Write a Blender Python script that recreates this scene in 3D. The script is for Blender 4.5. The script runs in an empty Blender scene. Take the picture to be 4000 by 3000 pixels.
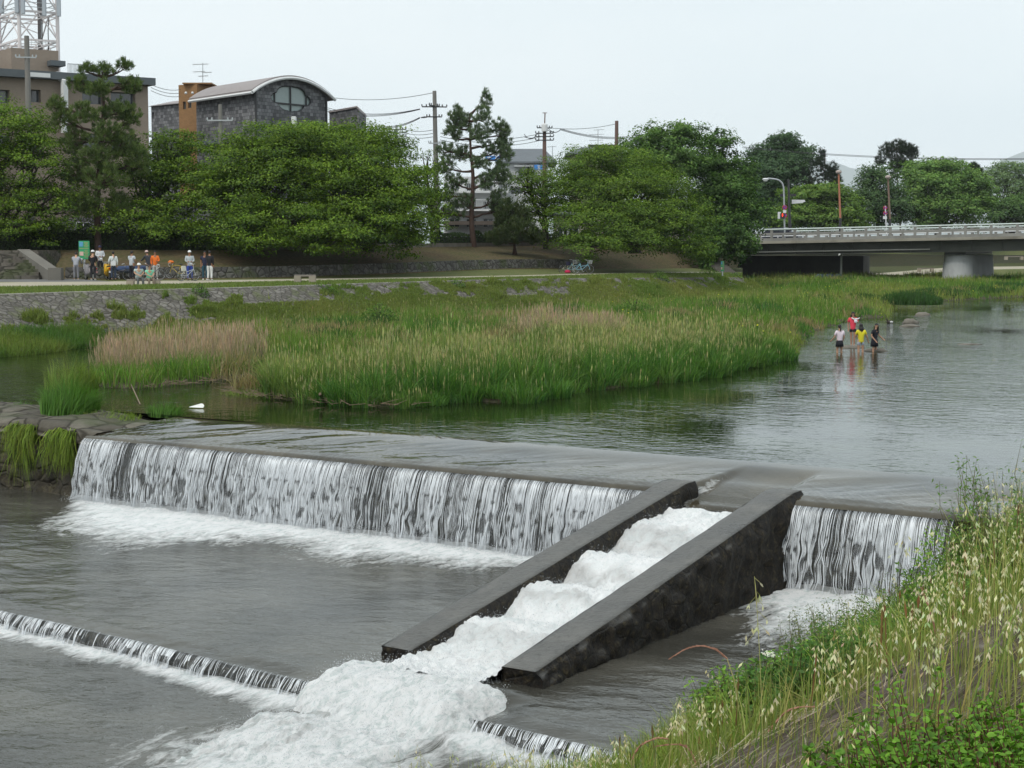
import bpy, math, random
import numpy as np
from math import sin, cos, pi, radians, atan, sqrt
from mathutils import Vector, Matrix
random.seed(7); RNG = np.random.default_rng(7)
SC = bpy.context.scene; COL = SC.collection
# ------------------------------------------------------------------ camera
FPX, EYE, HORIZ = 6400.0, 4.25, 960.0          # focal length in photo pixels, eye height over the upper water, horizon row
PITCH = atan((1500-HORIZ)/FPX)
cam = bpy.data.cameras.new('camera'); cam.sensor_width = 36; cam.lens = 36*FPX/4000
cam.clip_start = 0.3; cam.clip_end = 16000
camo = bpy.data.objects.new('camera', cam); COL.objects.link(camo)
camo.location = (0, 0, EYE); camo.rotation_euler = (pi/2-PITCH, 0, 0)
SC.camera = camo
# ------------------------------------------------------------------ light
SUN_EL, SUN_AZ = radians(55), radians(215)
world = bpy.data.worlds.new("World"); SC.world = world; world.use_nodes = True
wn = world.node_tree; wn.nodes.clear()
def wnode(t, **k):
    n = wn.nodes.new(t)
    for a, b in k.items(): setattr(n, a, b)
    return n
sky = wnode('ShaderNodeTexSky', sky_type='NISHITA', sun_disc=False, sun_elevation=SUN_EL, sun_rotation=SUN_AZ)
sky.air_density = 1.0; sky.dust_density = 2.5
tc = wnode('ShaderNodeTexCoord'); mp = wnode('ShaderNodeMapping'); mp.inputs['Scale'].default_value = (1.0, 1.0, 5.0)
nz = wnode('ShaderNodeTexNoise'); nz.inputs['Scale'].default_value = 1.6; nz.inputs['Detail'].default_value = 5
cr = wnode('ShaderNodeValToRGB')
cr.color_ramp.elements[0].position = .3; cr.color_ramp.elements[0].color = (6.7, 7.8, 8.3, 1)
cr.color_ramp.elements[1].position = .72; cr.color_ramp.elements[1].color = (8.6, 9.1, 9.2, 1)
mx = wnode('ShaderNodeMix', data_type='RGBA'); mx.inputs['Factor'].default_value = .93
bg = wnode('ShaderNodeBackground'); bg.inputs['Strength'].default_value = .1
wo = wnode('ShaderNodeOutputWorld'); L = wn.links.new
L(tc.outputs['Generated'], mp.inputs[0]); L(mp.outputs[0], nz.inputs['Vector']); L(nz.outputs['Fac'], cr.inputs[0])
L(sky.outputs[0], mx.inputs['A']); L(cr.outputs[0], mx.inputs['B']); L(mx.outputs['Result'], bg.inputs[0]); L(bg.outputs[0], wo.inputs[0])
sun = bpy.data.lights.new('sun', 'SUN'); sun.energy = 1.5; sun.angle = radians(25); sun.color = (1, .95, .87)
suno = bpy.data.objects.new('sun', sun); COL.objects.link(suno)
sd = Vector((sin(SUN_AZ)*cos(SUN_EL), cos(SUN_AZ)*cos(SUN_EL), sin(SUN_EL)))
suno.rotation_euler = sd.to_track_quat('Z', 'Y').to_euler()
SC.view_settings.view_transform = 'Standard'; SC.view_settings.look = 'None'
SC.view_settings.exposure = 0.28; SC.view_settings.gamma = 1
SC.cycles.use_denoising = True; SC.cycles.max_bounces = 8; SC.cycles.transparent_max_bounces = 24
SC.cycles.caustics_reflective = False; SC.cycles.caustics_refractive = False

# ------------------------------------------------------------------ geometry helpers
CT, ST = cos(PITCH), sin(PITCH)
def W(x, y, d):
    """photo pixel + distance ahead -> world point"""
    u = (x-2000)/FPX; v = (y-1500)/FPX; t = d/(CT-v*ST)
    return Vector((u*t, d, EYE+(-ST-v*CT)*t))
def G(x, y, z):
    u = (x-2000)/FPX; v = (y-1500)/FPX; t = (z-EYE)/(-ST-v*CT)
    return Vector((u*t, (CT-v*ST)*t, z))
E1 = Vector((.831, -.556, 0)); M1 = Vector((-.556, -.831, 0)); WL0 = Vector((-10, 38.4, 0))
def weir(a, b, z):                      # a along the weir, b downstream
    p = WL0+E1*a+M1*b; return Vector((p.x, p.y, z))
def weir_np(a, b, z):
    return np.stack([WL0.x+E1.x*a+M1.x*b, WL0.y+E1.y*a+M1.y*b, z+0*a], -1)

def hash3(ix, iy, iz, seed):
    h = (ix*374761393 + iy*668265263 + iz*1274126177 + seed*362437) & 0xffffffff
    h = ((h ^ (h >> 13))*1274126177) & 0xffffffff
    h = ((h ^ (h >> 16))*2246822519) & 0xffffffff
    return ((h ^ (h >> 15)) & 0xffffff)/float(0xffffff)
def vnoise(p, seed=0):
    p = np.asarray(p, dtype=np.float64); i = np.floor(p).astype(np.int64); f = p-i; f = f*f*(3-2*f)
    r = 0
    for dx in (0, 1):
        wx = f[..., 0] if dx else 1-f[..., 0]
        for dy in (0, 1):
            wy = f[..., 1] if dy else 1-f[..., 1]
            for dz in (0, 1):
                wz = f[..., 2] if dz else 1-f[..., 2]
                r = r+wx*wy*wz*hash3(i[..., 0]+dx, i[..., 1]+dy, i[..., 2]+dz, seed)
    return r
def fbm(p, oct=4, seed=0, gain=.5):
    p = np.asarray(p, dtype=np.float64); r = 0; a = 1; s = 0
    for o in range(oct):
        r = r+a*vnoise(p*(2.03**o)+o*17.3, seed+o); s += a; a *= gain
    return r/s
def xy0(x, y, z=0): return np.stack([x, y, 0*x+z], -1)
def sstep(x, a, b):
    t = np.clip((x-a)/(b-a), 0, 1); return t*t*(3-2*t)

def link(o, parent=None):
    COL.objects.link(o)
    if parent is not None: o.parent = parent
    return o
def tag(o, label=None, cat=None, group=None, kind=None):
    if label: o['label'] = label
    if cat: o['category'] = cat
    if group: o['group'] = group
    if kind: o['kind'] = kind
    return o
def empty(name, loc=(0, 0, 0), rz=0, label=None, cat=None, group=None):
    o = bpy.data.objects.new(name, None); link(o); o.location = loc; o.rotation_euler = (0, 0, rz)
    o.empty_display_size = .3
    return tag(o, label, cat, group)
def npmesh(name, V, F, mat=None, parent=None, smooth=False, attrs=None, nper=None):
    """V (n,3); F (m,k) int"""
    V = np.asarray(V, dtype=np.float32); F = np.asarray(F, dtype=np.int32)
    if smooth and len(F):
        a_, b_, c_ = V[F[:, 0]], V[F[:, 1]], V[F[:, 2]]
        if np.cross(b_-a_, c_-a_)[:, 2].sum() < 0: F = np.ascontiguousarray(F[:, ::-1])
    me = bpy.data.meshes.new(name); me.vertices.add(len(V)); me.vertices.foreach_set('co', V.ravel())
    k = F.shape[1]; me.loops.add(F.size); me.loops.foreach_set('vertex_index', F.ravel())
    me.polygons.add(len(F)); me.polygons.foreach_set('loop_start', np.arange(0, F.size, k, dtype=np.int32))
    try: me.polygons.foreach_set('loop_total', np.full(len(F), k, dtype=np.int32))
    except Exception: pass
    if smooth: me.polygons.foreach_set('use_smooth', np.ones(len(F), dtype=bool))
    for an, (ty, data) in (attrs or {}).items():
        at = me.attributes.new(an, ty, 'POINT'); data = np.asarray(data, dtype=np.float32)
        if ty == 'FLOAT_COLOR':
            if data.shape[1] == 3: data = np.concatenate([data, np.ones((len(data), 1), np.float32)], 1)
            at.data.foreach_set('color', data.ravel())
        elif ty == 'FLOAT': at.data.foreach_set('value', data.ravel())
        else: at.data.foreach_set('vector', data.ravel())
    me.update(calc_edges=True); me.validate()
    if mat: me.materials.append(mat)
    return link(bpy.data.objects.new(name, me), parent)
def grid_faces(nu, nv):
    i = np.arange(nu*nv).reshape(nu, nv)
    return np.stack([i[:-1, :-1], i[1:, :-1], i[1:, 1:], i[:-1, 1:]], -1).reshape(-1, 4)

class MB:
    """collects boxes, tubes, prisms into one mesh"""
    def __init__(s): s.v = []; s.f = []
    def add(s, vs, fs):
        o = len(s.v); s.v += [tuple(v) for v in vs]; s.f += [tuple(o+i for i in f) for f in fs]; return s
    def box(s, c, size, rz=0, M=None):
        x, y, z = [k/2 for k in size]; R = M or Matrix.Rotation(rz, 3, 'Z'); c = Vector(c)
        vs = [c+R@Vector(p) for p in ((-x,-y,-z),(x,-y,-z),(x,y,-z),(-x,y,-z),(-x,-y,z),(x,-y,z),(x,y,z),(-x,y,z))]
        return s.add(vs, [(0,3,2,1),(4,5,6,7),(0,1,5,4),(1,2,6,5),(2,3,7,6),(3,0,4,7)])
    def beam(s, p0, p1, w, h):           # box between two points; w horizontal, h vertical
        p0 = Vector(p0); p1 = Vector(p1); d = (p1-p0); l = d.length
        if l < 1e-6: return s
        d.normalize(); up = Vector((0, 0, 1)) if abs(d.z) < .98 else Vector((0, 1, 0))
        sx = d.cross(up).normalized(); uz = sx.cross(d)
        M = Matrix((d, -sx, uz)).transposed()
        return s.box((p0+p1)/2, (l, w, h), M=M)
    def tube(s, pts, r, n=6, cap=True):
        pts = [Vector(p) for p in pts]; rs = r if isinstance(r, (list, tuple)) else [r]*len(pts)
        rings = []
        for i, p in enumerate(pts):
            d = (pts[min(i+1, len(pts)-1)]-pts[max(i-1, 0)])
            if d.length < 1e-9: d = Vector((0, 0, 1))
            d.normalize(); ref = Vector((0, 0, 1)) if abs(d.z) < .9 else Vector((1, 0, 0))
            a = d.cross(ref).normalized(); b = d.cross(a)
            rings.append([p+(a*cos(2*pi*k/n)+b*sin(2*pi*k/n))*rs[i] for k in range(n)])
        vs = [v for R in rings for v in R]; fs = []
        for i in range(len(pts)-1):
            for k in range(n):
                k2 = (k+1) % n; fs.append((i*n+k, i*n+k2, (i+1)*n+k2, (i+1)*n+k))
        if cap: fs.append(tuple(range(n-1, -1, -1))); fs.append(tuple((len(pts)-1)*n+k for k in range(n)))
        return s.add(vs, fs)
    def prism(s, poly, d0, d1, fn=None):   # poly list of (u,w); fn(u,w,d)->xyz
        fn = fn or (lambda u, w, d: (u, d, w)); n = len(poly)
        vs = [fn(u, w, d0) for u, w in poly]+[fn(u, w, d1) for u, w in poly]
        fs = [tuple(range(n)), tuple(range(2*n-1, n-1, -1))]+[(i, i+n, (i+1) % n+n, (i+1) % n) for i in range(n)]
        return s.add(vs, fs)
    def lathe(s, prof, c=(0, 0, 0), n=12, M=None):   # prof (r,z)
        c = Vector(c); vs = []; fs = []
        for r, z in prof:
            for k in range(n):
                p = Vector((r*cos(2*pi*k/n), r*sin(2*pi*k/n), z)); vs.append(c+(M@p if M else p))
        for i in range(len(prof)-1):
            for k in range(n): k2 = (k+1) % n; fs.append((i*n+k, i*n+k2, (i+1)*n+k2, (i+1)*n+k))
        fs.append(tuple(range(n-1, -1, -1))); fs.append(tuple((len(prof)-1)*n+k for k in range(n)))
        return s.add(vs, fs)
    def ball(s, c, r, n=10, m=6, M=None, seed=None, rough=0):
        rx, ry, rz = (r, r, r) if not isinstance(r, (tuple, list)) else r; c = Vector(c); vs = []; fs = []
        rd = random.Random(seed)
        for i in range(m+1):
            t = pi*i/m
            for k in range(n):
                q = 1+rough*(rd.random()-.5)*(0 if i in (0, m) else 1)
                p = Vector((rx*sin(t)*cos(2*pi*k/n), ry*sin(t)*sin(2*pi*k/n), rz*cos(t)))*q
                vs.append(c+(M@p if M else p))
        for i in range(m):
            for k in range(n): k2 = (k+1) % n; fs.append((i*n+k, (i+1)*n+k, (i+1)*n+k2, i*n+k2))
        return s.add(vs, fs)
    def torus(s, c, R, r, axis='X', n=20, m=5, M=None):
        c = Vector(c); vs = []; fs = []
        for i in range(n):
            a = 2*pi*i/n
            for k in range(m):
                b = 2*pi*k/m; q = R+r*cos(b)
                p = {'X': Vector((r*sin(b), q*cos(a), q*sin(a))), 'Y': Vector((q*cos(a), r*sin(b), q*sin(a))), 'Z': Vector((q*cos(a), q*sin(a), r*sin(b)))}[axis]
                vs.append(c+(M@p if M else p))
        for i in range(n):
            for k in range(m):
                i2, k2 = (i+1) % n, (k+1) % m; fs.append((i*m+k, i2*m+k, i2*m+k2, i*m+k2))
        return s.add(vs, fs)
    def build(s, name, mat, parent=None, smooth=False, bevel=0):
        me = bpy.data.meshes.new(name); me.from_pydata(s.v, [], s.f)
        import bmesh
        bm = bmesh.new(); bm.from_mesh(me); bmesh.ops.recalc_face_normals(bm, faces=bm.faces)
        if bevel: bmesh.ops.bevel(bm, geom=[e for e in bm.edges], offset=bevel, segments=2, affect='EDGES', clamp_overlap=True)
        bm.to_mesh(me); bm.free()
        if smooth:
            me.polygons.foreach_set('use_smooth', [True]*len(me.polygons))
        me.materials.append(mat)
        return link(bpy.data.objects.new(name, me), parent)

# ------------------------------------------------------------------ materials
MATS = {}
class NT:
    def __init__(s, name):
        s.m = bpy.data.materials.new(name); s.m.use_nodes = True; s.t = s.m.node_tree; s.t.nodes.clear()
        s.out = s.n('ShaderNodeOutputMaterial')
    def n(s, t, **k):
        x = s.t.nodes.new(t)
        for a, b in k.items(): setattr(x, a, b)
        return x
    def l(s, a, b): s.t.links.new(a, b)
    def pos(s, scale=(1, 1, 1), rot=(0, 0, 0), src='pos'):
        if src == 'pos': o = s.n('ShaderNodeNewGeometry').outputs['Position']
        elif src == 'obj': o = s.n('ShaderNodeTexCoord').outputs['Object']
        else: a = s.n('ShaderNodeAttribute'); a.attribute_name = src; o = a.outputs['Vector']
        if any(rot):
            m = s.n('ShaderNodeMapping'); m.inputs['Rotation'].default_value = rot; s.l(o, m.inputs[0]); o = m.outputs[0]
        m = s.n('ShaderNodeMapping'); m.inputs['Scale'].default_value = scale
        s.l(o, m.inputs[0]); return m.outputs[0]
    def noise(s, vec, scale, detail=4, rough=.55, dist=0):
        x = s.n('ShaderNodeTexNoise'); x.inputs['Scale'].default_value = scale; x.inputs['Detail'].default_value = detail
        x.inputs['Roughness'].default_value = rough; x.inputs['Distortion'].default_value = dist; s.l(vec, x.inputs['Vector']); return x.outputs['Fac']
    def ramp(s, fac, stops, interp='LINEAR'):
        r = s.n('ShaderNodeValToRGB'); e = r.color_ramp; e.interpolation = interp
        while len(e.elements) < len(stops): e.elements.new(.5)
        for k, (p, c) in enumerate(stops):
            e.elements[k].position = p; c = (c, c, c) if not isinstance(c, (tuple, list)) else c; e.elements[k].color = tuple(c[:3])+(1,)
        s.l(fac, r.inputs[0]); return r.outputs[0]
    def math(s, op, a, b=None, clamp=False):
        x = s.n('ShaderNodeMath', operation=op); x.use_clamp = clamp
        for i, v in enumerate((a, b)):
            if v is None: continue
            if isinstance(v, (int, float)): x.inputs[i].default_value = v
            else: s.l(v, x.inputs[i])
        return x.outputs[0]
    def mix(s, f, a, b, kind='MIX'):
        x = s.n('ShaderNodeMix', data_type='RGBA', blend_type=kind)
        for i, v in ((0, f), (6, a), (7, b)):
            if isinstance(v, (int, float)): x.inputs[i].default_value = v if i == 0 else (v, v, v, 1)
            elif isinstance(v, (tuple, list)): x.inputs[i].default_value = tuple(v[:3])+(1,)
            else: s.l(v, x.inputs[i])
        return x.outputs[2]
    def bump(s, h, strength=.3, dist=.02):
        b = s.n('ShaderNodeBump'); b.inputs['Strength'].default_value = strength; b.inputs['Distance'].default_value = dist
        s.l(h, b.inputs['Height']); return b.outputs[0]
    def bsdf(s, color, rough=.7, normal=None, spec=.4, **k):
        p = s.n('ShaderNodeBsdfPrincipled')
        if isinstance(color, (tuple, list)): p.inputs['Base Color'].default_value = tuple(color[:3])+(1,)
        else: s.l(color, p.inputs['Base Color'])
        if isinstance(rough, (int, float)): p.inputs['Roughness'].default_value = rough
        else: s.l(rough, p.inputs['Roughness'])
        p.inputs['Specular IOR Level'].default_value = spec
        if normal is not None: s.l(normal, p.inputs['Normal'])
        for a, b in k.items(): p.inputs[a.replace('_', ' ')].default_value = b
        return p.outputs[0]
    def surf(s, o): s.l(o, s.out.inputs['Surface']); return s.m

def M(name, color=(.5, .5, .5), rough=.7, var=.15, scale=3.0, bump=.15, metal=0, spec=.4, dirt=0, src='obj'):
    """plain procedural material with colour mottling and light bump"""
    if name in MATS: return MATS[name]
    t = NT(name); v = t.pos(src=src); n1 = t.noise(v, scale, 5); n2 = t.noise(v, scale*7, 3)
    c = t.mix(n1, tuple(k*(1-var) for k in color), tuple(min(1, k*(1+var)) for k in color))
    if dirt:
        d = t.ramp(t.noise(v, scale*.6, 6, .65), [(.45, 0), (.7, 1)]); c = t.mix(t.math('MULTIPLY', d, dirt), c, tuple(k*.45 for k in color))
    MATS[name] = t.surf(t.bsdf(c, rough, t.bump(n2, bump, .01), spec, Metallic=metal)); return MATS[name]

def vegmat(name, trans=.3, rough=.55, gloss=.06):
    t = NT(name); a = t.n('ShaderNodeAttribute'); a.attribute_name = 'tint'
    d = t.n('ShaderNodeBsdfDiffuse'); tr = t.n('ShaderNodeBsdfTranslucent'); g = t.n('ShaderNodeBsdfGlossy'); g.inputs['Roughness'].default_value = rough
    t.l(a.outputs['Color'], d.inputs[0])
    tc_ = t.mix(1.0, a.outputs['Color'], (1.15, 1.3, .6), 'MULTIPLY'); t.l(tc_, tr.inputs[0])
    m1 = t.n('ShaderNodeMixShader'); m1.inputs[0].default_value = trans; t.l(d.outputs[0], m1.inputs[1]); t.l(tr.outputs[0], m1.inputs[2])
    m2 = t.n('ShaderNodeMixShader'); m2.inputs[0].default_value = gloss; t.l(m1.outputs[0], m2.inputs[1]); t.l(g.outputs[0], m2.inputs[2])
    return t.surf(m2.outputs[0])
LEAF = vegmat('leaf_green', .24, gloss=.02); NEEDLE = vegmat('pine_needles', .15, gloss=.02); GRASS = vegmat('grass_blades', .35, gloss=.02)
BARK = M('bark', (.045, .035, .027), .9, .35, 2, .6)
PINEBARK = M('pine_bark', (.075, .045, .034), .9, .4, 3, .7)
# ================================================================== terrain: far bank
def interp_rail(tab):   # tab: list of (px, py, d)
    return [W(*t) for t in tab]
XS = [-1500, -600, 0, 500, 1000, 1500, 2000, 2500, 2900]
def rail(ys, ds): return [W(x, y, d) for x, y, d in zip(XS, ys, ds)]
R1 = rail([1200, 1175, 1150, 1134, 1121, 1104, 1090, 1086, 1084], [56, 62.5, 70.7, 77, 83.5, 93.3, 103, 117, 138])
R2 = rail([1150, 1136, 1123, 1116, 1103, 1093, 1084, 1069, 1066], [68, 74.5, 80.5, 84, 91.7, 98.6, 105.8, 122, 145])
R3 = rail([1130, 1118, 1103, 1098, 1092, 1084, 1076, 1064, 1062], [77, 83, 91.7, 95, 99.4, 105.8, 113, 128, 150])
R4 = rail([1096, 1094, 1093, 1092, 1088, 1072, 1052, 1050, 1046], [90, 94, 98, 99, 102, 110, 122, 137, 156])
R6 = rail([977, 977, 977, 977, 977, 967, 960, 957, 955], [98, 102, 106, 107, 110, 119, 134, 148, 166])
def dense(rl, n=8):   # Catmull-Rom resample
    out = []
    for i in range(len(rl)-1):
        p0 = rl[max(i-1, 0)]; p1 = rl[i]; p2 = rl[i+1]; p3 = rl[min(i+2, len(rl)-1)]
        for k in range(n):
            t = k/n; out.append(.5*((2*p1)+(p2-p0)*t+(2*p0-5*p1+4*p2-p3)*t*t+(-p0+3*p1-3*p2+p3)*t**3))
    return out+[rl[-1]]
R1, R2, R3, R4, R6 = [dense(r) for r in (R1, R2, R3, R4, R6)]
def perp(rl, i):
    d = rl[min(i+1, len(rl)-1)]-rl[max(i-1, 0)]; d.z = 0; d.normalize(); return Vector((d.y, -d.x, 0))   # towards the river
R0 = [p+perp(R1, i)*3.6+Vector((0, 0, .18-p.z)) for i, p in enumerate(R1)]
RB = [p+perp(R1, i)*(6.2+.5*sin(i*.7))+Vector((0, 0, -.5-p.z)) for i, p in enumerate(R1)]
R4b = [p-perp(R4, i)*.25+Vector((0, 0, (.72 if XS[0] < 1e9 else 0))) for i, p in enumerate(R4)]
R7 = [p+Vector((0, 60, .1)) for p in R6]; R8 = [Vector((p.x*6, 1500, 4.3)) for p in R6]
def loft(name, a, b, mat, m=8, lift=0, rough=.0, seed=3, kind='structure', label=None, jit=None):
    n = len(a); u = np.linspace(0, 1, m)[None, :, None]; A = np.array(a)[:, None, :]; B = np.array(b)[:, None, :]
    # refine along
    k = 3; idx = np.linspace(0, n-1, (n-1)*k+1); i0 = np.minimum(idx.astype(int), n-2); f = (idx-i0)[:, None, None]
    A = A[i0]*(1-f)+A[i0+1]*f; B = B[i0]*(1-f)+B[i0+1]*f
    V = A*(1-u)+B*u; V[..., 2] += lift
    if rough:
        V[..., 2] += (fbm(V*np.array([.6, .6, .6]), 3, seed)-.5)*rough*np.minimum(1, 4*np.minimum(u[..., 0], 1-u[..., 0]))
    o = npmesh(name, V.reshape(-1, 3), grid_faces(V.shape[0], m), mat, smooth=True)
    return tag(o, kind=kind, label=label)
# materials of the ground
def ground_mat(name, c1, c2, c3, sc=1.5, fine=12, bumps=.5, dist=.05):
    t = NT(name); v = t.pos(); a = t.noise(v, sc, 6, .6); b = t.noise(v, fine, 4, .7)
    c = t.mix(t.ramp(a, [(.35, 0), (.65, 1)]), c1, c2); c = t.mix(t.ramp(b, [(.45, 0), (.62, 1)]), c, c3)
    return t.surf(t.bsdf(c, .95, t.bump(b, bumps, dist), .1))
LAWN = ground_mat('lawn', (.075, .105, .03), (.11, .125, .042), (.15, .145, .07), .5, 6)
GRAVEL = ground_mat('path_gravel', (.36, .33, .26), (.44, .4, .31), (.3, .27, .2), .6, 14, .2)
DIRT = ground_mat('bank_soil', (.085, .062, .038), (.06, .07, .025), (.13, .095, .055), .25, 5)
MUD = ground_mat('mud', (.06, .055, .035), (.045, .06, .02), (.1, .09, .06), .8, 8)
ASPH = ground_mat('apron_paving', (.15, .15, .15), (.18, .18, .175), (.13, .13, .13), .4, 20, .2)
def stone_mat(name, sc, light, dark, joint, grow=None, src='pos', bumpd=.06, moss=(.06, .075, .03)):
    t = NT(name); v = t.pos(src=src)
    vo = t.n('ShaderNodeTexVoronoi', feature='DISTANCE_TO_EDGE'); vo.inputs['Scale'].default_value = sc; t.l(v, vo.inputs['Vector'])
    vc = t.n('ShaderNodeTexVoronoi', feature='F1'); vc.inputs['Scale'].default_value = sc; t.l(v, vc.inputs['Vector'])
    n = t.noise(v, sc*2.5, 5, .65); n2 = t.noise(v, sc*.35, 4)
    sep = t.n('ShaderNodeSeparateColor'); t.l(vc.outputs['Color'], sep.inputs[0])
    c = t.mix(sep.outputs[0], dark, light); c = t.mix(n, tuple(k*.6 for k in dark), c)
    e = t.ramp(vo.outputs['Distance'], [(.02, 1), (.09, 0)]); c = t.mix(e, c, joint)
    c = t.mix(t.ramp(n2, [(.5, 0), (.66, .8)]), c, moss)
    h = t.math('ADD', t.math('MULTIPLY', t.ramp(vo.outputs['Distance'], [(0, 0), (.18, 1)]), 1.0), t.math('MULTIPLY', n, .5))
    return t.surf(t.bsdf(c, .85, t.bump(h, .9, bumpd), .25))
REVET = stone_mat('stone_revetment', 3.0, (.31, .29, .26), (.12, .11, .095), (.07, .062, .05), moss=(.10, .115, .045))
RETWALL = stone_mat('retaining_stone', 2.6, (.22, .21, .19), (.09, .085, .08), (.05, .045, .04))
loft('river_bank_foot', RB, R0, MUD, 6, rough=.3)
o = loft('stone_revetment', R0, R1, REVET, 20, rough=.12)
tag(o, 'sloping stone revetment wall below the gravel path, weeds in its joints', 'stone wall', kind='thing')
# coping band on the revetment
cb = []
for i, p in enumerate(R1): cb.append(p-perp(R1, i)*.55)
loft('ground', R1, cb, M('coping_stone', (.33, .31, .28), .9, .25, 2, .4, src='pos', dirt=.6), 3)
loft('lawn', cb, R2, LAWN, 6, rough=.06)
loft('path', R2, R3, GRAVEL, 5, lift=.0)
loft('lawn', R3, R4, LAWN, 8, rough=.05)
# retaining wall with thickness, from the stairs to where the trees hang down
i0 = [i for i, p in enumerate(R4) if 2000+p.x/p.y*FPX > 205][0]; i1 = [i for i, p in enumerate(R4) if 2000+p.x/p.y*FPX > 2235][0]
prof = []
H_ = .74
rw_v, rw_f = [], []
seg = R4[i0:i1+1]
for i, p in enumerate(seg):
    n = perp(R4, i0+i); b = p-n*.18
    rw_v += [p+Vector((0, 0, -.2)), b+Vector((0, 0, H_)), b-n*.35+Vector((0, 0, H_)), b-n*.45+Vector((0, 0, -.3))]
for i in range(len(seg)-1):
    for k in range(4): rw_f.append((i*4+k, i*4+(k+1) % 4, (i+1)*4+(k+1) % 4, (i+1)*4+k))
rw_f += [(3, 2, 1, 0), tuple(len(rw_v)-4+k for k in range(4))]
mb = MB(); mb.add(rw_v, rw_f); tag(mb.build('retaining_wall', RETWALL), 'low grey stone retaining wall at the foot of the tree bank', 'stone wall')
R5 = [p-perp(R4, i)*.5+Vector((0, 0, (H_-.06) if i0 <= i <= i1 else 0)) for i, p in enumerate(R4)]
loft('bank_slope', R5, R6, DIRT, 14, rough=.25)
loft('bank_slope_foot', R4, R5, DIRT, 2)
loft('street_ground', R6, R7, M('street', (.09, .09, .088), .9, .2, .5, .2, src='pos'), 3)
loft('ground_far', R7, R8, M('far_ground', (.07, .085, .045), .95, .3, .05, .1, src='pos'), 3, lift=-.0)
# low kerb wall at the top of the bank
mb = MB()
for i in range(len(R6)-1):
    x = 2000+R6[i].x/R6[i].y*FPX
    if 1000 < x < 2600: mb.beam(R6[i]+Vector((0, 0, .05)), R6[i+1]+Vector((0, 0, .05)), .3, .42)
tag(mb.build('bank_kerb_wall', M('kerb_concrete', (.17, .15, .125), .9, .25, 1.5, .4, src='pos', dirt=.7)), 'low weathered concrete wall along the top of the tree bank', 'low wall')

# ------------------------------------------------------------------ flood plain, island
ISL_PX = [(470, 1345), (415, 1362), (400, 1420), (352, 1475), (345, 1515), (560, 1522), (740, 1502), (1010, 1480), (1090, 1478), (1090, 1500), (960, 1513), (900, 1536), (1010, 1556), (1157, 1564), (1300, 1585), (1410, 1593), (1591, 1596), (1700, 1580), (1808, 1568), (2000, 1572), (2097, 1560), (2220, 1535), (2332, 1522), (2480, 1510), (2604, 1492), (2760, 1470), (2857, 1456), (2980, 1425), (3074, 1401), (3155, 1347), (3150, 1318), (3182, 1293), (3300, 1262), (3345, 1248), (3471, 1239), (3490, 1210), (3500, 1186), (3700, 1176), (4000, 1160), (4800, 1140)]
ISL = [G(x, y, 0).xy for x, y in ISL_PX]+[Vector((140, 230)), Vector((140, 420)), Vector((10, 420))]
back = [p for p in R0 if p.y > G(470, 1345, 0).y+1]
ISL += [Vector((p.x-1.5, p.y)) for p in reversed(back)]
ISLN = np.array([[p.x, p.y] for p in ISL])
def poly_sd(P, poly):
    """signed distance, positive inside; P (n,2)"""
    n = len(poly); best = np.full(len(P), 1e18); inside = np.zeros(len(P), bool)
    for i in range(n):
        a = poly[i]; b = poly[(i+1) % n]; ab = b-a; ap = P-a
        t = np.clip((ap@ab)/max(ab@ab, 1e-12), 0, 1); d = ((ap-t[:, None]*ab)**2).sum(1); best = np.minimum(best, d)
        c = ((a[1] > P[:, 1]) != (b[1] > P[:, 1])) & (P[:, 0] < (b[0]-a[0])*(P[:, 1]-a[1])/(b[1]-a[1]+1e-15)+a[0]); inside ^= c
    return np.where(inside, 1, -1)*np.sqrt(best)
def isl_z(P):
    sd = poly_sd(P, ISLN); n = fbm(xy0(P[:, 0]*.25, P[:, 1]*.25), 4, 5)-.5
    sd = sd+(fbm(xy0(P[:, 0]*.9, P[:, 1]*.9), 3, 9)-.5)*1.0
    z = -.5+.62*sstep(sd, -1.2, .7)+.38*sstep(sd, 0, 7)+n*.35*sstep(sd, 0, 5)
    far = sstep(P[:, 1], 150, 200)
    return z*(1-far)+far*np.where(sd > 0, np.maximum(z, .75*sstep(sd, 0, 14)+.02), z), sd
gx = np.arange(-34, 110, .8); gy = np.arange(38, 240, .8); GX, GY = np.meshgrid(gx, gy, indexing='ij')
P = np.stack([GX.ravel(), GY.ravel()], 1); z, sd = isl_z(P); z = np.where((P-np.array([WL0.x, WL0.y]))@np.array([M1.x, M1.y]) > -3.6, -2.95, z)
tag(npmesh('island_ground', np.concatenate([P, z[:, None]], 1), grid_faces(len(gx), len(gy)), MUD, smooth=True), kind='structure')
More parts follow.
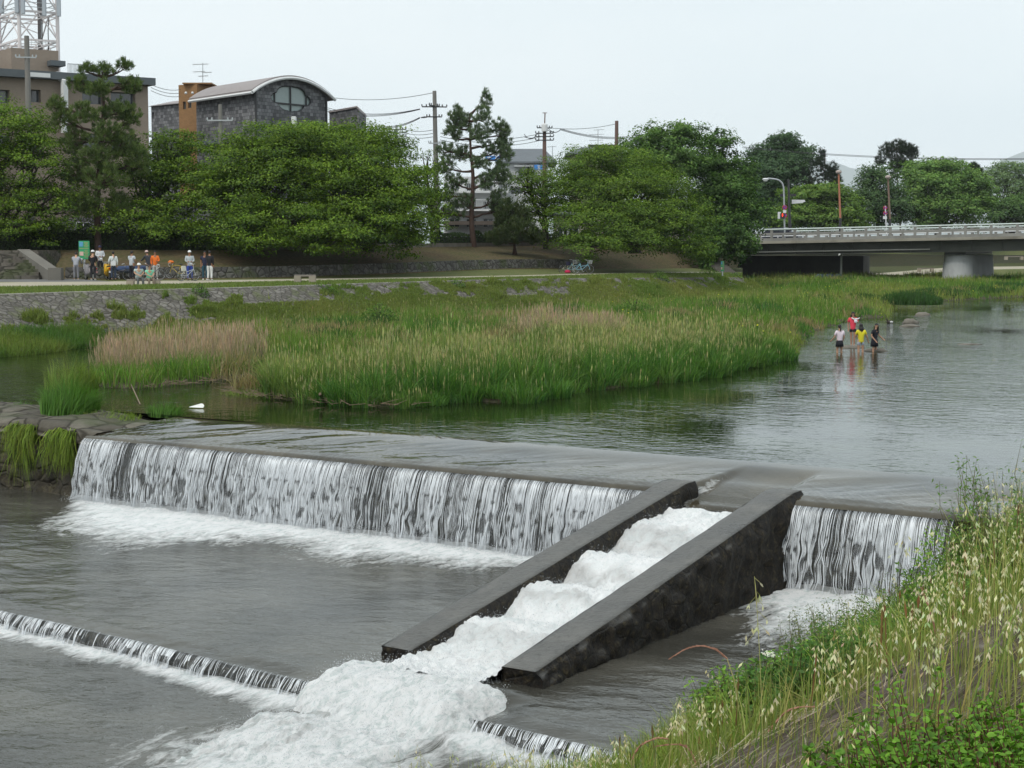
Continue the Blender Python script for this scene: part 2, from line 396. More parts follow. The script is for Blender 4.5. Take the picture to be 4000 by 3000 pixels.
# land beyond the bridge
XF = [2850, 3100, 3300, 3500, 3700, 4000, 4400, 5000]
def fr(ys, ds): return dense([W(x, y, d) for x, y, d in zip(XF, ys, ds)], 4)
F1 = fr([1100]*8, [186]*8); F2 = fr([1094, 1092, 1090, 1086, 1060, 1050, 1045, 1040], [190, 190, 190, 190, 195, 198, 200, 200])
F3 = fr([1078, 1078, 1076, 1062, 1046, 1040, 1035, 1030], [200, 200, 200, 204, 208, 212, 212, 212]); F4 = fr([1040, 1042, 1044, 1040, 1036, 1026, 1022, 1018], [214]*8)
F5 = fr([985, 987, 990, 992, 996, 996, 996, 990], [232, 232, 234, 238, 245, 245, 245, 245]); F6 = fr([958]*8, [262]*8); F7 = [Vector((p.x*4, 1500, 4.35)) for p in F6]
loft('river_meadow', F1, F2, LAWN, 4); loft('riverside_path', F2, F3, GRAVEL, 3); loft('river_meadow', F3, F4, ground_mat('shaded_meadow', (.045, .06, .02), (.06, .07, .028), (.08, .075, .04), .3, 4), 4, rough=.2)  # shaded_meadow is a darker lawn colour with the shade painted in
loft('bank_slope', F4, F5, ground_mat('shaded_slope', (.032, .034, .015), (.022, .03, .012), (.05, .04, .024), .2, 3), 6, rough=.3); loft('bank_top', F5, F6, LAWN, 4); loft('ground_far', F6, F7, LAWN, 3)  # slope shade is put into this darkened colour too

# ------------------------------------------------------------------ near bank
def nearbank_z(X, Y):
    t = .8*(X-1.5)-.6*(Y-18.8); s = .6*(X-7.25)+.8*(Y-26.8)
    dn = -1.75+.571*t
    up = -.25+.55*(t-.2)
    k = sstep(s, -.6, .6); z = dn*(1-k)+up*k
    rim = 2.3+.11*(t-7)
    return np.where(z > rim, rim, z), t, s
su = np.arange(-46, 30, .16); tu = np.concatenate([np.arange(-3, 10, .16), np.arange(10, 60, 2)])
S_, T_ = np.meshgrid(su, tu, indexing='ij'); X = 7.25+.6*S_+.8*(T_-(.8*5.75-.6*8.0)); Y = 26.8+.8*S_-.6*(T_-(.8*5.75-.6*8.0))
Z, tt, ss = nearbank_z(X, Y)
# terraced courses running along the bank: uneven stone with weathered ridges
rg = fbm(np.stack([S_*.55, T_*4.2, 0*S_], -1), 4, 21); Z = Z+(rg-.5)*.16*sstep(T_, .5, 2)+(fbm(np.stack([S_*.7, T_*.7, 0*S_], -1), 3, 4)-.5)*.22
t = NT('bank_stone'); v = t.pos(rot=(0, 0, -atan(.8/.6)), scale=(1, 1, 1))
m_ = t.n('ShaderNodeMapping'); m_.inputs['Scale'].default_value = (2.6, 24, 9); t.l(v, m_.inputs[0])
n1 = t.noise(m_.outputs[0], 1.0, 8, .72, .8); n2 = t.noise(t.pos(), 1.3, 4); n3 = t.noise(t.pos(), 30, 3)
c = t.ramp(n1, [(.32, (.045, .035, .03)), (.46, (.15, .115, .095)), (.56, (.24, .2, .165)), (.68, (.42, .38, .32))])
c = t.mix(t.ramp(n2, [(.5, 0), (.65, .75)]), c, (.08, .07, .035)); c = t.mix(t.math('MULTIPLY', n3, .3), c, (.1, .08, .06))
BANKST = t.surf(t.bsdf(c, .95, t.bump(t.math('ADD', n1, t.math('MULTIPLY', n3, .2)), 1, .07), .1))
tag(npmesh('near_bank', np.stack([X, Y, Z], -1).reshape(-1, 3), grid_faces(len(su), len(tu)), BANKST, smooth=True), kind='structure')

# ================================================================== water
def water_mat(name, deep, bumps, rough=.08, foam=False, spec_tint=None, ior=1.33, flowvec=None, bedvar=.4):
    t = NT(name); v = t.pos()
    n1 = t.noise(t.pos(rot=(0, 0, radians(34))), .45, 4)
    base = t.mix(t.ramp(n1, [(.35, 0), (.65, 1)]), tuple(k*(1-bedvar) for k in deep), tuple(k*(1+bedvar) for k in deep))
    hs = None
    for (sc, st, rot, stretch, det) in bumps:
        h = t.math('MULTIPLY', t.noise(t.pos(scale=(1, stretch, 1), rot=(0, 0, rot)), sc, det, .6, .4), st)
        hs = h if hs is None else t.math('ADD', hs, h)
    return t, v, base, hs
def calm(t, base, hs, rough, dist=.05, strength=1):
    nrm = t.bump(hs, strength, dist)
    d = t.n('ShaderNodeBsdfDiffuse'); g = t.n('ShaderNodeBsdfGlossy'); g.inputs['Roughness'].default_value = rough; g.inputs['Color'].default_value = (.93, .95, .95, 1)
    f = t.n('ShaderNodeFresnel'); f.inputs['IOR'].default_value = 1.33
    t.l(base, d.inputs[0]); t.l(nrm, g.inputs['Normal']); t.l(nrm, f.inputs['Normal'])
    m = t.n('ShaderNodeMixShader'); t.l(f.outputs[0], m.inputs[0]); t.l(d.outputs[0], m.inputs[1]); t.l(g.outputs[0], m.inputs[2]); return m.outputs[0], nrm
WR = radians(34)
t, v, base, hs = water_mat('river_surface', (.014, .020, .006), [(.9, .5, WR, 1.6, 1), (2.6, .5, .3, 1.3, 2), (8, .12, 0, 1, 2)], bedvar=.5)
# calmer patches
cal = t.ramp(t.noise(t.pos(scale=(1, .6, 1)), .085, 3), [(.40, .12), (.62, 1)]); hs = t.math('MULTIPLY', hs, cal)
o_, _ = calm(t, base, hs, .02, .045); RIVER = t.surf(o_)
def foam_layer(t, base_out, nrm_src, lo=.0, vec=None, fsc=1.0, hi=.26):
    """white broken foam where the attribute 'foam' beats the noise"""
    a = t.n('ShaderNodeAttribute'); a.attribute_name = 'foam'
    v1 = t.pos(rot=(0, 0, WR), scale=(1.35, .62, 1))
    n1 = t.noise(v1, 1.5*fsc, 9, .68, 1.6); n2 = t.noise(v1, 7*fsc, 6, .65, 1.0)
    th = t.math('ADD', t.math('MULTIPLY', n1, .65), t.math('MULTIPLY', n2, .35))
    mk = t.math('SUBTRACT', a.outputs['Fac'], th); mk = t.ramp(mk, [(lo, 0), (hi*.4, .45), (hi, 1)])
    fn = t.noise(t.pos(), 22, 6, .8); fb = t.noise(v1, 5.5, 10, .82, .8)
    fc = t.mix(t.ramp(fb, [(.38, 0), (.52, 1)]), (.60, .67, .66), (.97, .975, .975))
    nb = t.bump(t.math('ADD', fn, t.math('MULTIPLY', fb, 1.4)), .9, .05)
    f = t.bsdf(fc, .55, nb, .3)
    m = t.n('ShaderNodeMixShader'); t.l(mk, m.inputs[0]); t.l(base_out, m.inputs[1]); t.l(f, m.inputs[2]); return m.outputs[0]
t, v, base, hs = water_mat('pool_surface', (.070, .067, .056), [(1.6, .5, WR+.3, 1.7, 2), (4.5, .6, WR-.2, 1.8, 3), (14, .12, 0, 1, 2)], bedvar=.35)
o_, _ = calm(t, base, hs, .05, .026, 1); POOL = t.surf(foam_layer(t, o_, None))
t, v, base, hs = water_mat('sill_surface', (.050, .042, .027), [(1.0, .55, WR+.9, 2.6, 2), (4, .3, WR+.9, 2.4, 3)], bedvar=.6)
ra_ = t.n('ShaderNodeAttribute'); ra_.attribute_name = 'rip'; hs = t.math('MULTIPLY', hs, ra_.outputs['Fac'])
o_, _ = calm(t, base, hs, .04, .05, 1); SILLW = t.surf(foam_layer(t, o_, None, fsc=1.3))

# upper river sheet: everything upstream of the sill
def nearline(a0=-60, a1=45): return [weir(a0, -2.9, 0), weir(a1, -2.9, 0)]
p0, p1 = nearline(); q = [Vector((p0.x, p0.y, 0)), Vector((p1.x, p1.y, 0)), Vector((400, 60, 0)), Vector((400, 600, 0)), Vector((-120, 600, 0)), Vector((-120, 90, 0))]
tag(npmesh('river_water', [tuple(v) for v in q], [[0, 1, 2, 3], [0, 3, 4, 5]], RIVER, smooth=True), kind='structure')
# river bed far below everything
mb = MB(); mb.add([(-900, -300, -3), (900, -300, -3), (900, 900, -3), (-900, 900, -3)], [(0, 1, 2, 3)]); tag(mb.build('river_bed', MUD), kind='structure')

# ------------------------------------------------------------------ sill sheet
LA, LB = 15.34, 15.86; RA, RBB = 17.42, 17.96; AEND = 20.9
def sheet(name, a0, a1, b0, b1, da, db, zf, mat, foamf=None):
    a = np.arange(a0, a1+da/2, da); b = np.linspace(b0, b1, max(3, int(round((b1-b0)/db))+1)); A, B = np.meshgrid(a, b, indexing='ij')
    Z = zf(A, B); V = weir_np(A, B, Z); V[..., 2] = Z
    fo = foamf(A, B) if foamf else 0*A
    o = npmesh(name, V.reshape(-1, 3), grid_faces(len(a), len(b)), mat, smooth=True, attrs={'foam': ('FLOAT', fo.ravel()), 'rip': ('FLOAT', np.clip((B+3.1)/3.1, .06, 1).ravel()**1.5)})
    return tag(o, kind='structure')
def crest_wob(A): return (fbm(xy0(A*.8, 0*A), 3, 31)-.5)
def sill_z(A, B):
    u = (B+3.0)/3.0                          # 0 upstream .. 1 at the lip
    z = .004-.09*sstep(u, 0, .6)-.06*sstep(u, .4, .97)
    z = z-.04*sstep(B, -.35, .1)-.07*sstep(B, 0, .2)
    rip = (fbm(xy0(A*1.1+B*.9, B*.5), 4, 12)-.5)*.07*sstep(u, .1, .45)*(1-sstep(B, -.3, 0))
    ch = sstep(A, LB-.12, LB+.1)*(1-sstep(A, RA-.1, RA+.12))
    notch = ch*(-.10*sstep(B, -2.6, -1.4)-.14*sstep(B, -1.4, -.1))
    shallow = -.02*sstep(-A, -4, -1)
    return z+rip*(1-ch)+notch+shallow
def sill_foam(A, B):
    ch = sstep(A, LB-.25, LB)*(1-sstep(A, LB, LB+.35)); ch2 = sstep(A, RA-.1, RA+.1)*(1-sstep(A, RA+.1, RA+.45))
    return .58*ch*sstep(B, -2.4, -1)+.42*ch2*sstep(B, -2, -1)+.36*sstep(-A, -6, -1)*(1-sstep(B, -1, 0))
sheet('sill_water', 0, AEND+2.5, -3.0, .16, .06, .06, sill_z, SILLW, sill_foam)
# ------------------------------------------------------------------ dam body
wetdark = NT('wet_stone'); v = wetdark.pos(); n1 = wetdark.noise(v, 2.5, 7, .7); n2 = wetdark.noise(v, 11, 5, .7)
vo = wetdark.n('ShaderNodeTexVoronoi', feature='DISTANCE_TO_EDGE'); vo.inputs['Scale'].default_value = 2.2; wetdark.l(wetdark.pos(scale=(1, 1, 1.4)), vo.inputs['Vector'])
c = wetdark.ramp(n1, [(.3, (.014, .012, .009)), (.5, (.045, .038, .027)), (.68, (.12, .105, .06))])
c = wetdark.mix(wetdark.ramp(n2, [(.55, 0), (.72, .8)]), c, (.05, .055, .018))
h = wetdark.math('ADD', wetdark.math('MULTIPLY', wetdark.ramp(vo.outputs['Distance'], [(0, 0), (.12, 1)]), .8), n2)
WETST = wetdark.surf(wetdark.bsdf(c, .6, wetdark.bump(h, 1, .07), .25))
t = NT('wet_concrete'); v = t.pos(); n1 = t.noise(v, 1.1, 6, .65); n2 = t.noise(v, 16, 5, .7); n3 = t.noise(v, 45, 3, .6)
c = t.ramp(n1, [(.35, (.075, .07, .06)), (.6, (.125, .118, .10)), (.75, (.16, .15, .13))]); c = t.mix(t.ramp(n2, [(.5, 0), (.68, .7)]), c, (.05, .047, .04))
WETCON = t.surf(t.bsdf(c, t.ramp(n1, [(.35, .22), (.65, .5)]), t.bump(t.math('ADD', n2, n3), .6, .02), .5))
def rough_wall(name, a0, a1, bt, bb, zt, zb, mat, parent=None, amp=.12, da=.09, dz=.09, seed=1, lumps=1.6):
    a = np.arange(a0, a1+.01, da); k = np.linspace(0, 1, int((zt-zb)/dz)+2); A, K = np.meshgrid(a, k, indexing='ij')
    Zz = zt+(zb-zt)*K; B = bt+(bb-bt)*K+(fbm(np.stack([A*lumps, Zz*lumps*1.3, 0*A], -1), 4, seed)-.5)*amp*(2+4*(A < -.3))*sstep(K, 0, .12)+.12*(A < -.3)*sstep(K, 0, .3)
    return npmesh(name, weir_np(A, B, 0)+np.stack([0*A, 0*A, Zz], -1).reshape(*A.shape, 3), grid_faces(len(a), len(k)), mat, parent, smooth=True) if False else \
        npmesh(name, (weir_np(A, B, 0)+np.stack([0*A, 0*A, Zz], -1)).reshape(-1, 3), grid_faces(len(a), len(k)), mat, parent, smooth=True)
wr = empty('weir', weir(8, -1.5, -1.7), 0, 'long dark stone weir across the river that the wide waterfall drops over', 'weir')
def unparent_keep(o, root): o.parent = root; o.matrix_parent_inverse = Matrix.Translation(-Vector(root.location)); return o
for a0_, a1_, zt_ in ((-48, LB, -.25), (LB, RA, -.62), (RA, AEND+3, -.25)): unparent_keep(rough_wall('face', a0_, a1_, -.03, .16, zt_, -2.7, WETST, amp=.13, seed=3, da=.07), wr)
mb = MB()
def wbox(mb, a0, a1, b0, b1, z0, z1):
    vs = [weir(a, b, z) for z in (z0, z1) for a, b in ((a0, b0), (a1, b0), (a1, b1), (a0, b1))]
    mb.add(vs, [(0, 3, 2, 1), (4, 5, 6, 7), (0, 1, 5, 4), (1, 2, 6, 5), (2, 3, 7, 6), (3, 0, 4, 7)]); return mb
wbox(mb, 0, LB, -3.0, -.05, -2.8, -.235); wbox(mb, LB, RA, -3.0, -.06, -2.8, -.5); wbox(mb, RA, AEND+3, -3.0, -.05, -2.8, -.235)
unparent_keep(mb.build('sill', WETCON), wr)
# dry stone shelf at the left
a = np.arange(-48, .25, .1); b = np.linspace(-3.2, .10, 34); A, B = np.meshgrid(a, b, indexing='ij')
Z = .05+(fbm(xy0(A*1.3, B*1.3), 4, 8)-.5)*.22-.14*sstep(-B, 2.2, 3.2)-.16*sstep(A, -1.8, .1)-.3*sstep(B, -.04, .10)
o = npmesh('shelf', (weir_np(A, B, 0)+np.stack([0*A, 0*A, Z], -1)).reshape(-1, 3), grid_faces(len(a), len(b)),
       stone_mat('shelf_stone', 1.6, (.24, .22, .18), (.09, .08, .062), (.035, .03, .022)), smooth=True); unparent_keep(o, wr)

# ------------------------------------------------------------------ fish ladder
CH_L = 8.3
fl = empty('fish_ladder', weir(16.6, 4, -1.7), 0, 'stepped fish ladder between two sloping concrete walls, full of white water', 'fish ladder')
def wtop(b): return -.06-(1.38)*np.clip(b/CH_L, 0, 1)
def ladder_wall(a0, a1, seed, label):
    b = np.arange(-.35, CH_L+.001, .08); rows = []
    # ring across: left-bottom, left-top(edge), right-top, right-bottom, with rough sides
    nz = 26; V = []; rd = np.random.default_rng(seed)
    for bi in b:
        zt = float(wtop(bi)); row = []
        jt = lambda s: (float(fbm(np.array([[bi*2.2, s*5.1, seed]]), 4, 2)[0])-.5)
        for k in range(nz): z = -2.6+(zt-.02+2.6)*k/(nz-1); row.append((a0+jt(k*.37)*.07-(.05 if k == 0 else 0), bi, z))
        for k in range(6): a_ = a0+(a1-a0)*k/5; row.append((a_+jt(k+70)*.025*(k in (0, 5)), bi, zt+jt(k+20)*.016))
        for k in range(nz): z = zt-.015-(zt+2.6)*k/(nz-1); row.append((a1+.03*(k > 0)+.10*k/nz, bi, z))
        V.append([weir(*p) for p in row])
    nr = len(V[0]); vs = np.array([[tuple(p) for p in r] for r in V]); cc_ = vs.reshape(-1, 3).copy(); wgt = sstep(np.abs(np.tile(np.arange(nr), len(b))-nr/2+.5), 3.4, 5.5)*(np.tile(np.arange(nr), len(b)) > nr/2)*(1 if seed == 2 else .4); dd = (1-np.abs(2*fbm(cc_*np.array([1.7, 1.7, 2.3]), 3, 88)-1))*.9+(fbm(cc_*6, 3, 89)-.5)*.8; vs = (cc_+np.array(E1)[None]*((dd-.55)*.20*wgt)[:, None]).reshape(vs.shape)
    F = grid_faces(len(b), nr); vs = vs.reshape(-1, 3)
    # end cap
    base = (len(b)-1)*nr; cap = []
    mid = nr//2
    for k in range(mid): cap.append((base+k, base+k+1, base+nr-2-k, base+nr-1-k))
    F = np.concatenate([F, np.array([c for c in cap if len(set(c)) == 4])])
    t_ = MATS.get('ladder_wall')
    if t_ is None:
        t = NT('ladder_wall'); g = t.n('ShaderNodeNewGeometry'); sx = t.n('ShaderNodeSeparateXYZ'); t.l(g.outputs['Normal'], sx.inputs[0])
        up = t.ramp(sx.outputs['Z'], [(.45, 0), (.7, 1)]); v = t.pos(); n1 = t.noise(v, 1.4, 6, .65); n2 = t.noise(v, 9, 6, .72); n3 = t.noise(v, 40, 3)
        top = t.ramp(n1, [(.3, (.065, .063, .057)), (.55, (.12, .117, .107)), (.75, (.18, .175, .16))]); top = t.mix(t.ramp(n2, [(.5, 0), (.7, .6)]), top, (.035, .033, .028))
        sd_ = t.ramp(t.math('ADD', t.math('MULTIPLY', n2, .6), t.math('MULTIPLY', t.noise(v, 28, 6, .8), .4)), [(.42, (.003, .0022, .0015)), (.52, (.016, .011, .006)), (.59, (.055, .042, .018)), (.66, (.15, .13, .07))])
        vq = t.n('ShaderNodeTexVoronoi', feature='DISTANCE_TO_EDGE'); vq.inputs['Scale'].default_value = 2.4; t.l(t.pos(rot=(0, .5, .6), scale=(1, 1.3, 1.3)), vq.inputs['Vector']); jq = t.ramp(vq.outputs['Distance'], [(0, .35), (.07, 1)]); sd_ = t.mix(jq, (.002, .002, .002), sd_); n2 = t.math('ADD', n2, t.math('MULTIPLY', t.math('MULTIPLY', jq, .35), t.math('SUBTRACT', 1.0, up))); c = t.mix(up, sd_, top); r = t.mix(up, .65, t.ramp(n1, [(.3, .25), (.65, .5)]))
        MATS['ladder_wall'] = t_ = t.surf(t.bsdf(c, r, t.bump(t.math('ADD', n2, t.math('MULTIPLY', n3, .3)), .9, .05), .35))
    o = npmesh('side_wall', vs, F, t_, smooth=False); o['label'] = label; return unparent_keep(o, fl)
ladder_wall(LA, LB, 1, 'low sloping ladder wall between wide fall and rapids'); ladder_wall(RA, RBB, 2, 'taller ladder wall with rough mossy side facing the bank')
mb = MB()
STEPB = [1.0, 2.55, 4.1, 5.65, 7.2]; STEPZ = [-.62, -.88, -1.14, -1.38, -1.6]
wbox(mb, LB+.0, RA-.0, -.05, STEPB[0], -2.7, -.7)
for k in range(5): wbox(mb, LB, RA, STEPB[k], STEPB[k+1] if k < 4 else CH_L, -2.7, STEPZ[k]-.22)
unparent_keep(mb.build('step', WETCON), fl)
# rushing water in the ladder: a humped, boiling surface
def chan_z(A, B):
    z = np.interp(B, [-.6, -.1, .15, .45, .9, 1.9, 2.3, 2.9, 3.5, 3.9, 4.45, 5.1, 5.5, 6.1, 6.8, 7.2, 7.9, 9, 9.6, 10.2],
                     [-.29, -.42, -.55, -.47, -.42, -.50, -.60, -.90, -.75, -.80, -1.14, -1.00, -1.06, -1.37, -1.24, -1.30, -1.49, -1.50, -1.6, -1.72])
    n = fbm(np.stack([A*1.6, B*1.3, 0*A], -1), 5, 41)-.5; n2 = fbm(np.stack([A*5, B*5, 0*A], -1), 4, 43)-.5
    amp = sstep(B, .15, .7); rg_ = 1-np.abs(2*fbm(np.stack([A*6, B*5, 0*A], -1), 3, 152)-1)
    return z+amp*(n*.20+n2*.12+rg_*.09-.04+(fbm(np.stack([A*12, B*12, 0*A], -1), 3, 44)-.5)*.09)-.05*amp*((A-16.64)/.8)**2
def chan_foam(A, B):
    B = B+(fbm(xy0(A*2.5, B*1.5), 3, 19)-.5)*.7; boil = np.interp(B+.3, [0, .4, .7, 2.2, 2.6, 3.0, 3.4, 4.2, 4.5, 4.9, 5.6, 5.9, 6.3, 7.2, 7.5, 9], [0, .3, 1, .85, .35, .5, 1, .85, .35, 1, .8, .35, 1, .8, .45, .9])
    return sstep(B, -.1, .3)*(.40+.62*boil)
def ch_sheet(): return sheet('rapids_water', LB-.03, RA+.03, -.5, 9.1, .028, .03, chan_z, RAPID, chan_foam)
t = NT('rapids'); v = t.pos(); n1 = t.noise(t.pos(rot=(0, 0, WR), scale=(1, .7, 1)), 3.0, 9, .72, 1.2); n2 = t.noise(v, 18, 6, .75)
a_ = t.n('ShaderNodeAttribute'); a_.attribute_name = 'foam'
c = t.ramp(n1, [(.28, (.62, .68, .67)), (.42, (.86, .89, .89)), (.55, (.96, .965, .965))]); 
cw = t.mix(t.ramp(t.math('SUBTRACT', a_.outputs['Fac'], t.math('MULTIPLY', n1, .9)), [(-.3, 0), (.0, .45), (.40, 1)]), (.085, .08, .06), c)
RAPID = t.surf(t.bsdf(cw, .3, t.bump(t.math('ADD', n1, t.math('MULTIPLY', n2, .6)), 1, .08), .4))
ch_sheet()

# ------------------------------------------------------------------ pools
def lowb(A): return 9.1+.075*(A-8.28)+(fbm(xy0(A*.7, 0*A), 3, 71)-.5)*.12
FW = ([-3, -.4, 0, 1.3, 2.5, 4, 5.8, 8, 10.2, 12.5, 15, 15.4, 17.9, 18.1, 19, 20.8, 23], [0, 0, .7, 2.2, 4.3, 4.3, 3.2, 2.6, 2.3, 1.8, 1.6, .5, .5, 2.2, 3.4, 3.6, 2])
def pool_foam(A, B):
    w = np.interp(A, *FW); w = w*1.18*(1+(fbm(xy0(A*.5, B*.2), 3, 55)-.5)*1.1)
    k = 1-np.clip(B/np.maximum(w, .01), 0, 1.9); f = np.clip(.42+k*.62, 0, 1.2)*(w > .02)
    # plume from the ladder
    left = LA-.05-.06*(B-8); right = RA+.25+.14*(B-8.3); inn = np.minimum(A-left, right-A)
    pl = sstep(B, 8.1, 8.5)*np.clip(.36+inn*.36, -.1, .76)
    return np.maximum(f*(B > .1), np.where((B > 7.9), pl, -.2))
def rip(A, B, s=61): return (fbm(np.stack([A*2.0+B*.5, B*3.2, 0*A], -1), 3, s, .5)-.5)*.045
def pool1_z(A, B):
    f = pool_foam(A, B); lip = lowb(A)
    z = -1.65+rip(A, B)+.12*np.clip(f-.5, 0, 1)*(.6+(fbm(np.stack([A*3, B*3, 0*A], -1), 4, 77)-.5)*1.8)
    hump = sstep(A, LA-.1, LA+.5)*(1-sstep(A, RA+.3, RA+1.0))*sstep(B, 8.1, 8.8)
    z = z+hump*(.06*(1-sstep(B, 8.7, 9.1))-.16*sstep(B, 8.8, 9.3)+(fbm(np.stack([A*2.2, B*2.2, 0*A], -1), 4, 79)-.5)*.10)
    return z
a = np.arange(-30, 27, .07); kk = np.linspace(0, 1, 150); A, K = np.meshgrid(a, kk, indexing='ij'); lip = lowb(A); B = .2+(lip-.2)*K
Z = pool1_z(A, B)-.05*sstep(K, .955, 1)
f1 = pool_foam(A, B)
tag(npmesh('pool_water', (weir_np(A, B, 0)+np.stack([0*A, 0*A, Z], -1)).reshape(-1, 3), grid_faces(*A.shape), POOL, smooth=True, attrs={'foam': ('FLOAT', f1.ravel())}), kind='structure')
def pool2_foam(A, B):
    d = B-lowb(A); w = .8+.9*fbm(xy0(A*.45, 0*A), 3, 91)
    f = np.clip(.95-.75*d/w, -.1, 1.2)*(1-.2*(A < 3))
    left = LA-.1-.05*(B-8)-.35*sstep(B, 9.8, 12.5)+(fbm(xy0(B*.9, 0*B), 3, 33)-.5)*.9; right = RA+.2+.48*(B-8.3); inn = np.minimum(A-left, right-A)
    pl = np.clip(.45+inn*.17, -.1, .80)
    return np.maximum(f, pl)
a = np.arange(-30, 27, .08); kk = np.linspace(0, 1, 170)**1.3; A, K = np.meshgrid(a, kk, indexing='ij'); B = lowb(A)+.05+K*22
f2 = pool2_foam(A, B); hump = sstep(A, LA-.6, LA+.6)*(1-sstep(A, RA+.6, RA+1.6))*(1-sstep(B, 12, 15))
Z = -1.93+rip(A, B, 64)+.10*np.clip(f2-.45, 0, 1)*(.6+(fbm(np.stack([A*2.6, B*2.6, 0*A], -1), 4, 78)-.5)*2.2)+hump*(.10*(1-sstep(B-lowb(A), .3, 1.8))+(fbm(np.stack([A*3.2, B*2.6, 0*A], -1), 5, 80, .6)-.5)*.18)
tag(npmesh('lower_pool_water', (weir_np(A, B, 0)+np.stack([0*A, 0*A, Z], -1)).reshape(-1, 3), grid_faces(*A.shape), POOL, smooth=True, attrs={'foam': ('FLOAT', f2.ravel())}), kind='structure')

# white water pouring over the second weir below the ladder
def chute_z(A, B):
    z = np.interp(B-lowb(A), [-1.3, -.9, -.5, 0, .35, .75, 1.3, 2.0, 3.0], [-1.72, -1.60, -1.50, -1.52, -1.68, -1.90, -1.82, -1.88, -2.05])
    e = sstep(np.minimum(A-(LA-.35), (RA+.8)-A)+(fbm(xy0(B*2.2, A*.5), 3, 155)-.5)*.35, 0, .6); rg_ = 1-np.abs(2*fbm(np.stack([A*7, B*5, 0*A], -1), 3, 151)-1)
    n = fbm(np.stack([A*1.8, B*1.5, 0*A], -1), 5, 141)-.5; n2 = fbm(np.stack([A*5, B*5, 0*A], -1), 4, 143)-.5
    return z-.42*(1-e)+n*.10+n2*.09+rg_*.08+(fbm(np.stack([A*11, B*11, 0*A], -1), 3, 145)-.5)*.07
sheet('rapids_water', LA-.35, RA+.8, 8.4, 12.6, .028, .028, chute_z, POOL, lambda A, B: pool2_foam(A, B)*.2+.58*sstep(np.minimum(A-(LA-.25), (RA+.65)-A), -.3, 0)+.25*(fbm(xy0(A*1.1, B*.8), 3, 9)-.3))
# ------------------------------------------------------------------ falling water
t = NT('falling_water'); a_ = t.n('ShaderNodeAttribute'); a_.attribute_name = 'flow'
def fm(sx, sy):
    m = t.n('ShaderNodeMapping'); m.inputs['Scale'].default_value = (sx, sy, 1); t.l(a_.outputs['Vector'], m.inputs[0]); return m.outputs[0]
s1 = t.noise(fm(11, .35), 1, 3, .6, .15); s2 = t.noise(fm(38, 1.6), 1, 4, .65, .3); s3 = t.noise(fm(1.6, .2), 1, 2); s4 = t.noise(fm(40, 14), 1, 3, .6, .4)
k = t.math('ADD', t.math('ADD', t.math('MULTIPLY', s1, .42), t.math('MULTIPLY', s2, .36)), t.math('ADD', t.math('MULTIPLY', s3, .16), t.math('MULTIPLY', s4, .16)))
al = t.ramp(k, [(.48, .26), (.60, .38), (.72, .80)])
col = t.ramp(k, [(.47, (.075, .08, .08)), (.57, (.16, .17, .175)), (.68, (.38, .40, .42)), (.76, (.7, .72, .75))])
b_ = t.bsdf(col, .18, t.bump(k, .8, .05), .6); tr = t.n('ShaderNodeBsdfTransparent'); m = t.n('ShaderNodeMixShader')
t.l(al, m.inputs[0]); t.l(tr.outputs[0], m.inputs[1]); t.l(b_, m.inputs[2]); FALLW = t.surf(m.outputs[0])
t = NT('water_strand'); FSTR = t.surf(t.bsdf((.66, .69, .72), .2, None, .5))
